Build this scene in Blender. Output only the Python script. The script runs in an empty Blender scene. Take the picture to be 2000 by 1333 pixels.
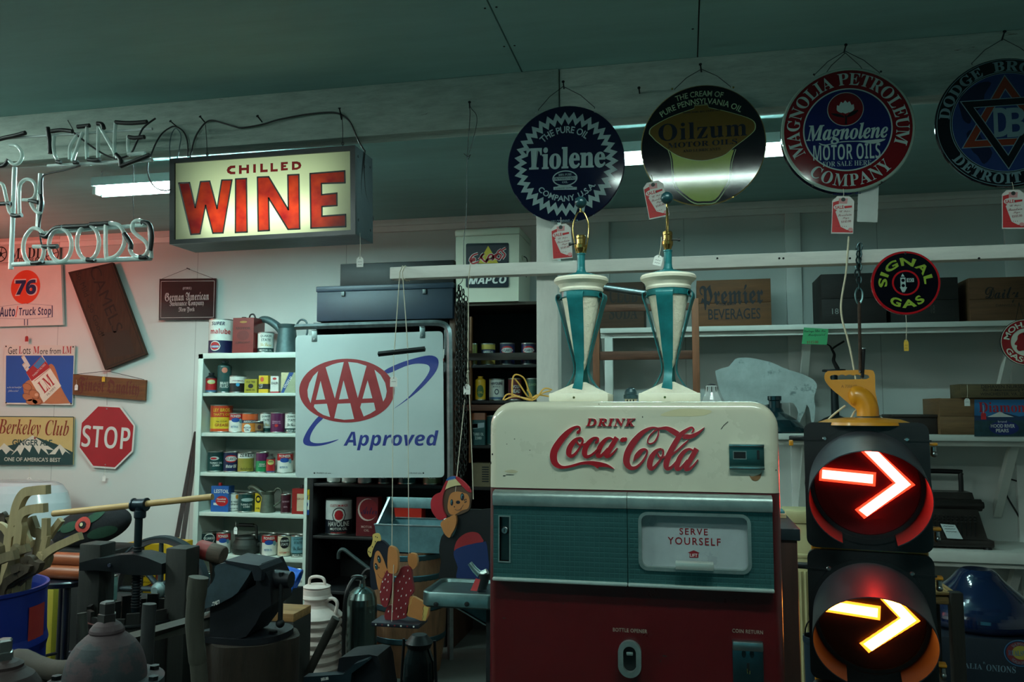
import bpy, bmesh, math, random
from mathutils import Vector, Matrix
random.seed(7)
PI = math.pi
SC = bpy.context.scene
COL = SC.collection

# ---------------------------------------------------------------- camera
FPX = 1600.0
YAW, PITCH, ROLL = math.radians(12.0), math.radians(4.8), math.radians(0.06)
EYE = Vector((0, 0, 1.47))
_f = Vector((-math.sin(YAW)*math.cos(PITCH), math.cos(YAW)*math.cos(PITCH), math.sin(PITCH)))
_r0 = Vector((math.cos(YAW), math.sin(YAW), 0)); _u0 = _r0.cross(_f)
_r = math.cos(ROLL)*_r0 + math.sin(ROLL)*_u0; _u = -math.sin(ROLL)*_r0 + math.cos(ROLL)*_u0
cam = bpy.data.cameras.new('camera'); cam.sensor_width = 36; cam.lens = 36*FPX/2000; cam.clip_start = 0.05
camo = bpy.data.objects.new('camera', cam); COL.objects.link(camo)
camo.matrix_world = Matrix(((_r.x, _u.x, -_f.x, EYE.x), (_r.y, _u.y, -_f.y, EYE.y), (_r.z, _u.z, -_f.z, EYE.z), (0, 0, 0, 1)))
SC.camera = camo

# ---------------------------------------------------------------- world, exposure
W = bpy.data.worlds.new('world'); SC.world = W; W.use_nodes = True
W.node_tree.nodes['Background'].inputs[0].default_value = (0.10, 0.34, 0.38, 1)
W.node_tree.nodes['Background'].inputs[1].default_value = 0.012
vs = SC.view_settings
vs.view_transform = 'Standard'; vs.look = 'None'; vs.gamma = 1.0; vs.use_curve_mapping = False
vs.exposure = 0.0
SC.cycles.use_denoising = True
SC.cycles.max_bounces = 6; SC.cycles.diffuse_bounces = 3; SC.cycles.glossy_bounces = 3; SC.cycles.transparent_max_bounces = 12
SC.cycles.sample_clamp_indirect = 4.0
FRONT_E = 66.0      # strength of the ceiling fixtures on the shop side
BACK_E = 30.0       # strength of the open tubes behind the beam
FILL_PANE_E = 0.4      # strength of the added teal fill panes, unseen behind the camera
NEON_W = 28.0       # watts of the red neon out of sight at the left

# ---------------------------------------------------------------- helpers
def at(px, py, Y):
    """the point of the plane y = Y that the photograph shows at pixel (px, py)"""
    d = _r*((px-1000)/FPX) + _u*((666.5-py)/FPX) + _f
    return EYE + d*((Y-EYE.y)/d.y)
def atz(px, py, Z):
    d = _r*((px-1000)/FPX) + _u*((666.5-py)/FPX) + _f
    return EYE + d*((Z-EYE.z)/d.z)
def rel(pts, Y, o):
    """pixel outline -> (x, z) in the plane y = Y, measured from o"""
    return [((at(a, b, Y)-o).x, (at(a, b, Y)-o).z) for a, b in pts]
def mpp(px, py, Y):
    return (at(px+1, py, Y)-at(px, py, Y)).length, (at(px, py+1, Y)-at(px, py, Y)).length
def lin(c):
    return tuple(((v/255)/12.92 if v/255 <= .04045 else ((v/255+.055)/1.055)**2.4) for v in c)
_mats = {}
def M(rgb, rough=.5, metal=0., var=.12, scale=9., bump=.0, coat=0., wear=None, spec=.5, name=None, stretch=None, trans=0.):
    """painted / metal / wooden surface: colour broken up by noise, optional worn patches of another colour, optional bump"""
    key = (tuple(rgb), rough, metal, var, scale, bump, coat, str(wear), spec, str(stretch), trans)
    if key in _mats: return _mats[key]
    m = bpy.data.materials.new(name or 'surface'); m.use_nodes = True
    nt = m.node_tree; N = nt.nodes; L = nt.links; b = N['Principled BSDF']
    tc = N.new('ShaderNodeTexCoord'); mp = N.new('ShaderNodeMapping'); L.new(tc.outputs['Object'], mp.inputs[0])
    if stretch: mp.inputs['Scale'].default_value = stretch
    nz = N.new('ShaderNodeTexNoise'); nz.inputs['Scale'].default_value = scale; nz.inputs['Detail'].default_value = 6
    nz.inputs['Roughness'].default_value = .65
    L.new(mp.outputs[0], nz.inputs['Vector'])
    c = lin(rgb)
    rp = N.new('ShaderNodeValToRGB'); L.new(nz.outputs['Fac'], rp.inputs[0])
    rp.color_ramp.elements[0].position = .3; rp.color_ramp.elements[1].position = .7
    rp.color_ramp.elements[0].color = (*[v*(1-var) for v in c], 1); rp.color_ramp.elements[1].color = (*[min(1, v*(1+var*.6)) for v in c], 1)
    col = rp.outputs[0]
    if wear:
        wc, th, ws = wear
        n2 = N.new('ShaderNodeTexNoise'); n2.inputs['Scale'].default_value = ws; n2.inputs['Detail'].default_value = 9; n2.inputs['Roughness'].default_value = .7
        L.new(mp.outputs[0], n2.inputs['Vector'])
        r2 = N.new('ShaderNodeValToRGB'); L.new(n2.outputs['Fac'], r2.inputs[0])
        r2.color_ramp.elements[0].position = th; r2.color_ramp.elements[1].position = min(1, th+.05)
        mx = N.new('ShaderNodeMixRGB'); L.new(r2.outputs[0], mx.inputs[0]); L.new(col, mx.inputs[1]); mx.inputs[2].default_value = (*lin(wc), 1)
        col = mx.outputs[0]
    L.new(col, b.inputs['Base Color'])
    rr = N.new('ShaderNodeMapRange'); L.new(nz.outputs['Fac'], rr.inputs[0]); rr.inputs[3].default_value = max(.03, rough-.08); rr.inputs[4].default_value = min(1, rough+.08)
    L.new(rr.outputs[0], b.inputs['Roughness'])
    b.inputs['Metallic'].default_value = metal; b.inputs['Specular IOR Level'].default_value = spec
    b.inputs['Coat Weight'].default_value = coat; b.inputs['Coat Roughness'].default_value = .08
    b.inputs['Transmission Weight'].default_value = trans
    if bump:
        bp = N.new('ShaderNodeBump'); bp.inputs['Strength'].default_value = bump; bp.inputs['Distance'].default_value = .01
        L.new(nz.outputs['Fac'], bp.inputs['Height']); L.new(bp.outputs[0], b.inputs['Normal'])
    _mats[key] = m
    return m
def WOOD(rgb, rough=.6, axis='x', var=.4, scale=6., bump=.25, coat=0.):
    st = {'x': (1, 9, 9), 'y': (9, 1, 9), 'z': (9, 9, 1)}[axis]
    return M(rgb, rough, 0, var, scale, bump, coat, None, .4, 'wood', st)
def METAL(rgb=(150, 158, 158), rough=.35, var=.2, scale=14., bump=0., wear=None):
    return M(rgb, rough, 1., var, scale, bump, 0, wear, .5, 'metal')
def EMIT(rgb, s, back=False):
    key = ('e', tuple(rgb), s)
    if key in _mats: return _mats[key]
    m = bpy.data.materials.new('lamp_light'); m.use_nodes = True
    b = m.node_tree.nodes['Principled BSDF']
    b.inputs['Base Color'].default_value = (*rgb, 1); b.inputs['Emission Color'].default_value = (*rgb, 1); b.inputs['Emission Strength'].default_value = s
    _mats[key] = m
    return m
def GLASS(tint=(220, 235, 232), alpha=.7, rough=.1):
    """thin clear glass: mostly see-through, with a sharp reflection"""
    key = ('g', tuple(tint), alpha, rough)
    if key in _mats: return _mats[key]
    m = bpy.data.materials.new('glass'); m.use_nodes = True
    nt = m.node_tree; N = nt.nodes; L = nt.links; b = N['Principled BSDF']; out = N['Material Output']
    b.inputs['Base Color'].default_value = (*lin(tint), 1); b.inputs['Roughness'].default_value = rough
    tr = N.new('ShaderNodeBsdfTransparent'); tr.inputs[0].default_value = (*lin(tint), 1)
    lw = N.new('ShaderNodeLayerWeight'); lw.inputs[0].default_value = .45
    mr = N.new('ShaderNodeMapRange'); L.new(lw.outputs['Facing'], mr.inputs[0]); mr.inputs[3].default_value = 1-alpha; mr.inputs[4].default_value = min(1., 1-alpha+.5)
    mx = N.new('ShaderNodeMixShader'); L.new(mr.outputs[0], mx.inputs[0]); L.new(tr.outputs[0], mx.inputs[1]); L.new(b.outputs[0], mx.inputs[2])
    L.new(mx.outputs[0], out.inputs[0])
    _mats[key] = m
    return m

_FONTS = {'sansb': (0x1D5D4, 0x1D5EE, 0x1D7EC), 'sans': (0x1D5A0, 0x1D5BA, 0x1D7E2), 'sansbi': (0x1D63C, 0x1D656, 0x1D7EC), 'serifb': (0x1D400, 0x1D41A, 0x1D7CE),
          'serifbi': (0x1D468, 0x1D482, 0x1D7CE), 'frak': (0x1D56C, 0x1D586, 0x1D7CE), 'script': (0x1D4D0, 0x1D4EA, 0x1D7CE)}
def styled(s, font):
    if font not in _FONTS: return s
    A, a, z = _FONTS[font]; o = ''
    for ch in s:
        if 'A' <= ch <= 'Z': o += chr(A+ord(ch)-65)
        elif 'a' <= ch <= 'z': o += chr(a+ord(ch)-97)
        elif '0' <= ch <= '9': o += chr(z+ord(ch)-48)
        else: o += ch
    return o
_tc = {}
def glyphs(s, font, bold=0., space=1., res=3):
    """lettering as flat polygons: (verts 2d, faces, x0, x1, z0, z1)"""
    key = (s, font, bold, space, res)
    if key in _tc: return _tc[key]
    c = bpy.data.curves.new('lettering', 'FONT'); c.body = styled(s, font); c.resolution_u = res; c.offset = bold; c.space_character = space
    o = bpy.data.objects.new('lettering', c)
    me = o.to_mesh()
    v = [(p.co.x, p.co.y) for p in me.vertices]; fs = [tuple(p.vertices) for p in me.polygons]
    o.to_mesh_clear(); bpy.data.objects.remove(o); bpy.data.curves.remove(c)
    xs = [p[0] for p in v] or [0, 1]; zs = [p[1] for p in v] or [0, 1]
    _tc[key] = (v, fs, min(xs), max(xs), min(zs), max(zs))
    return _tc[key]

def spline(pts, n=6, closed=False):
    """Catmull-Rom through pts (any dimension)"""
    out = []; k = len(pts)
    rng = range(k if closed else k-1)
    g = (lambda i: pts[i % k]) if closed else (lambda i: pts[max(0, min(k-1, i))])
    for i in rng:
        p0, p1, p2, p3 = g(i-1), g(i), g(i+1), g(i+2)
        for j in range(n):
            t = j/n
            out.append(tuple(.5*((2*b)+(-a+c)*t+(2*a-5*b+4*c-d)*t*t+(-a+3*b-3*c+d)*t**3) for a, b, c, d in zip(p0, p1, p2, p3)))
    if not closed: out.append(tuple(pts[-1]))
    return out
def ell(cx, cz, a, b, n=40, a0=0, a1=2*PI):
    full = abs(a1-a0-2*PI) < 1e-6
    k = n if full else n+1
    return [(cx+a*math.cos(a0+(a1-a0)*i/n), cz+b*math.sin(a0+(a1-a0)*i/n)) for i in range(k)]
def rrect(x0, x1, z0, z1, r, n=5):
    o = []
    for cx, cz, a in ((x1-r, z1-r, 0), (x0+r, z1-r, PI/2), (x0+r, z0+r, PI), (x1-r, z0+r, 1.5*PI)):
        o += [(cx+r*math.cos(a+PI/2*i/n), cz+r*math.sin(a+PI/2*i/n)) for i in range(n+1)]
    return o
def rot2(p, a, c=(0, 0)):
    x, z = p[0]-c[0], p[1]-c[1]
    return (c[0]+x*math.cos(a)-z*math.sin(a), c[1]+x*math.sin(a)+z*math.cos(a))

class MB:
    """collects shapes and becomes ONE mesh object. Local axes: x right, y away from the viewer, z up."""
    def __init__(s): s.v = []; s.f = []; s.m = []; s.mats = []; s.X = None; s.warp = None
    def mi(s, m):
        if m not in s.mats: s.mats.append(m)
        return s.mats.index(m)
    def add(s, vs, fs, m):
        k = len(s.v); i = s.mi(m)
        for p in vs:
            p = Vector(p)
            if s.warp: p = Vector(s.warp(p))
            if s.X is not None: p = s.X @ p
            s.v.append(p)
        for f in fs: s.f.append(tuple(k+j for j in f)); s.m.append(i)
        return s
    def flat(s, pts, y, m):
        """outline in x,z facing the viewer at depth y"""
        a = sum(pts[i-1][0]*pts[i][1]-pts[i][0]*pts[i-1][1] for i in range(len(pts)))
        if a < 0: pts = pts[::-1]
        return s.add([(p[0], y, p[1]) for p in pts], [tuple(range(len(pts)))], m)
    def prism(s, pts, y0, y1, m, side=None):
        a = sum(pts[i-1][0]*pts[i][1]-pts[i][0]*pts[i-1][1] for i in range(len(pts)))
        if a < 0: pts = pts[::-1]
        n = len(pts)
        s.add([(p[0], y0, p[1]) for p in pts], [tuple(range(n))], m)
        s.add([(p[0], y1, p[1]) for p in pts], [tuple(range(n))[::-1]], side or m)
        s.add([(p[0], y0, p[1]) for p in pts]+[(p[0], y1, p[1]) for p in pts], [(i, i+n, (i+1) % n+n, (i+1) % n) for i in range(n)], side or m)
        return s
    def ring(s, po, pi, y, m):
        n = len(po)
        return s.add([(p[0], y, p[1]) for p in po]+[(p[0], y, p[1]) for p in pi], [(i, (i+1) % n, (i+1) % n+n, i+n) for i in range(n)], m)
    def ringprism(s, po, pi, y0, y1, m):
        n = len(po)
        V = [(p[0], y0, p[1]) for p in po]+[(p[0], y0, p[1]) for p in pi]+[(p[0], y1, p[1]) for p in po]+[(p[0], y1, p[1]) for p in pi]
        Fs = []
        for i in range(n):
            j = (i+1) % n
            Fs += [(i, j, j+n, i+n), (i+2*n, i+3*n, j+3*n, j+2*n), (i, i+2*n, j+2*n, j), (i+n, j+n, j+3*n, i+3*n)]
        return s.add(V, Fs, m)
    def box(s, x0, x1, y0, y1, z0, z1, m, b=0.):
        bm = bmesh.new(); bmesh.ops.create_cube(bm, size=1)
        for v in bm.verts: v.co = Vector(((x0+x1)/2+v.co.x*(x1-x0), (y0+y1)/2+v.co.y*(y1-y0), (z0+z1)/2+v.co.z*(z1-z0)))
        if b: bmesh.ops.bevel(bm, geom=bm.edges[:], offset=b, segments=2, affect='EDGES', profile=.5)
        s.bm(bm, m); return s
    def bm(s, bm, m):
        bm.verts.index_update()
        s.add([v.co for v in bm.verts], [tuple(v.index for v in f.verts) for f in bm.faces], m); bm.free()
    def tube(s, pts, r, m, seg=8, caps=True, closed=False, flatten=None):
        pts = [Vector(p) for p in pts]; n = len(pts)
        rs = r if isinstance(r, (list, tuple)) else [r]*n
        V = []; nrm = None
        for i in range(n):
            a = pts[i-1] if (i > 0 or closed) else pts[i]; c = pts[(i+1) % n] if (i < n-1 or closed) else pts[i]
            t = (c-a); t = t.normalized() if t.length > 1e-9 else Vector((0, 0, 1))
            if nrm is None:
                nrm = t.cross(Vector((0, 1, 0)));
                if nrm.length < .1: nrm = t.cross(Vector((1, 0, 0)))
            nrm = (nrm-t*nrm.dot(t)).normalized(); bn = t.cross(nrm)
            for k in range(seg):
                q = 2*PI*k/seg
                e = 1. if flatten is None else flatten
                V.append(pts[i]+nrm*(rs[i]*math.cos(q))+bn*(rs[i]*e*math.sin(q)))
        Fs = []
        for i in range(n if closed else n-1):
            j = (i+1) % n
            for k in range(seg): Fs.append((i*seg+k, i*seg+(k+1) % seg, j*seg+(k+1) % seg, j*seg+k))
        if caps and not closed: Fs += [tuple(range(seg))[::-1], tuple((n-1)*seg+k for k in range(seg))]
        return s.add(V, Fs, m)
    def lathe(s, prof, m, seg=28, c=(0, 0, 0), axis='z', a0=0., a1=2*PI, mats=None):
        """prof: (radius, height) from bottom to top; mats: one material per band"""
        full = abs(a1-a0-2*PI) < 1e-6; k = seg if full else seg+1
        P = []
        for r, h in prof:
            row = []
            for i in range(k):
                q = a0+(a1-a0)*i/seg
                p = (r*math.cos(q), r*math.sin(q), h) if axis == 'z' else ((r*math.sin(q), -h, r*math.cos(q)) if axis == 'y' else (h, r*math.cos(q), r*math.sin(q)))
                row.append((p[0]+c[0], p[1]+c[1], p[2]+c[2]))
            P.append(row)
        for j in range(len(prof)-1):
            mm = mats[j] if mats else m
            V = P[j]+P[j+1]
            s.add(V, [(i, (i+1) % k, (i+1) % k+k, i+k) for i in range(k if full else k-1)], mm)
        if full:
            if prof[0][0] > 1e-5: s.add(P[0], [tuple(range(k))[::-1]], mats[0] if mats else m)
            if prof[-1][0] > 1e-5: s.add(P[-1], [tuple(range(k))], mats[-1] if mats else m)
        return s
    def cyl(s, p0, p1, r, m, seg=16, r1=None):
        return s.tube([p0, p1], [r, r if r1 is None else r1], m, seg)
    def sphere(s, c, r, m, u=20, v=12, sc=(1, 1, 1)):
        bm = bmesh.new(); bmesh.ops.create_uvsphere(bm, u_segments=u, v_segments=v, radius=r)
        for w in bm.verts: w.co = Vector((w.co.x*sc[0]+c[0], w.co.y*sc[1]+c[1], w.co.z*sc[2]+c[2]))
        s.bm(bm, m); return s
    def stroke(s, pts, w, y, m, w1=None):
        """flat painted line; w a number or one width per point"""
        n = len(pts); ws = w if isinstance(w, (list, tuple)) else [w]*n
        A = []; B = []
        for i in range(n):
            a = pts[max(0, i-1)]; c = pts[min(n-1, i+1)]
            dx, dz = c[0]-a[0], c[1]-a[1]; l = math.hypot(dx, dz) or 1
            A.append((pts[i][0]-dz/l*ws[i]/2, y, pts[i][1]+dx/l*ws[i]/2)); B.append((pts[i][0]+dz/l*ws[i]/2, y, pts[i][1]-dx/l*ws[i]/2))
        return s.add(A+B, [(i, i+n, i+1+n, i+1) for i in range(n-1)], m)
    def text(s, t, font, cx, cz, w, h, y, m, rot=0., shear=0., bold=0., arc=None, depth=0., space=1., cyl=None, res=3, fn=None):
        """lettering stretched to w x h around (cx, cz). arc=(R, angle): along a circle round (cx, cz), R<0 for text that hangs inside the bottom. cyl=R: wrapped on a can."""
        v, fs, x0, x1, z0, z1 = glyphs(t, font, bold, space, res)
        sx = w/max(1e-6, x1-x0); sz = h/max(1e-6, z1-z0)
        out = []
        for a, b in v:
            x = (a-(x0+x1)/2)*sx; z = (b-(z0+z1)/2)*sz
            x += shear*z
            if fn: x, z = fn(x, z)
            if arc:
                R, ang = arc
                if R > 0: q = PI/2+ang-x/R; rr = R+z; out.append((cx+rr*math.cos(q), y, cz+rr*math.sin(q)))
                else: q = -PI/2+ang+x/-R; rr = -R-z; out.append((cx+rr*math.cos(q), y, cz+rr*math.sin(q)))
                continue
            if rot: x, z = rot2((x, z), rot)
            x += cx; z += cz
            if cyl: out.append((cyl*math.sin(x/cyl), -cyl*math.cos(x/cyl), z))
            else: out.append((x, y, z))
        # faces toward -y
        good = []
        for f in fs:
            p = [out[i] for i in f]
            good.append(tuple(f))
        s.add(out, good, m)
        if depth:
            edges = {}
            for f in fs:
                for i in range(len(f)):
                    e = (f[i], f[(i+1) % len(f)]); r = (e[1], e[0])
                    if r in edges: del edges[r]
                    else: edges[e] = 1
            k = len(out)
            s.add(out+[(p[0], p[1]+depth, p[2]) for p in out], [(e[0], e[0]+k, e[1]+k, e[1]) for e in edges], m)
        return s
    def build(s, name, parent=None, loc=None, rot=None, sharp=38, smooth=True):
        me = bpy.data.meshes.new(name); me.from_pydata([tuple(p) for p in s.v], [], s.f)
        for m in s.mats: me.materials.append(m)
        me.polygons.foreach_set('material_index', s.m)
        me.validate()
        if smooth:
            me.polygons.foreach_set('use_smooth', [True]*len(me.polygons))
            me.set_sharp_from_angle(angle=math.radians(sharp))
        o = bpy.data.objects.new(name, me); COL.objects.link(o)
        if parent is not None: o.parent = parent
        if loc is not None: o.location = loc
        if rot is not None: o.rotation_euler = rot
        return o
def tag(o, label, cat, group=None):
    o['label'] = label; o['category'] = cat
    if group: o['group'] = group
    return o
def thing(name, label, cat, loc, rot=(0, 0, 0), group=None):
    o = bpy.data.objects.new(name, None); COL.objects.link(o); o.location = loc; o.rotation_euler = rot; o.empty_display_size = .05
    return tag(o, label, cat, group)
def struct(mb, name, loc=None):
    o = mb.build(name, None, loc); o['kind'] = 'structure'; return o
def dup(root, loc, label, rot=None):
    r = root.copy(); COL.objects.link(r); r.location = loc; r['label'] = label
    if rot is not None: r.rotation_euler = rot
    for ch in root.children:
        c = ch.copy(); COL.objects.link(c); c.parent = r
        for g in ch.children:
            d = g.copy(); COL.objects.link(d); d.parent = c
    return r

# common materials
WHITE = M((225, 226, 220), .55, var=.06, scale=5)
CREAM = M((232, 224, 196), .3, var=.05, scale=4, coat=.4)
BLACK = M((12, 13, 15), .5, var=.3)
NAVY = M((16, 22, 58), .25, var=.1, coat=.5)
RED = M((170, 18, 28), .35, var=.1)
WHITEP = M((228, 230, 226), .3, var=.04, coat=.3)
IRON = M((26, 30, 33), .55, .6, .4, 18, .3)
STEEL = METAL((165, 172, 172), .3)
GALV = METAL((150, 160, 162), .42, .3, 22)
BRASS = METAL((190, 160, 95), .25)
WIRE = M((14, 15, 16), .5)
STRING = M((206, 200, 180), .8, var=.1)
INK = M((25, 26, 30), .5, var=.05)
TAGW = M((232, 232, 226), .7, var=.03)
# ================================================================ the room
WALLY, CEIL = 5.5, 2.83
wallm = M((206, 206, 200), .6, var=.05, scale=3, bump=.04)
def boards(rgb, rough, width, dx=1, wear=None):
    """painted sheet panelling with shallow vertical grooves every `width` metres"""
    m = bpy.data.materials.new('panelling'); m.use_nodes = True
    nt = m.node_tree; N = nt.nodes; L = nt.links; b = N['Principled BSDF']
    tc = N.new('ShaderNodeTexCoord'); sx = N.new('ShaderNodeSeparateXYZ'); L.new(tc.outputs['Object'], sx.inputs[0])
    mo = N.new('ShaderNodeMath'); mo.operation = 'PINGPONG'; L.new(sx.outputs[0], mo.inputs[0]); mo.inputs[1].default_value = width
    lt = N.new('ShaderNodeMath'); lt.operation = 'LESS_THAN'; L.new(mo.outputs[0], lt.inputs[0]); lt.inputs[1].default_value = .0025
    nz = N.new('ShaderNodeTexNoise'); nz.inputs['Scale'].default_value = 2.5; nz.inputs['Detail'].default_value = 7; L.new(tc.outputs['Object'], nz.inputs['Vector'])
    c = lin(rgb); rp = N.new('ShaderNodeValToRGB'); L.new(nz.outputs[0], rp.inputs[0])
    rp.color_ramp.elements[0].color = (*[v*.9 for v in c], 1); rp.color_ramp.elements[1].color = (*[min(1, v*1.05) for v in c], 1)
    mx = N.new('ShaderNodeMixRGB'); L.new(lt.outputs[0], mx.inputs[0]); L.new(rp.outputs[0], mx.inputs[1]); mx.inputs[2].default_value = (*[v*.6 for v in c], 1)
    L.new(mx.outputs[0], b.inputs['Base Color']); b.inputs['Roughness'].default_value = rough
    bp = N.new('ShaderNodeBump'); bp.inputs['Strength'].default_value = .3; bp.inputs['Distance'].default_value = .004; bp.invert = True
    L.new(lt.outputs[0], bp.inputs['Height']); L.new(bp.outputs[0], b.inputs['Normal'])
    return m
struct(MB().box(-6.2, 3.4, WALLY, WALLY+.1, 0, CEIL+.05, boards((204, 208, 203), .6, .6)), 'wall_back')
struct(MB().box(-6.3, -6.2, -3, WALLY+.1, 0, CEIL+.05, wallm), 'wall_left')
struct(MB().box(3.4, 3.5, -3, WALLY+.1, 0, CEIL+.05, wallm), 'wall_right')
struct(MB().box(-6.3, 3.5, -3.1, -3, 0, CEIL+.05, M((70, 72, 70), .7)), 'wall_front')
for i, x in enumerate((-3.6, -.6)):    # added window-shaped panes, unseen behind the camera, glowing teal to fill the shadows
    w = MB(); w.ringprism([(x, .8), (x+2.4, .8), (x+2.4, 2.4), (x, 2.4)], [(x+.06, .86), (x+2.34, .86), (x+2.34, 2.34), (x+.06, 2.34)], -3.0, -2.95, WHITE)
    for k in (.8, 1.6): w.box(x+k-.015, x+k+.015, -2.99, -2.965, .86, 2.34, WHITE)
    w.add([(x+.06, -2.985, .86), (x+2.34, -2.985, .86), (x+2.34, -2.985, 2.34), (x+.06, -2.985, 2.34)], [(3, 2, 1, 0)], EMIT((.10, .62, .70), FILL_PANE_E)); struct(w, 'window_%d' % (i+1))
struct(MB().box(-6.3, 3.5, -3.1, WALLY+.1, -.1, 0, M((58, 56, 52), .7, var=.3, scale=3)), 'floor')
# ceiling sheets: painted boards laid across, with open joints
cm = M((146, 188, 184), .65, var=.1, scale=2.2, bump=.05, stretch=(1, 6, 1))
c = MB(); c.box(-6.3, 3.5, -3.1, WALLY+.1, CEIL+.02, CEIL+.1, M((40, 40, 38), .8))
j1 = atz(1012, 125, CEIL).x; j2 = atz(1363, 95, CEIL).x
c.box(-6.3, j1-.003, -3.1, 3.4, CEIL, CEIL+.02, cm); c.box(j1+.003, j2-.0025, -3.1, 3.4, CEIL, CEIL+.02, cm); c.box(j2+.0025, 3.5, -3.1, 3.4, CEIL, CEIL+.02, cm)
c.box(-6.3, 3.5, 3.4, WALLY+.1, CEIL, CEIL+.02, cm)
for jx, s in ((j1, -1), (j2, -1), (j1, 1)):
    for y in (2.0, 2.3, 2.6, 2.9): c.cyl((jx+s*.02, y, CEIL-.0015), (jx+s*.02, y, CEIL), .004, IRON, 8)
struct(c, 'ceiling')
# crown strip where wall meets ceiling, uprights on the wall
t = MB(); t.box(-6.2, 3.4, WALLY-.025, WALLY, CEIL-.09, CEIL, WHITE, .004); t.box(-6.2, 3.4, WALLY-.04, WALLY, CEIL-.05, CEIL-.03, WHITE); struct(t, 'trim_1')
for i, (a, b_) in enumerate(((1120, 1190), (1533, 1563), (1960, 2000))):
    x0 = at(a, 480, WALLY).x; x1 = at(b_, 480, WALLY).x
    struct(MB().box(x0, x1, WALLY-.03, WALLY, 0, CEIL-.09, WHITE, .004), 'trim_%d' % (i+2))
# the rough sawn beam under the ceiling, in two lengths that meet over the post
bm_ = M((160, 172, 162), .85, var=.25, scale=7, bump=.5, stretch=(1.2, 5, 5), wear=((110, 108, 98), .66, 5))
BY0, BY1, BZ = 3.14, 3.235, 2.61
jx = at(1092, 170, BY0).x
beam = MB()
beam.box(-6.2, jx-.002, BY0, BY1, BZ, CEIL, bm_, .004); beam.box(jx+.002, 3.4, BY0+.004, BY1, BZ, CEIL, bm_, .004)
o = struct(beam, 'beam')
# wire nails half driven into the beam
for i, (px, py, tip) in enumerate(((666, 237, (663, 212)), (402, 243, (391, 228)), (512, 240, (503, 227)), (345, 248, (333, 237)), (916, 212, (917, 200)), (1101, 173, (1100, 160)), (1370, 140, (1368, 126)), (1649, 102, (1652, 88)), (1958, 78, (1962, 62)), (1249, 182, (1248, 172)))):
    p = at(px, py, BY0); q = at(tip[0], tip[1], BY0-.035)
    n = MB(); n.cyl(p+Vector((0, .01, 0)), q, .0028, IRON, 8); n.cyl(q, q+(q-p).normalized()*.002, .006, IRON, 10)
    o = n.build('nail')
    tag(o, 'bent nail in the rough beam, ' + ['right one holding the wine box', 'left one holding the wine box', 'bare one above the wine box', 'one under the black cable left of the wine box', 'one with a long looped wire', 'one holding the navy sign with zigzag ring', 'one holding the black sign with brown cap panel', 'one holding the red ringed blue sign', 'one holding the star sign', 'bare one between the two leftmost round signs'][i], 'nail')
# square post under the beam joint
pm = M((214, 214, 206), .7, var=.12, scale=6, bump=.15, stretch=(4, 4, 1), wear=((150, 148, 138), .72, 9))
px0 = at(1049, 600, 3.16).x; px1 = at(1091, 600, 3.16).x
post = MB(); post.box(px0, px1, 3.145, 3.23, 0, BZ, pm, .004); struct(post, 'trim_5')
# white rail nailed across the post
RY = 3.09
RZT = at(1400, 498.5, RY).z; RZB = at(1400, 523.5, RY).z
rail = MB(); rail.box(at(761, 535, RY).x, 3.38, RY, RY+.055, RZB, RZT, M((222, 222, 214), .6, var=.1, scale=8, bump=.1, stretch=(1, 6, 6), wear=((140, 138, 128), .74, 14)), .003)
for px in (960, 1401, 1522, 1530, 1660, 1912): 
    p = at(px, 505, RY); rail.cyl((p.x, RY-.002, p.z), (p.x, RY, p.z), .004, IRON, 8)
o = rail.build('hanging_rail'); tag(o, 'long white wooden rail running level behind the two lamps', 'rail')

# ================================================================ ceiling lights
HOOD = M((190, 198, 196), .4)
def tube_light(x0, x1, y, z, label, k=1.):
    TUBE = EMIT((.58, 1., .97), BACK_E*k)
    r = thing('tube_light', label, 'light', ((x0+x1)/2, y, z), group='open fluorescent tubes behind the beam')
    h = (x1-x0)/2
    b = MB(); b.prism([(-h, 0), (h, 0), (h, .05), (-h, .05)], -.035, .035, HOOD); b.box(-h, h, .058, .061, -.041, .03, HOOD); b.box(-h, h, .03, .061, .027, .03, HOOD); b.build('housing', r)
    MB().tube([(-h+.02, 0, -.022), (h-.02, 0, -.022)], .017, TUBE, 12).build('tube', r)
    for s in (-1, 1): MB().box(s*(h-.012)-.012, s*(h-.012)+.012, -.022, .022, -.046, 0, WHITE, .003).build('tube_socket', r)
    for s in (-1, 1):
        ch = MB()
        for k in range(4): ch.tube([(s*h*.93+.004*math.cos(q)*(k % 2), .004*math.cos(q)*((k+1) % 2), .055+k*.014+.01*math.sin(q)) for q in [2*PI*i/8 for i in range(8)]], .0014, STEEL, 5, closed=True)
        ch.build('hanging_chain', r)
    return r
LY, LZ = 4.0, 2.735
xL = at(186, 357, LY).x
tube_light(xL, xL+1.2, LY, LZ, 'open fluorescent tube glowing left of the lit wine box', 8.5)
xR = at(1140, 300, LY).x; tube_light(xR, xR+1.2, LY, LZ, 'open fluorescent tube glimpsed either side of the black round sign', 2.6)
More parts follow.
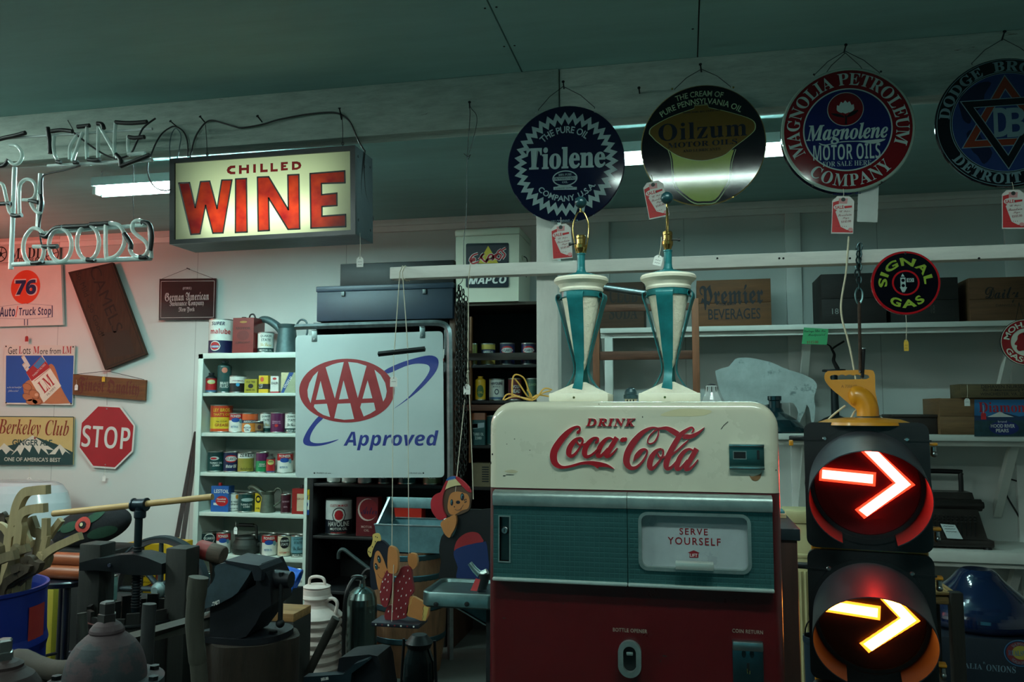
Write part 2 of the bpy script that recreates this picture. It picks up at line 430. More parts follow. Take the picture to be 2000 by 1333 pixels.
# wrap fixtures on the shop side, above the photographer: steel tray with a glowing diffuser
def wrap_light(x, y, l, w, label, rz=0, k=1., drop=.094):
    DIFF = EMIT((.78, 1., .92), FRONT_E*k)
    r = thing('ceiling_fixture', label, 'light', (x, y, CEIL), (0, 0, rz))
    b = MB(); b.box(-l/2, l/2, -w/2, w/2, -.03, 0, HOOD, .003)
    for s in (-1, 1): b.box(-l/2, l/2, s*w/2-.002, s*w/2+.002, -drop, -.02, HOOD)
    for s in (-1, 1): b.box(s*(l/2-.01)-.01, s*(l/2-.01)+.01, -w/2, w/2, -.085, -.02, HOOD, .002)
    b.build('housing', r)
    for s in (-1, 1): MB().tube([(-l/2+.02, s*.035, -.062), (l/2-.02, s*.035, -.062)], .019, DIFF, 12).build('tube', r)
wrap_light(.15, 1.05, 1.2, .3, 'ceiling light above the vending machine')
wrap_light(-2.6, .5, 1.2, .3, 'ceiling light near the photographer, left of the machine', 0, 1.4, .066)
wrap_light(-4.3, 2.3, 1.2, .3, 'added unseen ceiling light that brightens the left wall', PI/2, 3.4, .06)  # extra fixture added out of view to brighten the left wall
# red neon letter ring out of sight at the left of the wall
l = bpy.data.lights.new('neon_glow', 'POINT'); l.energy = NEON_W; l.color = (1., .16, .12); l.shadow_soft_size = .12
lo = bpy.data.objects.new('neon_glow', l); COL.objects.link(lo); lo.location = at(-190, 500, 4.4)
# ================================================================ lettering and outline helpers for painted things
def fill2d(contours):
    """even-odd fill of several outlines -> (2d verts, faces)"""
    c = bpy.data.curves.new('outline', 'CURVE'); c.dimensions = '2D'; c.fill_mode = 'BOTH'
    for pts in contours:
        s = c.splines.new('POLY'); s.points.add(len(pts)-1); s.use_cyclic_u = True
        for q, p in zip(s.points, pts): q.co = (p[0], p[1], 0, 1)
    o = bpy.data.objects.new('outline', c); me = o.to_mesh()
    v = [(p.co.x, p.co.y) for p in me.vertices]; f = [tuple(p.vertices) for p in me.polygons]
    o.to_mesh_clear(); bpy.data.objects.remove(o); bpy.data.curves.remove(c)
    return v, f
def fillflat(mb, contours, y, m):
    v, f = fill2d(contours)
    out = []
    for q in f:
        a = sum(v[q[i-1]][0]*v[q[i]][1]-v[q[i]][0]*v[q[i-1]][1] for i in range(len(q)))
        out.append(q if a > 0 else q[::-1])
    mb.add([(p[0], y, p[1]) for p in v], out, m)
class PX:
    """turns zoomed-crop coordinates (offset ox, oy and scale s) into local x, z on the plane y = Y round the point o"""
    def __init__(s, ox, oy, sc, Y, o): s.ox, s.oy, s.sc, s.Y, s.o = ox, oy, sc, Y, o
    def p(s, x, y):
        q = at(s.ox+x/s.sc, s.oy+y/s.sc, s.Y)-s.o
        return (q.x, q.z)
    def l(s, pts): return [s.p(a, b) for a, b in pts]
    def k(s, x, y): return (s.p(x+1, y)[0]-s.p(x, y)[0])
    def w(s, pts): return [s.p(q[0], q[1])+(q[2]*s.k(q[0], q[1]),) for q in pts]
    def box(s, x0, y0, x1, y1):
        xm, ym = (x0+x1)/2, (y0+y1)/2; c = s.p(xm, ym)
        return (c[0], c[1], abs(s.p(x1, ym)[0]-s.p(x0, ym)[0]), abs(s.p(xm, y1)[1]-s.p(xm, y0)[1]))
def ribbon(mb, pw, y0, y1, m, grow=0., n=5):
    """raised brush stroke: points (x, z, width)"""
    q = spline(pw, n); k = len(q); A = []; B = []
    for i in range(k):
        a = q[max(0, i-1)]; c = q[min(k-1, i+1)]
        dx, dz = c[0]-a[0], c[1]-a[1]; l = math.hypot(dx, dz) or 1; w = max(q[i][2], 0)/2+grow
        A.append((q[i][0]-dz/l*w, q[i][1]+dx/l*w)); B.append((q[i][0]+dz/l*w, q[i][1]-dx/l*w))
    d_ = [.0004*i/k for i in range(k)]   # later parts of a stroke lie a hair above earlier ones
    V = [(p[0], y0-d_[i], p[1]) for i, p in enumerate(A)]+[(p[0], y0-d_[i], p[1]) for i, p in enumerate(B)]+[(p[0], y1, p[1]) for p in A]+[(p[0], y1, p[1]) for p in B]
    Fs = []
    for i in range(k-1):
        Fs += [(i, i+k, i+1+k, i+1), (i, i+1, i+1+2*k, i+2*k), (i+k, i+3*k, i+1+3*k, i+1+k)]
    Fs += [(0, 2*k, 3*k, k), (k-1, 2*k-1, 4*k-1, 3*k-1)]
    mb.add(V, Fs, m)

# ================================================================ the vending machine
MY = 2.0
mo = Vector(((at(957.5, 900, MY).x+at(1520, 900, MY).x)/2, MY, 0))
mach = thing('vending_machine', 'red and cream bottle vending machine with raised red script lettering', 'vending machine', mo)
q0 = PX(0, 0, 1, MY, mo)
HW = .3465; MD = .42; ZT = at(1240, 784.5, MY).z; R_ = .062
creamM = M((200, 195, 174), .28, var=.04, scale=5, coat=.5, wear=((150, 128, 84), .735, 3.2))
redM = M((74, 9, 13), .3, var=.15, scale=7, coat=.4, wear=((52, 24, 20), .74, 9))
chromeM = M((140, 156, 152), .42, .7, .25, 20, .04)
ZS = q0.p(1240, 958.5)[1]
def shell(zb, zt, top, m, name):
    mb = MB(); rows = []
    for i in range(5):
        a = PI/2*i/4; ins = .022*(1-math.sin(a)); y = .022*(1-math.cos(a))
        if top: pts = [(-HW+ins, zb)]+[(-HW+R_+(R_-ins)*math.cos(PI-PI/2*k/8), zt-R_+(R_-ins)*math.sin(PI-PI/2*k/8)) for k in range(9)]+[(HW-R_+(R_-ins)*math.cos(PI/2-PI/2*k/8), zt-R_+(R_-ins)*math.sin(PI/2-PI/2*k/8)) for k in range(9)]+[(HW-ins, zb)]
        else: pts = [(-HW+ins, zb), (-HW+ins, zt), (HW-ins, zt), (HW-ins, zb)]
        rows.append([(p[0], y, p[1]) for p in pts])
    rows.append([(p[0], MD, p[2]) for p in rows[-1]])
    n = len(rows[0]); V = [p for r in rows for p in r]
    Fs = [tuple(range(n))[::-1]]
    for j in range(len(rows)-1):
        for k in range(n-1): Fs.append((j*n+k, j*n+k+1, (j+1)*n+k+1, (j+1)*n+k))
        Fs.append((j*n+n-1, j*n, (j+1)*n, (j+1)*n+n-1))
    Fs.append(tuple((len(rows)-1)*n+k for k in range(n)))
    mb.add(V, [f[::-1] for f in Fs], m)
    return mb
top = shell(ZS, ZT, True, creamM, 'top')
# chips and rust scars on the cream paint
chip = M((40, 34, 30), .7); rust = M((118, 84, 50), .8, var=.4, scale=60)
for x, y, a, b in ((964, 850, 2, 2), (968, 862, 3, 1.6), (964, 872, 1.5, 4), (961, 888, 1.5, 2), (958, 905, 1.2, 3), (990, 868, 1, .8), (1005, 858, 1.4, .8), (996, 928, 9, .8), (985, 930, 3, 1), (980, 945, 2, 1), (1255, 815, 1, 1.8), (1516, 919, 1.5, 1.5), (1170, 790, 1.5, .6), (1035, 880, 1, 1)):
    p = q0.p(x, y); s = q0.k(x, y); top.flat(ell(p[0], p[1], a*s, b*s, 8), -.0006 if 980 < x < 1500 else .004, chip)
top.stroke(q0.l([(1408, 839), (1414, 831), (1422, 824)]), .0016, -.0006, chip)
top.flat(q0.l(spline([(1463, 928), (1467, 931), (1475, 930), (1485, 926), (1488, 921), (1485, 934), (1477, 940), (1469, 938)], 3, True)), -.0006, rust)
top.flat(q0.l(spline([(1290, 812), (1320, 800), (1360, 799), (1390, 803), (1375, 812), (1335, 814)], 4, True)), -.0004, M((206, 196, 158), .4, var=.05))
top.flat(q0.l(spline([(985, 921), (1000, 918), (1012, 922), (1000, 925)], 4, True)), -.0004, M((186, 176, 146), .5))
top.build('top_shell', mach)
body = shell(.03, ZS-.0015, False, redM, 'body')
# worn stripe where the red paint has come off the left edge
body.flat(q0.l([(966, 1120), (978, 1120), (975, 1150), (973, 1185), (970, 1215), (966, 1225)]), .0018, M((52, 66, 64), .5, .5, .3, 30))
for x, y, a, b in ((1100, 1180, 1.4, 1.2), (1298, 1282, 5, 1.6), (985, 1208, 3, 1), (1290, 1292, 1, 3)):
    p = q0.p(x, y); s = q0.k(x, y); body.flat(ell(p[0], p[1], a*s, b*s, 8), -.0006, chip)
body.build('body', mach)
fb = MB()
for sx in (-1, 1):
    for yy in (.04, MD-.06): fb.cyl((sx*(HW-.05), yy, 0), (sx*(HW-.05), yy, .031), .02, BLACK, 12)
fb.build('feet', mach)
# raised script
letM = M((150, 10, 24), .3, var=.06, coat=.4); edgeM = M((238, 226, 214), .4)
A = PX(1060, 800, 10.256, MY, mo); B = PX(1200, 800, 10., MY, mo)
SA = [[(700, 490, 20), (712, 460, 66), (748, 415, 42), (738, 358, 36), (680, 348, 42), (580, 400, 75), (460, 510, 112), (330, 670, 132), (240, 830, 140), (222, 970, 138), (258, 1080, 118), (345, 1145, 78), (450, 1158, 52), (600, 1130, 50), (780, 1080, 55), (950, 1070, 75), (1100, 1098, 105), (1250, 1115, 70), (1350, 1150, 45), (1440, 1198, 6)],
      [(1085, 1125, 90), (1115, 1190, 2)],
      [(745, 572, 40), (690, 590, 60), (620, 655, 92), (548, 770, 112), (528, 880, 105), (570, 935, 72), (640, 905, 56), (720, 810, 45), (788, 690, 44), (805, 620, 44), (775, 575, 42), (735, 570, 40)],
      [(688, 640, 36), (722, 700, 40), (790, 716, 40), (860, 690, 40)],
      [(1068, 690, 20), (1080, 660, 62), (1115, 620, 42), (1105, 575, 38), (1030, 575, 52), (950, 640, 82), (870, 750, 102), (842, 870, 105), (880, 945, 76), (960, 925, 50), (1060, 850, 45), (1120, 780, 40)],
      [(1410, 600, 36), (1340, 572, 44), (1260, 610, 72), (1170, 720, 96), (1118, 850, 100), (1112, 930, 85), (1170, 930, 60), (1240, 865, 55), (1310, 780, 45)],
      [(1488, 562, 98), (1380, 740, 96), (1292, 890, 98), (1280, 940, 72), (1340, 935, 55), (1420, 870, 40), (1500, 770, 20)],
      [(1578, 650, 60), (1600, 608, 82), (1650, 600, 82), (1680, 566, 30)]]
SB = [[(868, 385, 26), (850, 520, 34), (780, 640, 34), (690, 672, 30), (650, 630, 28), (690, 520, 28), (790, 420, 34), (850, 380, 42), (900, 372, 48), (1020, 370, 76), (1130, 420, 108), (1240, 488, 112)],
      [(1345, 575, 40), (1390, 535, 92), (1500, 528, 84), (1620, 470, 62), (1700, 405, 34), (1760, 350, 8)],
      [(870, 375, 28), (770, 355, 36), (650, 390, 64), (520, 480, 98), (380, 640, 124), (275, 820, 132), (238, 980, 130), (258, 1080, 115), (330, 1145, 80), (430, 1130, 60), (540, 1030, 45), (622, 900, 40), (640, 815, 40), (590, 778, 46), (520, 815, 84), (445, 905, 96), (400, 965, 50), (372, 1020, 6)],
      [(925, 775, 40), (880, 780, 50), (800, 830, 78), (720, 950, 106), (690, 1090, 110), (720, 1160, 76), (790, 1120, 56), (880, 1010, 45), (945, 900, 40), (955, 820, 40), (930, 775, 40)],
      [(845, 850, 30), (872, 920, 38), (930, 945, 38), (1000, 920, 38)],
      [(1518, 455, 32), (1545, 395, 40), (1510, 352, 36), (1430, 390, 58), (1290, 500, 92), (1150, 720, 106), (1050, 930, 116), (1010, 1080, 110), (1030, 1155, 80), (1100, 1140, 60), (1180, 1060, 45), (1240, 980, 40)],
      [(1115, 890, 46), (1220, 810, 40), (1340, 700, 40), (1445, 602, 22)],
      [(1530, 800, 36), (1460, 775, 46), (1370, 820, 72), (1280, 940, 96), (1228, 1080, 100), (1222, 1160, 82), (1290, 1150, 60), (1350, 1090, 50), (1430, 985, 40)],
      [(1605, 765, 98), (1500, 950, 96), (1412, 1110, 98), (1395, 1170, 72), (1460, 1165, 55), (1540, 1100, 40), (1635, 978, 22)]]
lg = MB()
for X, S in ((A, SA), (B, SB)):
    for si, st in enumerate(S):
        pw = X.w(st); e_ = .00045*(si % 5); ribbon(lg, pw, -.0034, .0005, edgeM, .0011); ribbon(lg, pw, -.0056-e_, -.003, letM)
b = A.box(865, 183, 1855, 345)
for dx, dz, y, m in ((.0008, .001, -.0022, edgeM), (0, 0, -.0042, letM)): lg.text('DRINK', 'serifbi', b[0]+dx, b[1]+dz, b[2], b[3], y, m, bold=.012, depth=.004, space=1.15)
lg.build('script_lettering', mach, sharp=30)['label'] = 'raised red script lettering with pale edges'
# embossed metal door band
def gridmat():
    m = bpy.data.materials.new('embossed_squares'); m.use_nodes = True; nt = m.node_tree; N = nt.nodes; L = nt.links; b = N['Principled BSDF']
    tc = N.new('ShaderNodeTexCoord'); sx = N.new('ShaderNodeSeparateXYZ'); L.new(tc.outputs['Object'], sx.inputs[0]); r = []
    for i in (0, 2):
        pp = N.new('ShaderNodeMath'); pp.operation = 'PINGPONG'; L.new(sx.outputs[i], pp.inputs[0]); pp.inputs[1].default_value = .0059
        mr = N.new('ShaderNodeMapRange'); L.new(pp.outputs[0], mr.inputs[0]); mr.inputs[1].default_value = .0004; mr.inputs[2].default_value = .0018; r.append(mr)
    mn = N.new('ShaderNodeMath'); mn.operation = 'MINIMUM'; L.new(r[0].outputs[0], mn.inputs[0]); L.new(r[1].outputs[0], mn.inputs[1])
    nz = N.new('ShaderNodeTexNoise'); nz.inputs['Scale'].default_value = 16; nz.inputs['Detail'].default_value = 6; L.new(tc.outputs['Object'], nz.inputs[0])
    rp = N.new('ShaderNodeValToRGB'); L.new(nz.outputs[0], rp.inputs[0]); rp.color_ramp.elements[0].color = (.03, .095, .095, 1); rp.color_ramp.elements[1].color = (.06, .17, .165, 1)
    mx = N.new('ShaderNodeMixRGB'); L.new(mn.outputs[0], mx.inputs[0]); mx.inputs[1].default_value = (.055, .15, .146, 1); L.new(rp.outputs[0], mx.inputs[2]); L.new(mx.outputs[0], b.inputs[0])
    b.inputs['Metallic'].default_value = .75; b.inputs['Roughness'].default_value = .42
    bp = N.new('ShaderNodeBump'); bp.inputs['Strength'].default_value = .35; bp.inputs['Distance'].default_value = .001; L.new(mn.outputs[0], bp.inputs['Height']); L.new(bp.outputs[0], b.inputs['Normal'])
    return m
GRID = gridmat()
xl, xr = q0.p(967, 1000)[0], q0.p(1507, 1000)[0]; xs = q0.p(1226, 1000)[0]
zb0, zb1 = q0.p(1240, 962)[1], q0.p(1240, 992)[1]; zl = q0.p(1240, 1137)[1]
band = MB()
for a, b_ in ((xl, xs-.0007), (xs+.0007, xr)):
    prof = [(-.004, zb0), (-.024, zb0-.004), (-.030, zb0-.014), (-.026, zb1), (-.018, zb1-.002), (.001, zb1-.002), (.001, zb0)]
    V = [(a, y, z) for y, z in prof]+[(b_, y, z) for y, z in prof]; n = len(prof)
    band.add(V, [(i, (i+1) % n, (i+1) % n+n, i+n) for i in range(n)]+[tuple(range(n))[::-1], tuple(range(n, 2*n))], chromeM)
band.build('top_band', mach, sharp=50)['label'] = 'plain bright metal strip above the doors'
WX = q0.box(1249, 1003, 1462, 1112)
wx0, wx1, wz0, wz1 = WX[0]-WX[2]/2, WX[0]+WX[2]/2, WX[1]-WX[3]/2, WX[1]+WX[3]/2
LX = q0.box(979, 1008, 998, 1094)
dl = MB(); lo_ = [(LX[0]-LX[2]/2, LX[1]-LX[3]/2), (LX[0]+LX[2]/2, LX[1]-LX[3]/2), (LX[0]+LX[2]/2, LX[1]+LX[3]/2), (LX[0]-LX[2]/2, LX[1]+LX[3]/2)]
def plate(mb, x0, x1, z0, z1, hole, y0, y1, m):
    fillflat(mb, [[(x0, z0), (x1, z0), (x1, z1), (x0, z1)], hole], y0, m)
    o = [(x0, z0), (x1, z0), (x1, z1), (x0, z1)]
    for P in (o, hole):
        n = len(P); mb.add([(p[0], y0, p[1]) for p in P]+[(p[0], y1, p[1]) for p in P], [(i, (i+1) % n, (i+1) % n+n, i+n) for i in range(n)], m)
plate(dl, xl, xs-.0007, zl, zb1, lo_, -.018, .001, GRID)
d1 = dl.build('door', mach); d1['label'] = 'left door of embossed metal squares with key lock'
lk = MB(); darkst = METAL((70, 82, 82), .4)
lk.box(LX[0]-LX[2]/2, LX[0]+LX[2]/2, -.006, -.003, LX[1]-LX[3]/2, LX[1]+LX[3]/2, darkst)
lk.ringprism([(LX[0]+a*(LX[2]/2+.003), LX[1]+b*(LX[3]/2+.003)) for a, b in ((-1, -1), (1, -1), (1, 1), (-1, 1))], lo_, -.0205, -.006, chromeM)
p = q0.p(988, 1035); lk.lathe([(.009, 0), (.009, .012), (.007, .014)], STEEL, 18, (p[0], -.003, p[1]), 'y'); lk.box(p[0]-.001, p[0]+.001, -.0178, -.0168, p[1]-.004, p[1]+.004, BLACK)
lk.build('lock', d1)
d2m = MB(); hole = rrect(wx0+.004, wx1-.004, wz0+.004, wz1-.004, .016, 6)
plate(d2m, xs+.0007, xr, zl, zb1, hole, -.018, .001, GRID)
d2 = d2m.build('door', mach); d2['label'] = 'right door of embossed metal squares with a window'
fr = MB(); fr.ringprism(rrect(wx0-.003, wx1+.003, wz0-.004, wz1+.003, .022, 6), rrect(wx0+.0045, wx1-.0045, wz0+.0045, wz1-.0045, .015, 6), -.0225, -.004, chromeM); fr.build('window_frame', d2)
pn = MB(); pn.box(wx0, wx1, -.0045, -.0025, wz0, wz1, M((158, 168, 170), .3, .0, .12, 12, coat=.3, wear=((70, 76, 76), .7, 26)))
SY = PX(1240, 980, 6.897, MY, mo); rl = M((120, 16, 26), .4)
b = SY.box(600, 360, 980, 448); pn.text('SERVE', 'gill', b[0], b[1], b[2], b[3], -.0052, rl, bold=.012, space=1.25)
b = SY.box(440, 484, 1152, 584); pn.text('YOURSELF', 'gill', b[0], b[1], b[2], b[3], -.0052, rl, bold=.012, space=1.25)
pn.flat(SY.l([(735, 752), (735, 690), (708, 686), (793, 654), (880, 692), (855, 692), (855, 755)]), -.0052, rl)
b = SY.box(745, 700, 842, 740); pn.text('LIFT', 'gill', b[0], b[1], b[2], b[3], -.0058, WHITE)
pn.build('window', d2)['label'] = 'pale metal lift flap with red words'
hd = MB(); b = SY.box(548, 782, 1054, 880); hd.box(b[0]-b[2]/2, b[0]+b[2]/2, -.046, -.02, b[1]-b[3]/2, b[1]+b[3]/2, M((196, 204, 196), .4, .6, .15, 14), .002); hd.build('lift_handle', d2)
lip = MB()
for a, b_ in ((xl-.0005, xs-.0007), (xs+.0007, xr)): lip.box(a, b_, -.028, .001, zl-.007, zl+.001, M((180, 196, 190), .4, .5, .15, 14), .0025)
lip.build('bottom_band', mach)['label'] = 'narrow bright metal lip under the doors'
cp = MB(); C = q0.box(1424, 868, 1492, 917); cx, cz, cw, chh = C
cp.box(cx-cw/2, cx+cw/2, -.006, .001, cz-chh/2, cz+chh/2, METAL((86, 128, 124), .35), .0015)
for s in (1, -1): cp.box(cx-cw/2-.0005, cx+cw/2+.0005, -.011, .001, cz+s*(chh/2-.003)-.0035, cz+s*(chh/2-.003)+.0035, METAL((196, 208, 204), .25), .0015)
a = q0.box(1433, 883, 1456, 896); cp.box(a[0]-a[2]/2, a[0]+a[2]/2, -.0066, -.006, a[1]-a[3]/2, a[1]+a[3]/2, BLACK); cp.ringprism([(a[0]+s*(a[2]/2+.002), a[1]+t*(a[3]/2+.002)) for s, t in ((-1, -1), (1, -1), (1, 1), (-1, 1))], [(a[0]+s*a[2]/2, a[1]+t*a[3]/2) for s, t in ((-1, -1), (1, -1), (1, 1), (-1, 1))], -.008, -.005, chromeM)
a = q0.box(1478, 880, 1483, 898); cp.box(a[0]-a[2]/2, a[0]+a[2]/2, -.0066, -.006, a[1]-a[3]/2, a[1]+a[3]/2, BLACK)
cp.build('coin_slot_plate', mach)
tw = M((140, 130, 116), .7)
ob = MB(); b = q0.box(1197, 1228.5, 1264, 1236); ob.text('BOTTLE OPENER', 'gill', b[0], b[1], b[2], b[3], -.0006, tw, bold=.01, space=1.1); ob.build('front_lettering', mach); ob = MB()
b = q0.box(1430, 1230.5, 1490, 1238); ob.text('COIN RETURN', 'gill', b[0], b[1], b[2], b[3], -.0006, tw, bold=.01, space=1.1, rot=-.01); ob.build('front_lettering', mach)
bo = MB(); b = q0.box(1208, 1250, 1253, 1321)
def stad(a): 
    w, h = b[2]/2-a, b[3]/2-a
    return [(b[0]+w*math.cos(t), b[1]+(h-w)*(1 if math.sin(t) >= 0 else -1)+w*math.sin(t)) for t in [2*PI*(i+.5)/32 for i in range(32)]]
bo.ringprism(stad(0), stad(.012), -.016, .001, chromeM); bo.prism(stad(.012), -.0012, .0005, BLACK); bo.box(b[0]-.008, b[0]+.008, -.013, -.001, b[1]+.008, b[1]+.016, chromeM, .002); bo.build('bottle_opener', mach)
cr = MB(); b = q0.box(1431, 1252, 1491, 1352); x0, x1, z0, z1 = b[0]-b[2]/2, b[0]+b[2]/2, b[1]-b[3]/2, b[1]+b[3]/2
cr.box(x0, x1, -.004, .001, z0, z1, METAL((74, 104, 112), .35), .0015); cr.box(x0, x1, -.016, .001, z1-.02, z1, METAL((150, 166, 166), .35), .003)
cr.box(b[0]-.003, b[0]+.003, -.0046, -.003, b[1]-.012, b[1]+.008, BLACK); cr.tube([(b[0]-.0025, -.007, b[1]-.004), (b[0]-.002, -.008, b[1]-.014), (b[0]+.003, -.008, b[1]-.015), (b[0]+.0035, -.007, b[1]-.008)], .0011, BRASS, 6)
for s in (-1, 1): cr.flat(ell(b[0]+s*.009, b[1]+.028, .005, .009, 14), -.0046, M((40, 56, 60), .5, .4))
cr.build('coin_return_plate', mach)

# ================================================================ two lamps on the machine
TEAL = M((28, 118, 122), .38, .15, .4, 16, .12, .2, ((150, 150, 110), .72, 20)); PLAS = M((246, 240, 218), .7, 0, .06, 28, .2)
PLASR = M((244, 236, 212), .75, 0, .08, 70, .55)
def make_lamp(px, harp_turn, label):
    LYY = 2.16
    p = at(px, 781.5, LYY)
    L_ = thing('table_lamp', label, 'lamp', (p.x, LYY, ZT), group='pair of urn lamps on the vending machine')
    K = .0013*1.0
    b = MB(); b.box(-.076, .076, -.076, .076, 0, .022, PLAS, .003)
    b.add([(-.07, -.07, .022), (.07, -.07, .022), (.07, .07, .022), (-.07, .07, .022), (-.012, -.012, .052), (.012, -.012, .052), (.012, .012, .052), (-.012, .012, .052)], [(0, 1, 5, 4), (1, 2, 6, 5), (2, 3, 7, 6), (3, 0, 4, 7), (4, 5, 6, 7)], PLASR)
    b.lathe([(.003, 0), (.003, .001)], BRASS, 10, (-.011, -.0762, .011), 'y')
    b.build('base', L_)['label'] = 'square rough cream plaster base'
    v = MB(); v.lathe([(.004, .078), (.014, .1), (.026, .15), (.037, .2), (.046, .25), (.052, .276)], PLASR, 32)
    v.lathe([(.052, .29), (.0575, .292), (.059, .297), (.057, .302), (.062, .311), (.0715, .319), (.0725, .325), (.069, .33), (.05, .331)], PLAS, 40)
    v.build('urn', L_)['label'] = 'rough cream plaster urn with flared rim'
    c = MB(); c.lathe([(.0525, .274), (.056, .276), (.056, .29), (.053, .292)], TEAL, 36)
    c.lathe([(.0535, .3305), (.05, .335), (.03, .341), (.014, .346), (.0115, .352), (.0105, .36), (.0105, .392), (.0118, .394), (.0118, .397), (.005, .397)], TEAL, 24)
    c.build('neck', L_)
    prof = spline([(.066, .0245), (.058, .026), (.04, .042), (.024, .068), (.0195, .088), (.0225, .11), (.032, .15), (.045, .2), (.06, .255), (.0655, .272), (.064, .284), (.0565, .287), (.0525, .28), (.055, .273), (.0585, .2745)], 4)
    st = MB(); W_ = []
    for r, z in prof: W_.append(.0105 if .06 < z < .11 else .0125+max(0, (z-.11))*.055 if z >= .11 else .0105+(.06-z)*.13)
    V = []
    for (r, z), w in zip(prof, W_): V += [(-r, -w, z), (-r, w, z), (-r+.0022, w, z), (-r+.0022, -w, z)]
    Fs = []
    for i in range(len(prof)-1):
        for k in range(4): Fs.append((i*4+k, i*4+(k+1) % 4, (i+1)*4+(k+1) % 4, (i+1)*4+k))
    st.add(V, Fs+[(0, 1, 2, 3), tuple(len(V)-4+k for k in (3, 2, 1, 0))], TEAL)
    s0 = st.build('strap', L_); s0.rotation_euler.z = math.radians(82)
    for k in range(1, 4):
        s = s0.copy(); COL.objects.link(s); s.parent = L_; s.rotation_euler.z = math.radians(82+90*k)
    so = MB(); so.lathe([(.0085, .397), (.0095, .401), (.014, .412), (.0145, .42), (.0125, .422), (.0125, .436), (.0132, .438), (.0132, .444), (.0115, .446), (.0115, .4465)], BRASS, 24)
    a = PI if harp_turn == 0 else 0
    so.cyl((.012*math.cos(a), 0, .425), (.026*math.cos(a), 0, .424), .0022, BLACK, 8); so.cyl((.026*math.cos(a), 0, .424), (.033*math.cos(a), 0, .4238), .0045, BLACK, 10)
    so.build('socket', L_)['label'] = 'brass bulb socket with black switch key'
    h = MB(); t = math.radians(harp_turn)
    for s in (-1, 1):
        pts = spline([(s*.012, .399), (s*.016, .42), (s*.021, .455), (s*.02, .48), (s*.01, .506), (0, .512)], 5)
        h.tube([(x*math.cos(t), x*math.sin(t), z) for x, z in pts], .0018, BRASS, 8)
    h.cyl((0, 0, .510), (0, 0, .522), .0026, BRASS, 10); h.build('harp', L_)
    MB().sphere((0, 0, .537), .0162, M((26, 62, 68), .3, .2, .2), 24, 16).build('finial', L_)
    return L_
make_lamp(1136.5, 0, 'left teal and cream urn lamp on the vending machine, wire harp seen open')
make_lamp(1308.5, 86, 'right teal and cream urn lamp on the vending machine, small tag at its neck')
def string_tag(px, py, Y, px2, py2, w, h, label, m=TAGW, sm=STRING, tilt=0., marks=2, back=.0, name='price_tag'):
    """strung price tag: the string from (px, py) down to the tag whose middle is (px2, py2); w, h in pixels"""
    p = at(px2, py2, Y); a, b = mpp(px2, py2, Y); w *= a; h *= b
    r = thing(name, label, 'price tag', p)
    t = MB(); o = [rot2(q, tilt) for q in ((-w/2, -h/2), (w/2, -h/2), (w/2, h*.28), (w*.22, h/2), (-w*.22, h/2), (-w/2, h*.28))]
    t.prism(o, -.0006, .0006, m)
    for k in range(marks):
        q = [rot2((w*(-.3+.12*i), h*(.0-.26*k)+(h*.05 if i % 2 else -h*.03)), tilt) for i in range(6)]
        t.stroke(q, h*.03, -.0012, INK)
    t.flat([rot2(c_, tilt) for c_ in ell(0, h*.36, w*.07, w*.07, 10)], -.0012, BLACK)
    t.build('card', r)
    e = at(px, py, Y)-p
    s = MB(); hz = rot2((0, h*.36), tilt); s.tube([(hz[0], -.001, hz[1]), (e.x*.5+hz[0]*.5+.002, -.001, (e.z+hz[1])/2), (e.x, back, e.z)], .0009, sm, 6); s.build('string', r)
    return r
string_tag(1292, 463, 2.143, 1285, 509, 17, 20, 'small white paper tag tied at the neck of the right lamp', tilt=-.25)
# odds and ends on top of the machine
def on_top(px, y): q = at(px, 780, y); return (q.x, y, ZT)
s = MB(); s.lathe([(.0155, 0), (.0155, .008), (.0185, .009), (.0185, .018), (.0165, .02), (.016, .026), (.012, .034), (.007, .036), (.007, .038)], M((48, 76, 82), .4, .3, .3, 40), 24, mats=[CREAM]+[M((48, 76, 82), .4, .3, .3, 40)]*7)
for k in range(3): s.lathe([(.0022, 0), (.0022, .001)], BLACK, 8, (-.008+.008*k, -.0152, .004), 'y')
tag(s.build('lamp_socket', None, on_top(1232, 2.17)), 'small grey bulb socket standing between the two lamps', 'lamp socket')
s = MB(); s.lathe([(.024, 0), (.026, .001), (.024, .006), (.016, .024), (.0145, .034), (.0145, .04), (.012, .042)], GLASS((215, 228, 228), .55), 24)
s.lathe([(.011, .001), (.011, .045), (.008, .047)], M((40, 44, 46), .5), 16)
for k in range(8):
    a = 2*PI*k/8; s.box(.0148*math.cos(a)-.001, .0148*math.cos(a)+.001, .0148*math.sin(a)-.001, .0148*math.sin(a)+.001, .026, .039, BLACK)
tag(s.build('chimney_burner', None, on_top(1390, 2.17)), 'pale flared lamp part with dark slots, right of the lamps', 'lamp part')
s = MB(); c_ = M((206, 160, 70), .5)
for pts in ([(1000, 775), (1003, 735), (1022, 738), (1032, 762), (1036, 780)], [(985, 785), (1005, 775), (1036, 779), (1060, 768), (1075, 764)], [(1005, 740), (1015, 752), (1034, 778), (1050, 772), (1074, 775)], [(982, 786), (995, 770), (1040, 784), (1062, 760), (1078, 762)], [(1030, 762), (1036, 770), (1040, 780)]):
    s.tube(spline([tuple(at(a, min(b, 782), 2.2+.01*i)) for i, (a, b) in enumerate(pts)], 6), .0022, c_, 7)
o = s.build('amber_cable'); tag(o, 'tangled amber cable lying behind the left lamp base', 'cable')
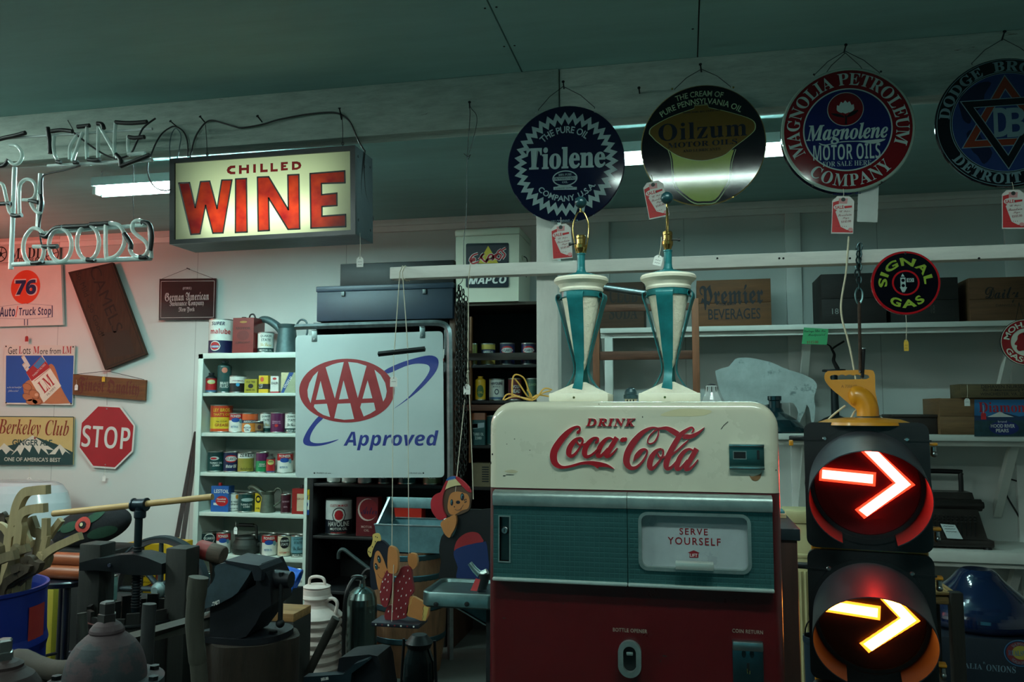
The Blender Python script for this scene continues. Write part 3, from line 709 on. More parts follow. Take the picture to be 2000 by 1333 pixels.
# ================================================================ round enamel signs hung on the beam
SGY = 3.085
def enamel(rgb): return M(rgb, .04, 0, .04, 60, .003, coat=.25, spec=.35)
CREAME = enamel((226, 224, 206)); NAVYE = enamel((12, 16, 44)); BLACKE = enamel((9, 11, 20)); GREENW = enamel((140, 160, 148))
def disc_sign(name, label, zx, cx, cy, R, base, rim, tilt=2.2, Y=SGY):
    """round porcelain sign; zx = PX crop; returns (thing, mesh builder, centre pixel helper)"""
    o = at(zx.ox+cx/zx.sc, zx.oy+cy/zx.sc, Y); zx.o = o; zx.Y = Y
    t = thing(name, label, 'sign', o, (math.radians(-tilt), 0, 0))
    mb = MB(); mb.lathe([(0.001, -.003), (R*.985, -.003), (R*.995, -.0025), (R, 0), (R, .006), (R*.985, .006), (R*.98, .001), (.001, .001)], base, 72, axis='y', mats=[base, base, rim, rim, rim, rim, base])
    # lathe with axis y puts +h toward the viewer; flip so the face looks out
    return t, mb
FY = -.0072   # painted layer, just proud of the face
def disc_mesh(R, base, rim):
    mb = MB(); k = 72
    mb.lathe([(.001, .0062), (R*.985, .0062), (R, .003), (R, -.004), (R*.985, -.004), (R*.98, .0), (.001, .0)], base, k, axis='y', mats=[base, rim, rim, rim, rim, base])
    return mb
def disc(name, label, zx, cx, cy, R, base, rim, tilt=2.2, Y=SGY):
    o = at(zx.ox+cx/zx.sc, zx.oy+cy/zx.sc, Y); zx.o = o; zx.Y = Y
    return thing(name, label, 'sign', o, (math.radians(tilt), 0, 0)), disc_mesh(R, base, rim)
def hang_wire(t, o, nail, l, r, Y, m=WIRE):
    """wire from the sign's two holes up to a nail"""
    mb = MB(); n = at(nail[0], nail[1], BY0-.006)-o
    for e in (l, r):
        p = at(e[0], e[1], Y)-o
        mid = (p*.5+n*.5); mid.z += .006; mid.x += (p.x-n.x)*.06
        mb.tube([tuple(n)]+[tuple(mid)]+[(p.x, p.y-.004, p.z), (p.x, p.y-.009, p.z-.006)], .0013, m, 6)
    return mb.build('hanging_wire', t)
DEG = math.radians
# -- navy sign with zigzag ring
Z = PX(960, 140, 3.507, SGY, Vector()); R = .2286
t, mb = disc('round_sign', 'navy round sign with a pale zigzag ring, leftmost on the beam', Z, 508, 636, R, NAVYE, NAVYE)
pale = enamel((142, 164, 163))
def zz(r0, r1, n=36, ph=0): return [((r0 if i % 2 else r1)*R*math.cos(PI*i/n+ph), (r0 if i % 2 else r1)*R*math.sin(PI*i/n+ph)) for i in range(2*n)]
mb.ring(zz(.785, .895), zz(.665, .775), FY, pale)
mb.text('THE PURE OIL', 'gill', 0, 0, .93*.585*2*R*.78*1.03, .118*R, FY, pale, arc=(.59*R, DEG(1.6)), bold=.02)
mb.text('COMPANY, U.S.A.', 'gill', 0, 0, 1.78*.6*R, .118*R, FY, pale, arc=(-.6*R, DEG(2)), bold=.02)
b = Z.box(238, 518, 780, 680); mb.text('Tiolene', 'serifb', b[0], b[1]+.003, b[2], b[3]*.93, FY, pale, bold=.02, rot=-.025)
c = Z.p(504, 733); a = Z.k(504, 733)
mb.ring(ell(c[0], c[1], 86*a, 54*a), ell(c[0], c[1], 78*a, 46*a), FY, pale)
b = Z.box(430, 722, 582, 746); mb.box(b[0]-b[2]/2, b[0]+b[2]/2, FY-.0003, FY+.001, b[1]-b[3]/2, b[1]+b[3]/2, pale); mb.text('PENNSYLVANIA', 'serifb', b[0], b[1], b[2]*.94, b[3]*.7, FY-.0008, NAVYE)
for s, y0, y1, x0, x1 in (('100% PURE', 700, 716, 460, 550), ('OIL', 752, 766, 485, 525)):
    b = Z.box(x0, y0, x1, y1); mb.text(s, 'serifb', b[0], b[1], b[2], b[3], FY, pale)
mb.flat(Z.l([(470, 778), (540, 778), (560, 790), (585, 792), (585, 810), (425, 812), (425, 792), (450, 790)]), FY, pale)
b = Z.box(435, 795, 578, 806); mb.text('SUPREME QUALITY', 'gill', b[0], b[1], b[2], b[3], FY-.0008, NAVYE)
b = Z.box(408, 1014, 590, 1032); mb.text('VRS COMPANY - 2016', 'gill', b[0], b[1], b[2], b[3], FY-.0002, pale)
for x, y in ((310, 292), (712, 282), (292, 985), (702, 985)):
    p = Z.p(x, y); mb.lathe([(.004, 0), (.004, .001), (.002, .002)], STEEL, 10, (p[0], FY, p[1]), 'y')
mb.build('panel', t); hang_wire(t, Z.o, (1101, 172), (1053, 216), (1162, 212), SGY)
# -- black sign with a brown cap panel above a plain pale green tapered panel
Z = PX(960, 140, 3.507, SGY, Vector()); R = .2290
t, mb = disc('round_sign', 'black round sign with brown cap panel over a plain pale green tapered panel', Z, 1446, 507, R, BLACKE, enamel((120, 104, 60)), 2.0)
gl = enamel((150, 172, 130)); am = enamel((86, 68, 27)); fg = enamel((142, 160, 84))
face = spline([(1222, 545), (1240, 600), (1250, 700), (1268, 785), (1330, 845), (1392, 885), (1450, 888), (1530, 878), (1590, 800), (1622, 740), (1636, 620), (1660, 540)], 3)
def grow(pts, c, k): return [(c[0]+(x-c[0])*k, c[1]+(y-c[1])*k) for x, y in pts]
mb.flat(Z.l(grow(face, (1440, 600), 1.07)), FY+.0004, gl); mb.flat(Z.l(grow(face, (1440, 600), 1.045)), FY, BLACKE); mb.flat(Z.l(face), FY-.0005, fg)
cap = spline([(1085, 432), (1102, 388), (1225, 320), (1388, 262)], 4)+[(1390, 242), (1480, 236), (1486, 254)]+spline([(1490, 256), (1620, 285), (1775, 335), (1802, 392), (1765, 440), (1660, 520), (1580, 580), (1440, 612), (1300, 588), (1205, 535), (1130, 480)], 4)
mb.flat(Z.l(grow(cap, (1445, 420), 1.018)), FY-.001, gl); mb.flat(Z.l(cap), FY-.0014, am)
dk = enamel((20, 22, 36)); gt = enamel((140, 160, 128))
b = Z.box(1140, 342, 1745, 470); mb.text('Oilzum', 'serifb', b[0], b[1], b[2], b[3]*.92, FY-.002, dk, space=1.05)
b = Z.box(1205, 475, 1680, 520); mb.text('MOTOR OILS', 'serifb', b[0], b[1], b[2], b[3]*.8, FY-.002, dk)
b = Z.box(1310, 532, 1565, 550); mb.text('AND LUBRICANTS', 'serifb', b[0], b[1], b[2], b[3], FY-.002, dk)
b = Z.box(1310, 275, 1570, 287); mb.text('TRADE MARK REG. US PAT. OFF.', 'serifb', b[0], b[1], b[2], b[3], FY-.002, dk)
cc = Z.p(1437, 710); k = Z.k(1446, 300)
mb.text('PURE PENNSYLVANIA OIL', 'gill', cc[0], cc[1], 585*k, 42*k, FY, gt, arc=(524*k, DEG(-.5)), bold=.012)
mb.text('THE CREAM OF', 'gill', cc[0], cc[1], 330*k, 40*k, FY, gt, arc=(578*k, DEG(0.5)), bold=.012)
for x, y in ((1238, 128), (1655, 118), (1218, 872), (1655, 860)):
    p = Z.p(x, y); mb.lathe([(.004, 0), (.004, .001), (.002, .002)], BRASS, 10, (p[0], FY, p[1]), 'y')
mb.build('panel', t); hang_wire(t, Z.o, (1370, 138), (1318, 176), (1426, 171), SGY)
# -- red ringed blue sign, and the dark one behind it
Z = PX(1480, 60, 3.173, SGY+.03, Vector()); R = .2286
t2, mb = disc('round_sign', 'dark round sign almost hidden behind the red ringed one', Z, 540, 640, R*.99, NAVYE, BLACKE, 2, SGY+.022)
mb.build('panel', t2); hang_wire(t2, Z.o, (1650, 106), (1602, 160), (1700, 160), SGY+.022)
Z = PX(1480, 60, 3.173, SGY-.01, Vector())
t, mb = disc('round_sign', 'red ringed blue sign with a white flower in a small red circle', Z, 553, 617, R, GREENW, GREENW, 1.2, SGY-.01)
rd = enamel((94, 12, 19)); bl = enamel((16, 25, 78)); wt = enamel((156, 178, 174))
mb.ring(ell(0, 0, .955*R, .955*R, 72), ell(0, 0, .665*R, .665*R, 72), FY, rd)
mb.flat(ell(0, 0, .665*R, .665*R, 72), FY, wt); mb.flat(ell(0, 0, .645*R, .645*R, 72), FY-.0004, bl)
mb.text('MAGNOLIA PETROLEUM', 'serifb', 0, 0, DEG(229)*.815*R, .2*R, FY-.0006, wt, arc=(.815*R, DEG(4)), space=1.05)
mb.text('COMPANY', 'serifb', 0, 0, DEG(88)*.81*R, .2*R, FY-.0006, wt, arc=(-.81*R, DEG(2.5)), space=1.05)
c = Z.p(540, 492); r0 = 113*Z.k(540, 492)
mb.flat(ell(c[0], c[1], r0, r0*1.0, 48), FY-.0006, wt); mb.flat(ell(c[0], c[1], r0*.965, r0*.965, 48), FY-.0009, rd)
for dx, dz, a, s in ((-.30, .02, .5, 1), (.30, .02, -.5, 1), (-.16, .16, .2, 1.1), (.16, .16, -.2, 1.1), (0, .2, 0, 1.15), (-.1, -.02, .25, .9), (.12, -.02, -.25, .9), (0, -.05, 0, .85)):
    pet = [(-.0, -.30), (-.15, -.12), (-.17, .05), (-.08, .2), (0, .3), (.08, .2), (.17, .05), (.15, -.12)]
    P = [rot2((x*s, z*s), a) for x, z in spline(pet, 3, True)]
    mb.flat([(c[0]+(x+dx)*r0*1.05*1.0, c[1]+(z+dz)*r0) for x, z in P], FY-.0012-.0001*s, rd); mb.flat([(c[0]+(x*.88+dx)*r0*1.05, c[1]+(z*.88+dz)*r0) for x, z in P], FY-.0014-.0002*s, wt)
mb.stroke([(c[0]+x*r0, c[1]+z*r0) for x, z in ((0, -.35), (.02, -.6), (.0, -.9))], [.08*r0, .1*r0, .12*r0], FY-.0012, BLACKE)
mb.flat([(c[0]+x*r0, c[1]+z*r0) for x, z in spline([(-.8, -.2), (-.5, -.4), (-.05, -.5), (-.3, -.28)], 3, True)], FY-.0012, BLACKE); mb.flat([(c[0]+x*r0, c[1]+z*r0) for x, z in spline([(.7, -.1), (.5, -.35), (.05, -.5), (.3, -.2)], 3, True)], FY-.0012, BLACKE)
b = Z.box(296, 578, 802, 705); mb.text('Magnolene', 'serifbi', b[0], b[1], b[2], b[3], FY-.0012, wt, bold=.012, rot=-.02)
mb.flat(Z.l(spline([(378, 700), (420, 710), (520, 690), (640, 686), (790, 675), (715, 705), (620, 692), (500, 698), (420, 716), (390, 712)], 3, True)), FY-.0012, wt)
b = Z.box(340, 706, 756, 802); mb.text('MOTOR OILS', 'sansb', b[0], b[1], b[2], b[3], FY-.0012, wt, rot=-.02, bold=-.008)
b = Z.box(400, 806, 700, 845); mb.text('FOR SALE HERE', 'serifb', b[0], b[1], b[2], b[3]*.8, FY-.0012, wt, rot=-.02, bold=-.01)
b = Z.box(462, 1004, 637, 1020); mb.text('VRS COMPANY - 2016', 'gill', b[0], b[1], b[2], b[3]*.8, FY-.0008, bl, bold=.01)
for x, y in ((345, 280), (758, 262), (340, 962), (766, 942)):
    p = Z.p(x, y); mb.lathe([(.004, 0), (.004, .001), (.002, .002)], BLACK, 10, (p[0], FY-.001, p[1]), 'y')
mb.build('panel', t); hang_wire(t, Z.o, (1650, 102), (1590, 148), (1716, 143), SGY-.01)
# -- star sign at the right edge
Z = PX(1480, 60, 3.173, SGY-.01, Vector())
t, mb = disc('round_sign', 'dark blue round sign with an interlaced six pointed star', Z, 1537, 571, R, BLACKE, BLACKE, 1.0, SGY-.01)
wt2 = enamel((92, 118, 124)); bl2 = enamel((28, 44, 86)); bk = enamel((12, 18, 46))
mb.ring(ell(0, 0, .98*R, .98*R, 72), ell(0, 0, .97*R, .97*R, 72), FY, wt2)
mb.flat(ell(0, 0, .79*R, .79*R, 72), FY, wt2); mb.flat(ell(0, 0, .778*R, .778*R, 72), FY-.0003, BLACKE); mb.flat(ell(0, 0, .765*R, .765*R, 72), FY-.0005, wt2); mb.flat(ell(0, 0, .755*R, .755*R, 72), FY-.0007, bl2)
for P in ([(1240, 440), (1290, 380), (1370, 330), (1440, 330), (1400, 400), (1390, 470), (1330, 520), (1310, 580), (1270, 560), (1250, 500)], [(1290, 640), (1350, 620), (1390, 680), (1450, 760), (1400, 830), (1360, 780), (1320, 740)], [(1640, 400), (1720, 380), (1790, 440), (1820, 520), (1760, 560), (1690, 500)], [(1660, 620), (1760, 600), (1800, 660), (1740, 760), (1690, 720)]):
    mb.flat(Z.l(spline(P, 3, True)), FY-.0009, bk)
def tri(s, r, ph): return [(s*r*math.cos(ph+2*PI*k/3), s*r*math.sin(ph+2*PI*k/3)) for k in range(3)]
for ph, m_, dy in ((PI/2, enamel((96, 40, 26)), 0), (-PI/2, BLACKE, .0006)):
    c0 = (0, 0)
    for ro, ri, m2, d in ((.74, .50, wt2, 0), (.715, .525, m_, .0003)):
        mb.ring(tri(1, ro*R, ph), tri(1, ri*R, ph), FY-.0011-dy-d, m2)
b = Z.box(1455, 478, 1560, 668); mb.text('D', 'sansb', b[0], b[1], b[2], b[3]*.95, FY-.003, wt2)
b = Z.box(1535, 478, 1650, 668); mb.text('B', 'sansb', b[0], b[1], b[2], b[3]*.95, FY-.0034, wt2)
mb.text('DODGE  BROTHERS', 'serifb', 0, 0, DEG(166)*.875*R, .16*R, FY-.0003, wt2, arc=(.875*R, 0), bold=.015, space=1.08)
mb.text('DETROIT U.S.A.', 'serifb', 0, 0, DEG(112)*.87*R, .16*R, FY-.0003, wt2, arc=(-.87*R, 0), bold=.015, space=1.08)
mb.build('panel', t); hang_wire(t, Z.o, (1958, 78), (1896, 126), (2022, 120), SGY-.01)
# -- small green lettered sign on the rail
Z = PX(1340, 480, 3.03, RY-.012, Vector()); R = .113
t, mb = disc('round_sign', 'small black sign with red rim and green letters on the rail', Z, 1297, 222, R, BLACKE, enamel((168, 24, 32)), 0, RY-.012)
gr = enamel((136, 160, 60)); r1 = enamel((168, 24, 32))
mb.ring(ell(0, 0, .985*R, .985*R, 64), ell(0, 0, .93*R, .93*R, 64), FY, r1); mb.ring(ell(0, 0, .40*R, .40*R, 48), ell(0, 0, .345*R, .345*R, 48), FY, r1)
mb.text('SIGNAL', 'gill', 0, 0, DEG(196)*.665*R, .26*R, FY, gr, arc=(.665*R, DEG(2)), bold=.035, space=1.15)
mb.text('GAS', 'gill', 0, 0, DEG(86)*.66*R, .27*R, FY, gr, arc=(-.66*R, DEG(1)), bold=.035, space=1.25)
b = Z.box(1262, 185, 1300, 262); mb.box(b[0]-b[2]*.4, b[0]+b[2]*.4, FY-.0003, FY+.001, b[1]-b[3]*.4, b[1]+b[3]*.42, wt)
for dz in (.2, -.2): mb.flat(ell(b[0], b[1]+dz*b[3], b[2]*.27, b[2]*.27, 16), FY-.0009, BLACKE)
mb.flat(Z.l([(1268, 186), (1278, 168), (1290, 186)]), FY-.0004, wt); mb.flat(Z.l([(1262, 248), (1305, 248), (1290, 278), (1276, 278)]), FY-.0004, wt)
b = Z.box(1302, 195, 1345, 218); mb.box(b[0]-b[2]/2, b[0]+b[2]/2, FY-.0003, FY+.001, b[1]-b[3]/2, b[1]+b[3]/2, wt); mb.text('GO', 'gill', b[0], b[1], b[2]*.7, b[3]*.7, FY-.0008, BLACKE, bold=.02)
mb.build('panel', t)
n = MB(); p = at(1765, 497, RY)-Z.o; n.cyl((p.x, -.012, p.z), (p.x, .014, p.z), .0035, BLACK, 8); n.build('screw', t)
string_tag(1769, 612, RY-.012, 1770, 675, 9, 22, 'tiny yellow tag strung below the small green lettered sign', M((214, 170, 50), .6))

# ---------------------------------------------------------------- red and white sale tags
SALR = M((196, 40, 44), .55, var=.06); SALW = M((226, 220, 214), .6, var=.03); PINK = M((214, 150, 150), .6)
def sale_tag(cx, cy, w, h, tilt, label, Y=SGY-.02):
    p = at(cx, cy, Y); a, b = mpp(cx, cy, Y); w *= a; h *= b
    t = thing('sale_tag', label, 'sale tag', p, (0, -tilt, 0), 'red sale tags'); mb = MB()
    x0, x1, z0, z1 = -w/2, w/2, -h/2, h/2; c = w*.22
    mb.prism([(x0, z0), (x1, z0), (x1, z1-c), (x1-c, z1), (x0+c, z1), (x0, z1-c)], -.0004, .0004, SALW)
    mb.flat([(x0+w*.03, z0+h*.03), (x1-w*.03, z0+h*.03), (x1-w*.03, z0+h*.1), (x1-w*.3, z0+h*.1), (x0+w*.42, z0+h*.18), (x0+w*.16, z0+h*.58), (x0+w*.3, z0+h*.67), (x0+w*.3, z1-c*1.0), (x0+w*.03, z1-c*1.4)], -.001, SALR)
    mb.flat([(x0+w*.3, z1-h*.06), (x1-w*.3, z1-h*.06), (x1-w*.32, z1-h*.2), (x0+w*.3, z1-h*.2)], -.001, PINK)
    mb.flat(ell(x0+w*.33, h*.2, w*.26, h*.085, 20), -.0013, SALW); mb.text('SALE', 'gill', x0+w*.33, h*.2, w*.4, h*.09, -.0017, SALR, bold=.02, rot=.08)
    mb.flat([(x0+w*.55, h*.17), (x1-w*.1, h*.2), (x1-w*.1, h*.25), (x0+w*.55, h*.235)], -.0013, SALR)
    mb.flat(ell(x1-w*.13, z0+h*.11, w*.11, h*.05, 14), -.0014, PINK)
    mb.flat(ell(0, z1-h*.09, w*.1, w*.1, 16), -.0014, M((60, 62, 60), .5)); mb.flat(ell(0, z1-h*.09, w*.045, w*.045, 10), -.0017, BLACK)
    for i, (s, dx) in enumerate((('18" Repro', .08), ('Porcelain', .08), ('Sign', .14), ('$145.00', .16))):
        mb.text(s, 'script', w*dx, h*(.09-.09*i), w*(.5, .62, .3, .45)[i], h*.065, -.0018, M((130, 28, 40), .6), rot=.1)
    for i in range(6): mb.flat(ell(x0+w*(.22+.09*i), z0+h*.19, w*.02, w*.02, 6), -.0018, M((120, 30, 40), .6))
    mb.build('card', t)
    s = MB(); s.tube([(0, -.001, z1-h*.09), (.002, .004, z1+.01), (.001, .012, z1+.03)], .001, STRING, 6); s.build('string', t)
    return t
sale_tag(1097, 472, 39, 68, .06, 'red sale tag hanging under the navy zigzag sign')
sale_tag(1281, 390, 40, 72, .17, 'red sale tag tilted against the black sign with brown cap', SGY-.025)
sale_tag(1646, 420, 43, 73, -.06, 'red sale tag hanging under the red ringed blue sign', SGY-.03)
sale_tag(1979, 409, 44, 76, -.04, 'red sale tag hanging under the star sign', SGY-.03)
p = at(1695, 402, SGY+.012); w, h = mpp(1695, 402, SGY); mb = MB(); mb.box(-20*w, 20*w, -.0005, .0005, -32*h, 40*h, M((196, 200, 196), .8, bump=.05))
tag(mb.build('blank_card', None, p, (0, .07, 0)), 'blank pale paper card beside the red sale tag under the red ringed sign', 'card')

# ================================================================ lit wine box
WY = 3.04
wo = at(513, 381, WY); WP = PX(330, 280, 4.878, WY, wo)
wine = thing('lightbox_sign', 'glowing box sign that reads chilled wine, hung from the beam', 'lit sign', wo)
fo = WP.l([(10, 150), (1775, 20), (1780, 870), (10, 965)]); fi = WP.l([(58, 190), (1728, 72), (1735, 828), (58, 920)])
sideM = M((30, 43, 48), .45, .35, .5, 9, .2, wear=((30, 38, 44), .6, 7)); frameM = M((10, 16, 18), .35, .2)
WD = .185
sh = MB(); n = 4
fo3 = fo
sh.add([(p[0], .012, p[1]) for p in fo3]+[(p[0], WD, p[1]) for p in fo3], [(0, 4, 5, 1), (1, 5, 6, 2), (2, 6, 7, 3), (3, 7, 4, 0), (4, 7, 6, 5)], sideM)
for x in (1, 2):
    for fy, fz in ((.03, .1), (.03, .82), (.16, .12), (.16, .86), (.10, .16)):
        a, b_ = fo[1], fo[2]; sh.lathe([(.006, 0), (.006, .002)], BLACK, 10, (a[0]+(b_[0]-a[0])*fz, fy, a[1]+(b_[1]-a[1])*fz), 'x') if x == 1 else None
sh.build('case', wine, smooth=False)['label'] = 'worn dark sheet metal case'
f_ = MB(); f_.ringprism(fo, fi, -.004, .014, frameM); f_.build('frame', wine, smooth=False)
lit = MB(); tb = EMIT((.86, 1., .70), 17.0); zl_ = WP.p(900, 690)[1]; xa, xb = WP.p(330, 600)[0], WP.p(1430, 600)[0]
lit.tube([(xa, .085, zl_-.0), (xb, .085, zl_+.012)], .013, tb, 10); lit.build('inner_tube', wine)
lit2 = MB(); zl2 = WP.p(900, 300)[1]; lit2.tube([(WP.p(200, 600)[0], .115, zl2-.008), (WP.p(1600, 600)[0], .115, zl2+.012)], .011, EMIT((.80, 1., .62), 4.5), 10); lit2.build('inner_tube', wine)
def translucent(rgb, diff, noise=None):
    m = bpy.data.materials.new('backlit_panel'); m.use_nodes = True; nt = m.node_tree; N = nt.nodes; L = nt.links
    out = N['Material Output']; b = N['Principled BSDF']; b.inputs['Base Color'].default_value = (*lin(diff), 1); b.inputs['Roughness'].default_value = .35
    tr = N.new('ShaderNodeBsdfTranslucent'); tr.inputs[0].default_value = (*rgb, 1)
    if noise:
        tc = N.new('ShaderNodeTexCoord'); nz = N.new('ShaderNodeTexNoise'); nz.inputs['Scale'].default_value = 13; nz.inputs['Detail'].default_value = 7; L.new(tc.outputs['Object'], nz.inputs[0])
        rp = N.new('ShaderNodeValToRGB'); L.new(nz.outputs[0], rp.inputs[0]); rp.color_ramp.elements[0].position = .34; rp.color_ramp.elements[1].position = .7
        rp.color_ramp.elements[0].color = (*rgb, 1); rp.color_ramp.elements[1].color = (*noise, 1); L.new(rp.outputs[0], tr.inputs[0])
    mx = N.new('ShaderNodeMixShader'); mx.inputs[0].default_value = .75; L.new(b.outputs[0], mx.inputs[1]); L.new(tr.outputs[0], mx.inputs[2]); L.new(mx.outputs[0], out.inputs[0])
    return m
paneM = translucent((.80, .84, .66), (190, 200, 170)); redT = translucent((.27, .003, .006), (110, 10, 14), (.66, .05, .008)); redC = translucent((.20, .012, .014), (130, 16, 22))
LW = [[(90, 378), (192, 374), (247, 612), (297, 365), (385, 360), (455, 622), (500, 350), (597, 348), (512, 853), (415, 856), (345, 590), (293, 862), (205, 868)], [(632, 340), (735, 335), (742, 845), (630, 850)],
      [(840, 322), (947, 318), (1135, 632), (1130, 302), (1235, 296), (1243, 815), (1132, 820), (946, 520), (953, 830), (848, 836)], [(1342, 288), (1672, 262), (1675, 375), (1450, 382), (1452, 490), (1597, 474), (1598, 592), (1455, 602), (1455, 695), (1680, 678), (1682, 793), (1350, 808)]]
LC = [[(627, 208), (580, 212), (556, 228), (545, 255), (554, 278), (582, 293), (627, 292), (627, 268), (592, 270), (572, 256), (592, 236), (627, 233)], [(662, 208), (688, 207), (688, 232), (733, 230), (733, 202), (758, 201), (758, 284), (733, 285), (733, 254), (688, 256), (688, 290), (662, 291)],
      [(798, 197), (823, 196), (823, 278), (798, 279)], [(865, 192), (890, 191), (890, 250), (936, 247), (936, 271), (865, 275)], [(963, 187), (987, 186), (987, 246), (1032, 243), (1032, 266), (963, 270)],
      [(1062, 178), (1128, 174), (1128, 195), (1088, 198), (1088, 206), (1112, 205), (1112, 224), (1088, 226), (1088, 236), (1128, 233), (1128, 254), (1062, 259)],
      [(1167, 172), (1215, 170), (1245, 180), (1258, 208), (1247, 235), (1215, 250), (1167, 253)]]
DH = [(1192, 194), (1212, 194), (1226, 201), (1231, 212), (1225, 223), (1212, 229), (1192, 231)]
pm_ = MB(); fillflat(pm_, [fi]+[WP.l(q) for q in LW+LC+[DH]], .004, paneM)
for q in LW: fillflat(pm_, [WP.l(q)], .004, redT)
for q in LC[:-1]: fillflat(pm_, [WP.l(q)], .004, redC)
fillflat(pm_, [WP.l(LC[-1]), WP.l(DH)], .004, redC)
kk = WP.k(900, 500)
for q in LW:
    P = WP.l(q)
    for i in range(len(P)):
        a, b_ = P[i], P[(i+1) % len(P)]; d = math.hypot(b_[0]-a[0], b_[1]-a[1]); ux, uz = (b_[0]-a[0])/d*5*kk, (b_[1]-a[1])/d*5*kk
        pm_.stroke([(a[0]-ux, a[1]-uz), (b_[0]+ux, b_[1]+uz)], 14*kk, .0025, BLACK)
pm_.build('panel', wine, smooth=False)['label'] = 'pale glowing panel with red letters'
wp = PX(300, 180, 3.702, WY, wo)
hw = MB()
for (x0, y0), (x1, y1) in (((375, 235), (378, 466)), ((1362, 165), (1360, 388))):
    a = at(300+x0/3.702, 180+y0/3.702, BY0-.012)-wo; b_ = wp.p(x1, y1)
    hw.tube([tuple(a), ((a.x+b_[0])/2+.002, a.y*.5+.005, (a.z+b_[1])/2), (b_[0], .01, b_[1]-.004)], .0016, WIRE, 6)
    hw.tube([(b_[0]+.005*math.cos(q), .01, b_[1]+.012+.007*math.sin(q)) for q in [2*PI*i/10 for i in range(10)]], .0014, WIRE, 5, closed=True)
hw.build('hanging_wire', wine)
cb = MB(); Yc = BY0-.012
cb.tube(spline([tuple(at(300+x/3.702, 180+y/3.702, Yc)-wo) for x, y in ((262, 480), (275, 420), (300, 330), (345, 255), (385, 215), (430, 205), (520, 230), (590, 250), (640, 257), (780, 235), (900, 200), (1080, 165), (1230, 148), (1320, 150), (1385, 180), (1430, 235), (1480, 350), (1515, 410), (1530, 428))], 5), .0036, WIRE, 8)
cb.build('cord', wine)
c2 = MB(); Xs = fo[1][0]+.003
def sidept(x, y):   # a point of the right side of the case seen at crop pixel (x, y)
    d = _r*((300+x/3.702-1000)/FPX)+_u*((666.5-180-y/3.702)/FPX)+_f; tt = (wo.x+Xs-EYE.x)/d.x
    return tuple(EYE+d*tt-wo)
c2.tube(spline([sidept(*p) for p in ((1530, 428), (1522, 520), (1525, 620), (1535, 740), (1580, 880), (1585, 930), (1560, 965), (1535, 975))], 5), .0022, WIRE, 6)
c2.tube(spline([sidept(*p) for p in ((1522, 430), (1510, 560), (1500, 700), (1520, 860), (1535, 975), (1536, 992))], 5), .0018, WIRE, 6)
c2.build('side_wire', wine)
string_tag(703, 455, WY+.03, 703, 512, 13, 20, 'small white tag strung under the right end of the lit wine box', marks=2)

# ================================================================ unlit glass-tube sign at the top left
NY = 3.0
no = at(150, 400, NY); NZ = PX(0, 200, 3.92, NY, no)
neon = thing('neon_sign', 'unlit clear glass tube lettering hung from the beam, dark blocked out joints', 'neon sign', no)
GL = GLASS((226, 238, 234), .62, .08); ROD = M((196, 208, 204), .3, var=.1, coat=.4); TAR = M((14, 17, 18), .45, var=.2)
def gl(name, strokes, dark, y=0., r=.0085, lab=None):
    mb = MB()
    for pts, cl in strokes: mb.tube([(x, y, z) for x, z in spline(NZ.l(pts), 5, cl)], r, GL, 10, closed=cl)
    for pts in dark: mb.tube([(x, y, z) for x, z in spline(NZ.l(pts), 4)], r*1.25, TAR, 10)
    o = mb.build(name, neon)
    if lab: o['label'] = lab
def EL(cx, cy, a, b, n=14): return [(cx+a*math.cos(2*PI*i/n), cy+b*math.sin(2*PI*i/n)) for i in range(n)]
G_ = [(345, 1020), (320, 985), (270, 968), (228, 1000), (196, 1060), (190, 1140), (215, 1212), (265, 1240), (320, 1220), (345, 1160), (335, 1112), (265, 1108)]
gl('letter_tube', [(G_, False)], [[(255, 1235), (300, 1232), (340, 1222)], [(340, 1108), (400, 1108), (450, 1106)]], -.008)
gl('letter_tube', [(EL(475, 1097, 86, 126), True)], [[(330, 1020), (370, 1032), (405, 995), (440, 968), (490, 960)]], -.01)
gl('letter_tube', [(EL(686, 1078, 84, 132), True)], [[(500, 958), (600, 955), (690, 950), (700, 945)], [(680, 1208), (720, 1212), (735, 1208)]], -.01)
gl('letter_tube', [([(822, 940), (820, 1060), (826, 1180), (850, 1198), (915, 1170), (962, 1090), (958, 1000), (920, 945), (850, 930)], False)], [[(705, 940), (780, 936), (830, 932), (850, 930)], [(962, 1010), (990, 1050), (1012, 1090), (1010, 1130)]], -.01)
gl('letter_tube', [([(1118, 950), (1110, 925), (1075, 910), (1035, 930), (1030, 985), (1080, 1035), (1130, 1075), (1148, 1130), (1125, 1175), (1080, 1190), (1030, 1170), (1010, 1130)], False)], [[(1100, 925), (1150, 935), (1172, 1000), (1170, 1080), (1160, 1140)], [(1085, 1190), (1125, 1192), (1140, 1186)]], -.012)
gl('support_rod', [], [], 0); bpy.data.objects.remove(bpy.data.objects['support_rod'])
rods = [((330, 995), (1105, 935), .009), ((82, 1238), (1140, 1190), .0105), ((92, 490), (64, 1275), .010), ((292, 540), (270, 965), .010), ((350, 480), (1150, 435), .008), ((0, 270), (1150, 195), .006), ((1128, 940), (1142, 1190), .009)]
for a, b_, r in rods:
    pa, pb = NZ.p(*a), NZ.p(*b_); MB().tube([(pa[0], .014, pa[1]), (pb[0], .014, pb[1])], r, ROD, 10).build('support_rod', neon)
def TL(strokes, dark=()): gl('letter_tube', [(s, False) for s in strokes], dark, -.004, .0075)
TL([[(5, 620), (30, 640), (50, 720), (75, 830), (100, 865)]], [[(95, 865), (130, 872), (172, 865)], [(0, 780), (40, 778), (85, 776)]])
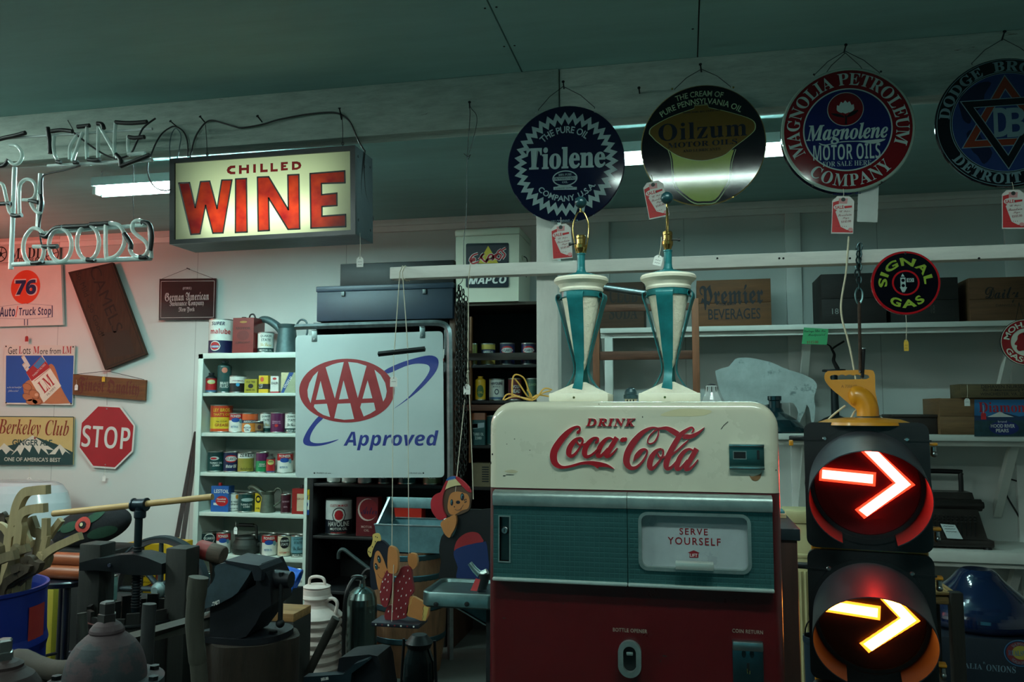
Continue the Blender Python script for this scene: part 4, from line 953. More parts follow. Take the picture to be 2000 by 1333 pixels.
TL([[(155, 860), (152, 760), (155, 650), (180, 605), (220, 592), (260, 612), (282, 670), (270, 725), (235, 748), (180, 750)], [(240, 770), (265, 820), (300, 850), (320, 840)]], [[(230, 755), (270, 762), (300, 770)], [(315, 710), (322, 770), (312, 840)]])
TL([[(80, 330), (130, 335), (165, 370), (175, 420), (150, 465), (110, 478), (75, 450)]], [[(10, 490), (45, 480), (70, 440)], [(0, 285), (60, 270), (130, 255), (200, 235)]])
TL([[(420, 260), (415, 340), (430, 420), (460, 460)], [(540, 440), (545, 340), (600, 250)]], [[(370, 195), (385, 300), (388, 395)], [(400, 225), (480, 215), (560, 225)], [(440, 455), (470, 462)]])
TL([[(560, 455), (585, 380), (640, 230)], [(672, 190), (668, 320), (672, 440)]], [[(570, 462), (600, 462)], [(600, 190), (650, 185), (690, 180)], [(680, 440), (730, 445), (770, 440)]])
TL([[(758, 440), (756, 320), (760, 190)], [(770, 190), (840, 310), (905, 430)]], [[(750, 165), (785, 170), (800, 205)], [(890, 400), (925, 440), (930, 495)]])
TL([[(885, 420), (882, 300), (890, 160)], [(988, 260), (985, 330), (990, 385)], [(985, 402), (1050, 396), (1115, 392)]], [[(890, 155), (1000, 162), (1130, 152)], [(990, 268), (1040, 275), (1110, 268)], [(930, 492), (1040, 450), (1150, 405)]])
cb = MB()
cb.tube(spline([(x, .01, z) for x, z in NZ.l([(600, 480), (480, 515), (360, 540), (312, 570), (308, 680), (318, 780), (300, 860), (285, 960), (305, 1090)])], 5), .004, TAR, 7)
cb.tube(spline([(x, -.004, z) for x, z in NZ.l([(570, 235), (640, 290), (720, 350), (820, 410), (900, 432), (1000, 400), (1050, 310), (1100, 200), (1195, 125)])], 5), .004, TAR, 7)
cb.tube(spline([tuple(at(x/3.92, 200+y/3.92, Yc)-no) for x, y in ((1150, 420), (1190, 320), (1240, 240), (1300, 195), (1340, 185), (1400, 220), (1435, 300), (1440, 420))], 5), .0034, TAR, 7)
cb.tube(spline([tuple(at(x/3.92, 200+y/3.92, NY+.02)-no) for x, y in ((1135, 440), (1130, 520), (1150, 600), (1200, 660), (1270, 675), (1310, 665))], 5), .003, TAR, 7)
cb.tube([tuple(at(x/3.92, 200+y/3.92, NY+.01)-no) for x, y in ((1020, 480), (1022, 620), (1018, 760), (1028, 925))], .0016, WIRE, 6)
cb.tube([tuple(at(x/3.92, 200+y/3.92, Yc)-no) for x, y in ((560, 210), (520, 140))]+[(at(520/3.92, 235, BY0)-no).to_tuple()], .0022, WIRE, 6)
cb.build('cord', neon)['label'] = 'black cords and thin wires of the glass sign'
for pts in (((1310, 425), (1300, 320), (1315, 240), (1345, 205)), ((1355, 425), (1375, 330), (1385, 240), (1360, 205))):
    pass
s = MB(); s.tube(spline([tuple(at(x/3.92, 200+y/3.92, Yc-.004)) for x, y in ((1302, 430), (1298, 340), (1312, 250), (1345, 200), (1385, 250), (1375, 340), (1358, 430))], 5), .0022, M((70, 92, 96), .5), 7)
tag(s.build('looped_cable'), 'thin grey cable looped over a nail left of the lit wine box', 'cable')
# long looped wire from its nail down to the chain, and the dark chain bundle
s = MB(); CY = 3.07
s.tube(spline([tuple(at(x, y, Yc)) for x, y in ((917, 206), (922, 214), (930, 224), (931, 242), (922, 280), (914, 305))], 4), .0013, WIRE, 6)
s.tube(spline([tuple(at(x, y, Yc)) for x, y in ((917, 206), (918, 225), (915, 270), (913, 300), (912, 315), (911, 420), (906, 470), (905, 540), (897, 556))], 4), .0015, WIRE, 6)
s.tube(spline([tuple(at(x, y, Yc)) for x, y in ((906, 300), (914, 306), (919, 302), (914, 312))], 4), .0013, WIRE, 6)
tag(s.build('long_wire'), 'long thin wire hung from a beam nail down to the dark chain', 'wire')
ch = MB(); chm = METAL((44, 48, 46), .5, .4)
def chain_run(mb, top, bot, ll, lw, r, m, ph=0):
    a, b_ = Vector(top), Vector(bot); n = max(2, int((b_-a).length/(ll*.74))); ax = (b_-a).normalized()
    for i in range(n):
        c = a+(b_-a)*((i+.5)/n); k = (i+ph) % 2
        sx = Vector((1, 0, 0)) if k else Vector((.25, .97, 0))
        mb.tube([tuple(c+sx*(lw/2*math.cos(q))+ax*(ll/2*math.sin(q))) for q in [2*PI*j/8 for j in range(8)]], r, m, 5, closed=True)
for i, (xa, xb_, ya, yb) in enumerate(((893, 892, 572, 925), (899, 899, 560, 932), (905, 905, 566, 928), (910, 909, 580, 920), (896, 902, 558, 940))):
    chain_run(ch, at(xa, ya, CY+.012*(i % 3)-.012), at(xb_, yb, CY+.012*(i % 3)-.012), .026, .012, .0021, chm, i)
tag(ch.build('chain'), 'dark iron chain bundle hanging from a wire left of the brown bookcase', 'chain')

# ================================================================ traffic light
TY = 2.99
tz = {k: at(1691, v, TY).z for k, v in dict(top=826, l1=948).items()}
to = Vector((at(1691, 900, TY).x, TY, 0)); SP = .44; W2 = .196
tl = thing('traffic_light', 'hanging traffic light with glowing red and amber arrows', 'traffic light', to, (0, 0, DEG(-9.0)))
YEL = M((206, 136, 26), .35, 0, .08, 6, .03, .3, ((120, 76, 26), .75, 7)); BLK = M((12, 15, 18), .42, 0, .2, 20, .05); VIS = M((60, 62, 68), .4, 0, .2, 12); VIN = M((48, 40, 40), .7, spec=.08)
hb = MB(); zt_ = tz['top']-.004
hb.box(-W2+.012, W2-.012, .028, .2, zt_-3*SP, zt_-.004, YEL, .012)
hb.lathe([(.15, 0), (.148, .010), (.12, .020), (.06, .026), (.0, .027)], YEL, 40, (0, .105, zt_-.006)); hb.build('housing', tl)['label'] = 'yellow housing body'
def dotmat(rgb, s):
    m = bpy.data.materials.new('led_dots'); m.use_nodes = True; nt = m.node_tree; N = nt.nodes; L = nt.links; b = N['Principled BSDF']
    tc = N.new('ShaderNodeTexCoord'); mp = N.new('ShaderNodeMapping'); L.new(tc.outputs['Object'], mp.inputs[0]); mp.inputs['Rotation'].default_value = (0, .78, 0)
    sx = N.new('ShaderNodeSeparateXYZ'); L.new(mp.outputs[0], sx.inputs[0]); o = []
    for i in (0, 2):
        pp = N.new('ShaderNodeMath'); pp.operation = 'PINGPONG'; L.new(sx.outputs[i], pp.inputs[0]); pp.inputs[1].default_value = .0015
        sb = N.new('ShaderNodeMath'); sb.operation = 'DIVIDE'; L.new(pp.outputs[0], sb.inputs[0]); sb.inputs[1].default_value = .0015; o.append(sb)
    mu = N.new('ShaderNodeMath'); mu.operation = 'MULTIPLY'; L.new(o[0].outputs[0], mu.inputs[0]); L.new(o[1].outputs[0], mu.inputs[1])
    mr = N.new('ShaderNodeMapRange'); L.new(mu.outputs[0], mr.inputs[0]); mr.inputs[1].default_value = .15; mr.inputs[2].default_value = .5; mr.inputs[3].default_value = s*.12; mr.inputs[4].default_value = s
    b.inputs['Base Color'].default_value = (.05, .01, .01, 1); b.inputs['Emission Color'].default_value = (*rgb, 1); L.new(mr.outputs[0], b.inputs['Emission Strength'])
    return m
def visor(mb, zc, y0):
    R0, R1, gap = .183, .180, DEG(27); n = 56; tl_ = math.tan(DEG(10.5))
    a0, a1 = -PI/2+gap, 1.5*PI-gap
    O = []; I = []; seg = 5
    for i in range(n+1):
        q = a0+(a1-a0)*i/n; Ln = .193+.095*math.sin(q)
        O.append([(R0*math.cos(q), y0-Ln*j/seg, zc+R0*math.sin(q)-Ln*j/seg*tl_) for j in range(seg+1)])
        I.append([(R1*math.cos(q), y0-Ln*j/seg, zc+R1*math.sin(q)-Ln*j/seg*tl_) for j in range(seg+1)])
    m = seg+1; V = [p for c in O for p in c]; 
    mb.add(V, [(i*m+j, i*m+j+1, (i+1)*m+j+1, (i+1)*m+j) for i in range(n) for j in range(seg)], VIS)
    V = [p for c in I for p in c]
    mb.add(V, [(i*m+j, (i+1)*m+j, (i+1)*m+j+1, i*m+j+1) for i in range(n) for j in range(seg)], VIN)
    V = [c[-1] for c in O]+[c[-1] for c in I]; k = n+1
    mb.add(V, [(i, i+1, i+1+k, i+k) for i in range(n)], VIS)
    for e in (0, n): mb.add(O[e]+I[e], [(j, j+1, j+1+m, j+m) for j in range(seg)], VIS)
for si, (nm, lrgb, ergb, edge, es) in enumerate((('red', (84, 3, 9), (1, .030, .022), (1, .035, .012), 60), ('amber', (50, 22, 3), (1, .27, .035), (1, .25, .015), 36), ('dark', (14, 30, 40), None, None, 0))):
    zc = tz['l1']-SP*si
    d = MB(); zt0 = zc+(tz['top']-tz['l1']) if si == 0 else zc+SP/2-.004
    hole = ell(0, zc, .167, .167, 48); o_ = rrect(-W2, W2, zc-SP/2+.004, zt0, .03, 5)
    fillflat(d, [o_, hole], 0, BLK)
    for P in (o_, hole): d.add([(p[0], 0, p[1]) for p in P]+[(p[0], .03, p[1]) for p in P], [(i, (i+1) % len(P), (i+1) % len(P)+len(P), i+len(P)) for i in range(len(P))], BLK)
    d.box(-W2-.006, W2+.006, -.004, .004, zc+.148, zc+.154, BLK); d.ringprism(ell(0, zc, .197, .197, 48), ell(0, zc, .18, .18, 48), -.006, .001, BLK)
    for sx in (-1, 1): d.lathe([(.008, 0), (.008, .003), (.005, .006)], STEEL, 12, (sx*.128, -.004, zc+.155), 'y')
    dr = d.build('door', tl); dr['label'] = nm+' lamp door' if si < 2 else 'unlit lamp door'
    lm = MB(); lm.lathe([(.166, -.006), (.12, -.003), (.06, -.0015), (.001, -.001)], M(lrgb, .45, var=.05, scale=200, spec=.3), 48, (0, .006, zc), 'y')
    lens = lm.build('lens', dr)
    if es:
        RR = .172; ar = MB(); T = lambda P: [(rot2((x*RR, z*RR), DEG(-4.5))[0], rot2((x*RR, z*RR), DEG(-4.5))[1]+zc) for x, z in P]
        core, rim = EMIT(ergb, es), dotmat(edge, 8)
        def shaft(k): return [(-.84-k, .0-k+.03), (.12+k, .0-k+.03), (.12+k, .2+k+.03), (-.84-k, .2+k+.03)]
        def head(k):
            ax, az, t = .80, .10, .16
            return [(ax+k*1.5, az), (.02-k, az+.72+k), (-.14-k*1.4, az+.60), (ax-.30-k, az), (-.14-k*1.4, az-.60), (.02-k, az-.72-k)]
        for sh_ in (shaft, head):
            ar.flat(T(sh_(.035)), -.006, rim); ar.flat(T(sh_(-.014)), -.0085, core)
        ar.build('arrow', dr)['label'] = 'glowing '+nm+' arrow'
    v = MB(); visor(v, zc, -.004); v.build('visor', dr)
    for s, dz in ((1, .14), (1, -.14)):
        k = MB(); k.box(W2-.004, W2+.028, .03, .07, zc+dz-.006, zc+dz+.004, YEL, .003); k.cyl((W2+.016, .045, zc+dz-.01), (W2+.016, .045, zc+dz-.028), .009, STEEL, 12); k.sphere((W2+.016, .04, zc+dz-.034), .011, STEEL, 10, 8)
        k.build('door_latch', tl)
    k = MB(); k.box(-W2-.05, -W2+.004, .01, .045, zc+.145, zc+.163, BLK, .004); k.box(-W2-.05, -W2-.036, .0, .03, zc+.128, zc+.148, YEL, .003); k.build('hinge', tl)
TP = PX(1540, 680, 3.509, TY+.1, to)
hg = MB()
outl = spline([(240, 158), (390, 153), (525, 152), (552, 172), (558, 215), (560, 300), (575, 380), (582, 460)], 3)+[(440, 440)]+spline([(430, 420), (400, 398), (330, 335), (270, 285), (228, 235), (216, 200), (222, 172)], 3)
slot = [(262, 218), (500, 215), (520, 205), (515, 190)]+[(512-i*12.5, 190-7*abs(math.sin(i*PI/4))) for i in range(1, 19)]+[(262, 188), (252, 200)]
fillflat(hg, [TP.l(outl), TP.l(slot)], .092, YEL); fillflat(hg, [TP.l(outl)[::-1], TP.l(slot)], .112, YEL)
for P in (TP.l(outl), TP.l(slot)): hg.add([(p[0], .092, p[1]) for p in P]+[(p[0], .112, p[1]) for p in P], [(i, (i+1) % len(P), (i+1) % len(P)+len(P), i+len(P)) for i in range(len(P))], YEL)
el = [(x, .1, z) for x, z in spline(TP.l([(510, 474), (508, 420), (492, 372), (462, 340), (420, 326), (375, 322)]), 4)]
hg.tube(el, [.0365]*(len(el)-5)+[.036, .034, .028, .018, .004], YEL, 20)
b = TP.box(330, 250, 435, 276); hg.text('A 700640', 'gill', b[0], b[1], b[2], b[3]*.8, .0905, M((150, 96, 20), .5), bold=.01)
hg.lathe([(.003, 0), (.004, .002), (.003, .006)], STEEL, 8, (TP.p(590, 462)[0], .1, TP.p(590, 462)[1]-.004))
hg.build('hanger', tl)['label'] = 'yellow hanger plate with grip slot and pipe elbow'
cl = MB(); p = TP.p(510, 484); cl.lathe([(.04, -.006), (.042, 0), (.042, .005), (.038, .008)], METAL((90, 104, 108), .5), 28, (p[0], .1, p[1])); cl.build('collar', tl)
ck = MB(); WC = M((206, 196, 168), .6)
ck.tube(spline([(x, .128, z) for x, z in TP.l([(470, 190), (478, 300), (455, 400), (420, 440), (400, 478)])], 4), .0036, WC, 7); ck.tube(spline([(x, .12, z) for x, z in TP.l([(360, 395), (300, 440), (250, 485), (235, 505)])], 4), .0036, WC, 7); ck.build('cord', tl)
# chain, snap hook and rods that carry it
rg = thing('hanging_chain', 'chain, snap hook and rusty rod carrying the traffic light', 'chain', at(1678, 600, TY+.06))
o = rg.location.copy(); c = MB(); gch = METAL((60, 78, 80), .45, .3)
chain_run(c, at(1678, 478, RY-.03)-o, at(1678, 566, TY+.06)-o, .03, .016, .003, gch)
chain_run(c, at(1680, 476, RY-.012)-o, at(1674, 540, RY-.025)-o, .03, .016, .003, gch, 1)
pp = at(1678, 489, RY); rr = .02
c.tube([(pp.x-o.x, RY+.0275-o.y+.044*math.cos(q), RZT-.0245-o.z+.041*math.sin(q)) for q in [2*PI*i/20 for i in range(20)]], .0032, gch, 6, closed=True)
c.build('chain', rg)
c = MB(); c.tube([tuple(at(x, y, TY+.06)-o) for x, y in spline([(1677, 562), (1671, 572), (1672, 586), (1678, 594), (1684, 584), (1684, 570)], 4, True)], .0034, METAL((110, 140, 142), .35), 7, closed=True); c.build('snap_hook', rg)
c = MB(); c.cyl(at(1678, 590, TY+.06)-o, at(1680, 724, TY+.085)-o, .0055, M((70, 52, 42), .8, .3, .5, 60, .4), 10); c.build('rusty_rod', rg)
c = MB(); c.cyl(at(1687, 681, TY+.075)-o, at(1684, 738, TY+.095)-o, .0062, BLACK, 10); c.cyl(at(1687, 680, TY+.075)-o, at(1687, 682, TY+.075)-o, .0075, STEEL, 10); c.cyl(at(1679, 726, TY+.085)-o, at(1689, 728, TY+.1)-o, .005, BLACK, 8); c.build('bolt', rg)
s = MB(); pts = [(1658, 462), (1655, 500), (1652, 535), (1643, 590), (1645, 625), (1655, 660), (1664, 700), (1672, 745)]
s.tube(spline([tuple(at(a, b_, TY+.1)) for a, b_ in pts], 5), .0034, WC, 7)
tag(s.build('white_cable'), 'long white cable running down from the red sale tag to the traffic light', 'cable')
# ================================================================ signs on the back wall
SY_ = WALLY-.022
def board(name, label, cat, quad, Y, m, th=.012, edge=None, rot=0):
    """flat board from its four corner pixels (bl, br, tr, tl); returns thing, builder, PX in frame pixels"""
    cx = sum(q[0] for q in quad)/4; cy = sum(q[1] for q in quad)/4
    o = at(cx, cy, Y); t = thing(name, label, cat, o); mb = MB(); z = PX(0, 0, 1, Y, o)
    mb.prism(z.l(quad), 0, th, m, edge or m)
    return t, mb, z
def ptext(mb, z, s, font, x0, y0, x1, y1, y, m, **k):
    b = z.box(x0, y0, x1, y1); mb.text(s, font, b[0], b[1], b[2], b[3], y, m, **k)
SIGNW = M((205, 206, 200), .4, var=.06, scale=6)
z3 = lambda L: [(x/2.898, 480+y/2.898) for x, y in L]
# bar and roadside signs at the far left
t, mb, z = board('wall_sign', 'white sign with two small wheel marks, topmost at the far left of the wall', 'sign', [(-22, 514), (115, 510), (117, 443), (-22, 450)], SY_-.006, M((196, 190, 182), .5))
ptext(mb, z, 'MADD', 'serifb', 20, 484, 85, 505, -.001, BLACK); ptext(mb, z, 'ONE FOR THE ROAD', 'sansb', 20, 505, 88, 513, -.001, BLACK)
for cx in (1, 102):
    c = z.p(cx, 497); r = 13*z.k(cx, 497); mb.ring(ell(*c, r, r, 28), ell(*c, r*.86, r*.86, 28), -.001, BLACK)
    for k in range(3): a = PI*k/3+.3; mb.stroke([(c[0]-r*math.cos(a), c[1]-r*math.sin(a)), (c[0]+r*math.cos(a), c[1]+r*math.sin(a))], r*.1, -.001, BLACK)
    mb.flat(ell(*c, r*.3, r*.3, 12), -.0012, BLACK)
mb.build('panel', t)
t, mb, z = board('wall_sign', 'white sign with an orange ball above a truck stop arrow panel', 'sign', [(-22, 639), (123, 635), (119, 516), (-22, 520)], SY_-.012, SIGNW, .02)
OR = M((206, 66, 34), .4, var=.05); NB = M((16, 30, 84), .4)
c = z.p(50, 561); a = z.k(50, 561); mb.flat(ell(c[0], c[1], 28.5*a, 32.5*a*.88, 40), -.001, OR)
b = z.box(30, 547, 71, 576)
for dx, m_, y in ((0, SIGNW, -.0015), (0, NB, -.002)): mb.text('76', 'sansbi', b[0], b[1], b[2]*(1.12 if m_ is SIGNW else 1), b[3]*(1.15 if m_ is SIGNW else 1), y, m_, bold=.03)
P = z.l([(-8, 600), (50, 593), (103, 597), (103, 620), (50, 624), (-8, 622)]); mb.flat(P, -.001, NB); c0 = z.p(48, 609)
mb.flat(grow(P, c0, .97), -.0013, SIGNW)
ptext(mb, z, 'Auto', 'sansb', 0, 600, 30, 619, -.002, NB); ptext(mb, z, 'Truck Stop', 'sansb', 37, 600, 100, 621, -.002, NB, bold=-.005); mb.stroke(z.l([(31, 620), (35, 598)]), 1.5*a, -.002, OR)
for x in (48, 54): mb.stroke(z.l([(x, 624), (x, 636)]), 1.5*a, -.0012, NB)
for x in (48, 54): mb.stroke(z.l([(x, 593), (x, 596)]), 1.5*a, -.0012, NB)
mb.build('panel', t)
string_tag(52, 636, SY_-.016, 52, 662, 6, 11, 'tiny red tag hanging under the white truck stop sign', M((150, 36, 34), .6), marks=0)
# old carved board hanging askew
wd = WOOD((58, 37, 22), .7, 'z', .45, 5, .4)
t, mb, z = board('wooden_sign', 'dark wooden board hung askew with worn cut lettering', 'sign', [(205, 723), (285, 692), (219, 513), (133, 532)], SY_-.03, wd, .03)
dk_ = M((30, 20, 14), .8); an = math.atan2(z.p(205, 723)[1]-z.p(133, 532)[1], z.p(205, 723)[0]-z.p(133, 532)[0])
def skew(s, font, cx, cy, L, h, m_, **k): c = z.p(cx, cy); mb.text(s, font, c[0], c[1], L, h, -.001, m_, rot=an, **k)
q = math.dist(z.p(133, 532), z.p(205, 723)); wq = math.dist(z.p(133, 532), z.p(219, 513))
skew('CAMELS', 'gill', 207, 584, q*.66, wq*.24, dk_); skew('So Mild - So Good!', 'gill', 176, 594, q*.66, wq*.12, dk_)
mb.flat(z.l([(198, 650), (251, 645), (263, 692), (210, 700)]), -.001, M((52, 36, 26), .8)); 
E_ = z.l([(137, 534), (217, 516), (280, 690), (207, 718)]); 
for i in range(4): mb.stroke([E_[i], E_[(i+1) % 4]], .006, -.001, dk_)
for x, y in ((216, 517), (136, 535), (206, 719), (281, 690)): c = z.p(x, y); mb.flat(ell(*c, .006, .006, 8), -.0014, BLACK)
mb.build('panel', t)
# cigarette poster
t, mb, z = board('metal_poster', 'blue and white tin poster of a hand holding a cigarette pack', 'poster', [(8, 790), (141, 792), (146, 675), (9, 674)], SY_-.004, M((206, 202, 192), .3, var=.05, coat=.3), .008)
BLU = M((24, 74, 156), .35, var=.05); SKN = M((178, 108, 70), .5, var=.1); SKD = M((120, 62, 40), .5); RDP = M((166, 30, 36), .4)
mb.flat(z.l([(11, 787), (141, 788), (144, 695), (12, 695)]), -.0006, BLU)
ptext(mb, z, 'Get', 'gill', 16, 678, 34, 692, -.001, BLACK); ptext(mb, z, 'L', 'serifb', 37, 677, 44, 691, -.001, RDP); ptext(mb, z, 'ots', 'gill', 45, 680, 60, 692, -.001, BLACK); ptext(mb, z, 'M', 'serifb', 65, 677, 77, 691, -.001, RDP); ptext(mb, z, 'ore from', 'gill', 78, 680, 119, 692, -.001, BLACK); ptext(mb, z, 'LM', 'serifb', 122, 677, 140, 691, -.001, RDP)
Z3 = PX(0, 480, 2.898, SY_-.004, z.o)
mb.flat(Z3.l(spline([(270, 690), (300, 675), (325, 730), (345, 800), (392, 885), (395, 893), (240, 893), (230, 840)], 3, True)), -.0009, SKN)
mb.flat(Z3.l(spline([(140, 780), (180, 760), (230, 800), (262, 840), (250, 893), (175, 893), (135, 830)], 3, True)), -.001, SKN)
pk = [(148, 718), (240, 622), (347, 795), (248, 890)]; mb.flat(Z3.l(pk), -.0014, M((222, 214, 196), .4)); mb.flat(Z3.l([(148, 718), (236, 625), (285, 690), (180, 768)]), -.0017, RDP)
mb.flat(Z3.l([(190, 680), (215, 700), (258, 655), (236, 628)]), -.0019, M((60, 120, 170), .4)); 
mb.stroke(Z3.l([(195, 768), (288, 692)]), .004, -.0019, RDP)
for i, (x, y) in enumerate(((128, 625), (133, 668), (146, 690))): mb.stroke(Z3.l([(x, y), (x+36, y+62-10*i)]), 19*Z3.k(150, 650), -.0012-.0001*i, SIGNW); mb.stroke(Z3.l([(x, y), (x+4, y+6)]), 19*Z3.k(150, 650), -.0016-.0001*i, M((196, 176, 150), .6))
c = Z3.p(262, 782); k3 = Z3.k(262, 782); mb.text('LM', 'serifb', c[0], c[1], 74*k3, 66*k3, -.002, RDP, rot=.7); c = Z3.p(290, 825); mb.text('FILTERS', 'gill', c[0], c[1], 58*k3, 10*k3, -.002, M((60, 50, 40), .5), rot=.75); c = Z3.p(222, 706); mb.text('TWENTY FILTERS', 'gill', c[0], c[1], 90*k3, 10*k3, -.0024, SIGNW, rot=.72)
for cx, cy, a, b_, ro in ((155, 800, 26, 15, .3), (195, 842, 30, 18, .35), (210, 882, 26, 14, .1), (158, 860, 30, 15, .4), (182, 885, 32, 13, .05)):
    P = [rot2(q, -ro) for q in ell(0, 0, a*k3, b_*k3, 18)]; cc = Z3.p(cx, cy); mb.flat([(cc[0]+x*1.12, cc[1]+y*1.15) for x, y in P], -.0022, SKD); mb.flat([(cc[0]+x, cc[1]+y) for x, y in P], -.0025, SKN)
cc = Z3.p(208, 845); mb.flat([(cc[0]+x, cc[1]+y) for x, y in ell(0, 0, 11*k3, 8*k3, 12)], -.0028, M((214, 160, 130), .4))
ptext(mb, z, 'on the last beautiful', 'script', 14, 755, 42, 760, -.001, SIGNW); ptext(mb, z, 'filter is best', 'script', 16, 762, 36, 767, -.001, SIGNW)
for x, y in ((12, 677), (143, 678), (12, 787), (139, 789)): c = z.p(x, y); mb.flat(ell(*c, .007, .007, 8), -.0012, BLACK)
mb.build('panel', t)
# wooden plank sign on a wire
t, mb, z = board('wooden_sign', 'narrow brown plank sign on a wire with old style lettering', 'sign', [(142, 771), (283, 783), (285, 743), (143, 731)], SY_-.012, WOOD((106, 66, 36), .65, 'x', .35, 5, .2), .018)
a = math.atan2(z.p(285, 743)[1]-z.p(143, 731)[1], z.p(285, 743)[0]-z.p(143, 731)[0])
b = z.box(152, 738, 272, 777); mb.text('Finest Quality', 'frak', b[0], b[1], b[2], b[3]*.9, -.001, M((90, 30, 20), .6), rot=a, bold=.01)
mb.build('panel', t); s = MB(); n = z.p(209, 725)
for q in ((146, 732), (282, 742)): p = z.p(*q); s.tube([(n[0], .004, n[1]), (p[0], -.002, p[1])], .002, WIRE, 6)
s.build('hanging_wire', t)
string_tag(202, 729, SY_-.02, 202, 741, 6, 10, 'tiny yellow tag on the narrow brown plank sign', M((206, 160, 40), .6), marks=0)
string_tag(149, 742, SY_-.02, 149, 757, 6, 11, 'tiny white tag at the left end of the narrow brown plank sign', marks=1)
# ginger ale sign with mountains
t, mb, z = board('wall_sign', 'tan sign with brown script above white mountains', 'sign', [(-7, 908), (142, 908), (144, 815), (-7, 814)], SY_-.004, M((196, 172, 110), .4, var=.06), .01)
DG = M((20, 58, 58), .4); SNW = M((208, 206, 190), .5); BR = M((128, 44, 26), .45)
mb.flat(z.l([(-7, 908), (142, 908), (142.5, 884), (110, 868), (64, 852), (30, 868), (-7, 876)]), -.0006, DG)
for P in ([(-7, 882), (8, 866), (30, 884), (20, 880), (12, 888), (4, 878)], [(22, 890), (40, 866), (64, 851), (86, 866), (106, 880), (90, 878), (96, 890), (80, 876), (76, 888), (64, 868), (58, 884), (48, 874), (40, 890), (34, 880)], [(96, 888), (117, 868), (138, 888), (128, 882), (122, 890), (116, 876), (108, 888)]): mb.flat(z.l(P), -.001, SNW)
b = z.box(-4, 818, 134, 860); mb.text('Berkeley Club', 'serifbi', b[0], b[1], b[2], b[3]*.92, -.0014, BR, rot=-.02, bold=-.005)
ptext(mb, z, 'GINGER ALE', 'gill', 24, 859, 102, 871, -.0014, DG, bold=.02); ptext(mb, z, "ONE OF AMERICA'S BEST", 'gill', 8, 894, 118, 902, -.0014, SNW, bold=.01)
for q in ((-7, 908), (142, 908), (144, 815), (-7, 814)): pass
P = z.l([(-7, 908), (142, 908), (144, 815), (-7, 814)])
for i in range(4): mb.stroke([P[i], P[(i+1) % 4]], .006, -.0016, DG)
mb.build('panel', t)
string_tag(58, 909, SY_-.01, 57, 941, 10, 16, 'white tag hanging under the tan mountain sign', marks=0)
# octagonal stop sign
o = at(208, 853.5, SY_-.006); t = thing('stop_sign', 'red octagonal stop sign with white rim', 'sign', o); z = PX(0, 0, 1, SY_-.006, o)
R8 = 61.5*mpp(208, 853, SY_)[1]/math.cos(PI/8); rt = -.045
mb = MB(); oc = lambda r: [rot2((r*math.cos(PI/8+PI/4*k), r*math.sin(PI/8+PI/4*k)), rt) for k in range(8)]
mb.prism(oc(R8), 0, .004, SIGNW); mb.flat(oc(R8*.945), -.0006, M((158, 14, 30), .35, var=.06)); b = z.box(160, 833, 254, 876); mb.text('STOP', 'sansb', b[0], b[1], b[2], b[3], -.0012, SIGNW, rot=rt, bold=-.012)
for q in ((209, 799), (206, 908)): c = z.p(*q); mb.lathe([(.005, 0), (.005, .002)], STEEL, 8, (c[0], -.001, c[1]), 'y')
mb.build('panel', t); s = MB(); s.tube([tuple(at(209, y, SY_)-o) for y in (724, 799)], .0012, WIRE, 5); s.build('hanging_wire', t)
string_tag(206, 911, SY_-.01, 203, 935, 6, 11, 'tiny pale tag hanging under the red octagonal sign', marks=0)
# insurance company sign
t, mb, z = board('wall_sign', 'dark maroon sign with pale old style lettering, on a wire', 'sign', [(310, 626), (420, 625), (422.5, 544), (311.5, 545)], SY_-.01, M((46, 16, 22), .16, 0, .1, 30, .02, coat=.6), .006)
PW = M((170, 168, 164), .4)
ptext(mb, z, 'German American', 'frak', 322, 571, 408, 588, -.001, PW); ptext(mb, z, 'Insurance Company', 'frak', 331, 587, 398, 600, -.001, PW); ptext(mb, z, 'New York', 'frak', 349, 600, 380, 611, -.001, PW); ptext(mb, z, '(FIRE)', 'serifb', 357, 561, 374, 567, -.001, PW)
P = z.l([(314, 621), (417, 620), (419, 549), (315, 550)])
for i in range(4): mb.stroke([P[i], P[(i+1) % 4]], .0035, -.001, PW)
mb.build('panel', t); s = MB(); n = z.p(366, 525); s.cyl((n[0], .03, n[1]), (n[0], -.006, n[1]+.002), .004, BLACK, 8)
for q in ((317, 545), (416, 544)): p = z.p(*q); s.tube([(n[0], .0, n[1]), (p[0], -.002, p[1])], .0015, WIRE, 6)
s.build('hanging_wire', t)
# two dark poles leaning in the corner beside the white bookcase
for i, (xt, xb, yt) in enumerate(((383, 341, 845), (384, 354, 862))):
    a = at(xt, yt, 5.44-.03*i); b_ = at(xb, 1075, 5.1-.06*i); d = (b_-a); b_ = a+d*((a.z-.0)/(a.z-b_.z)); s = MB(); w = .016
    s.tube([tuple(a), tuple(b_)], .02, WOOD((48, 26, 22), .6, 'z'), 4)
    tag(s.build('leaning_pole'), ['dark reddish pole leaning beside the white bookcase, the outer one', 'dark reddish pole leaning beside the white bookcase, the inner one'][i], 'pole')
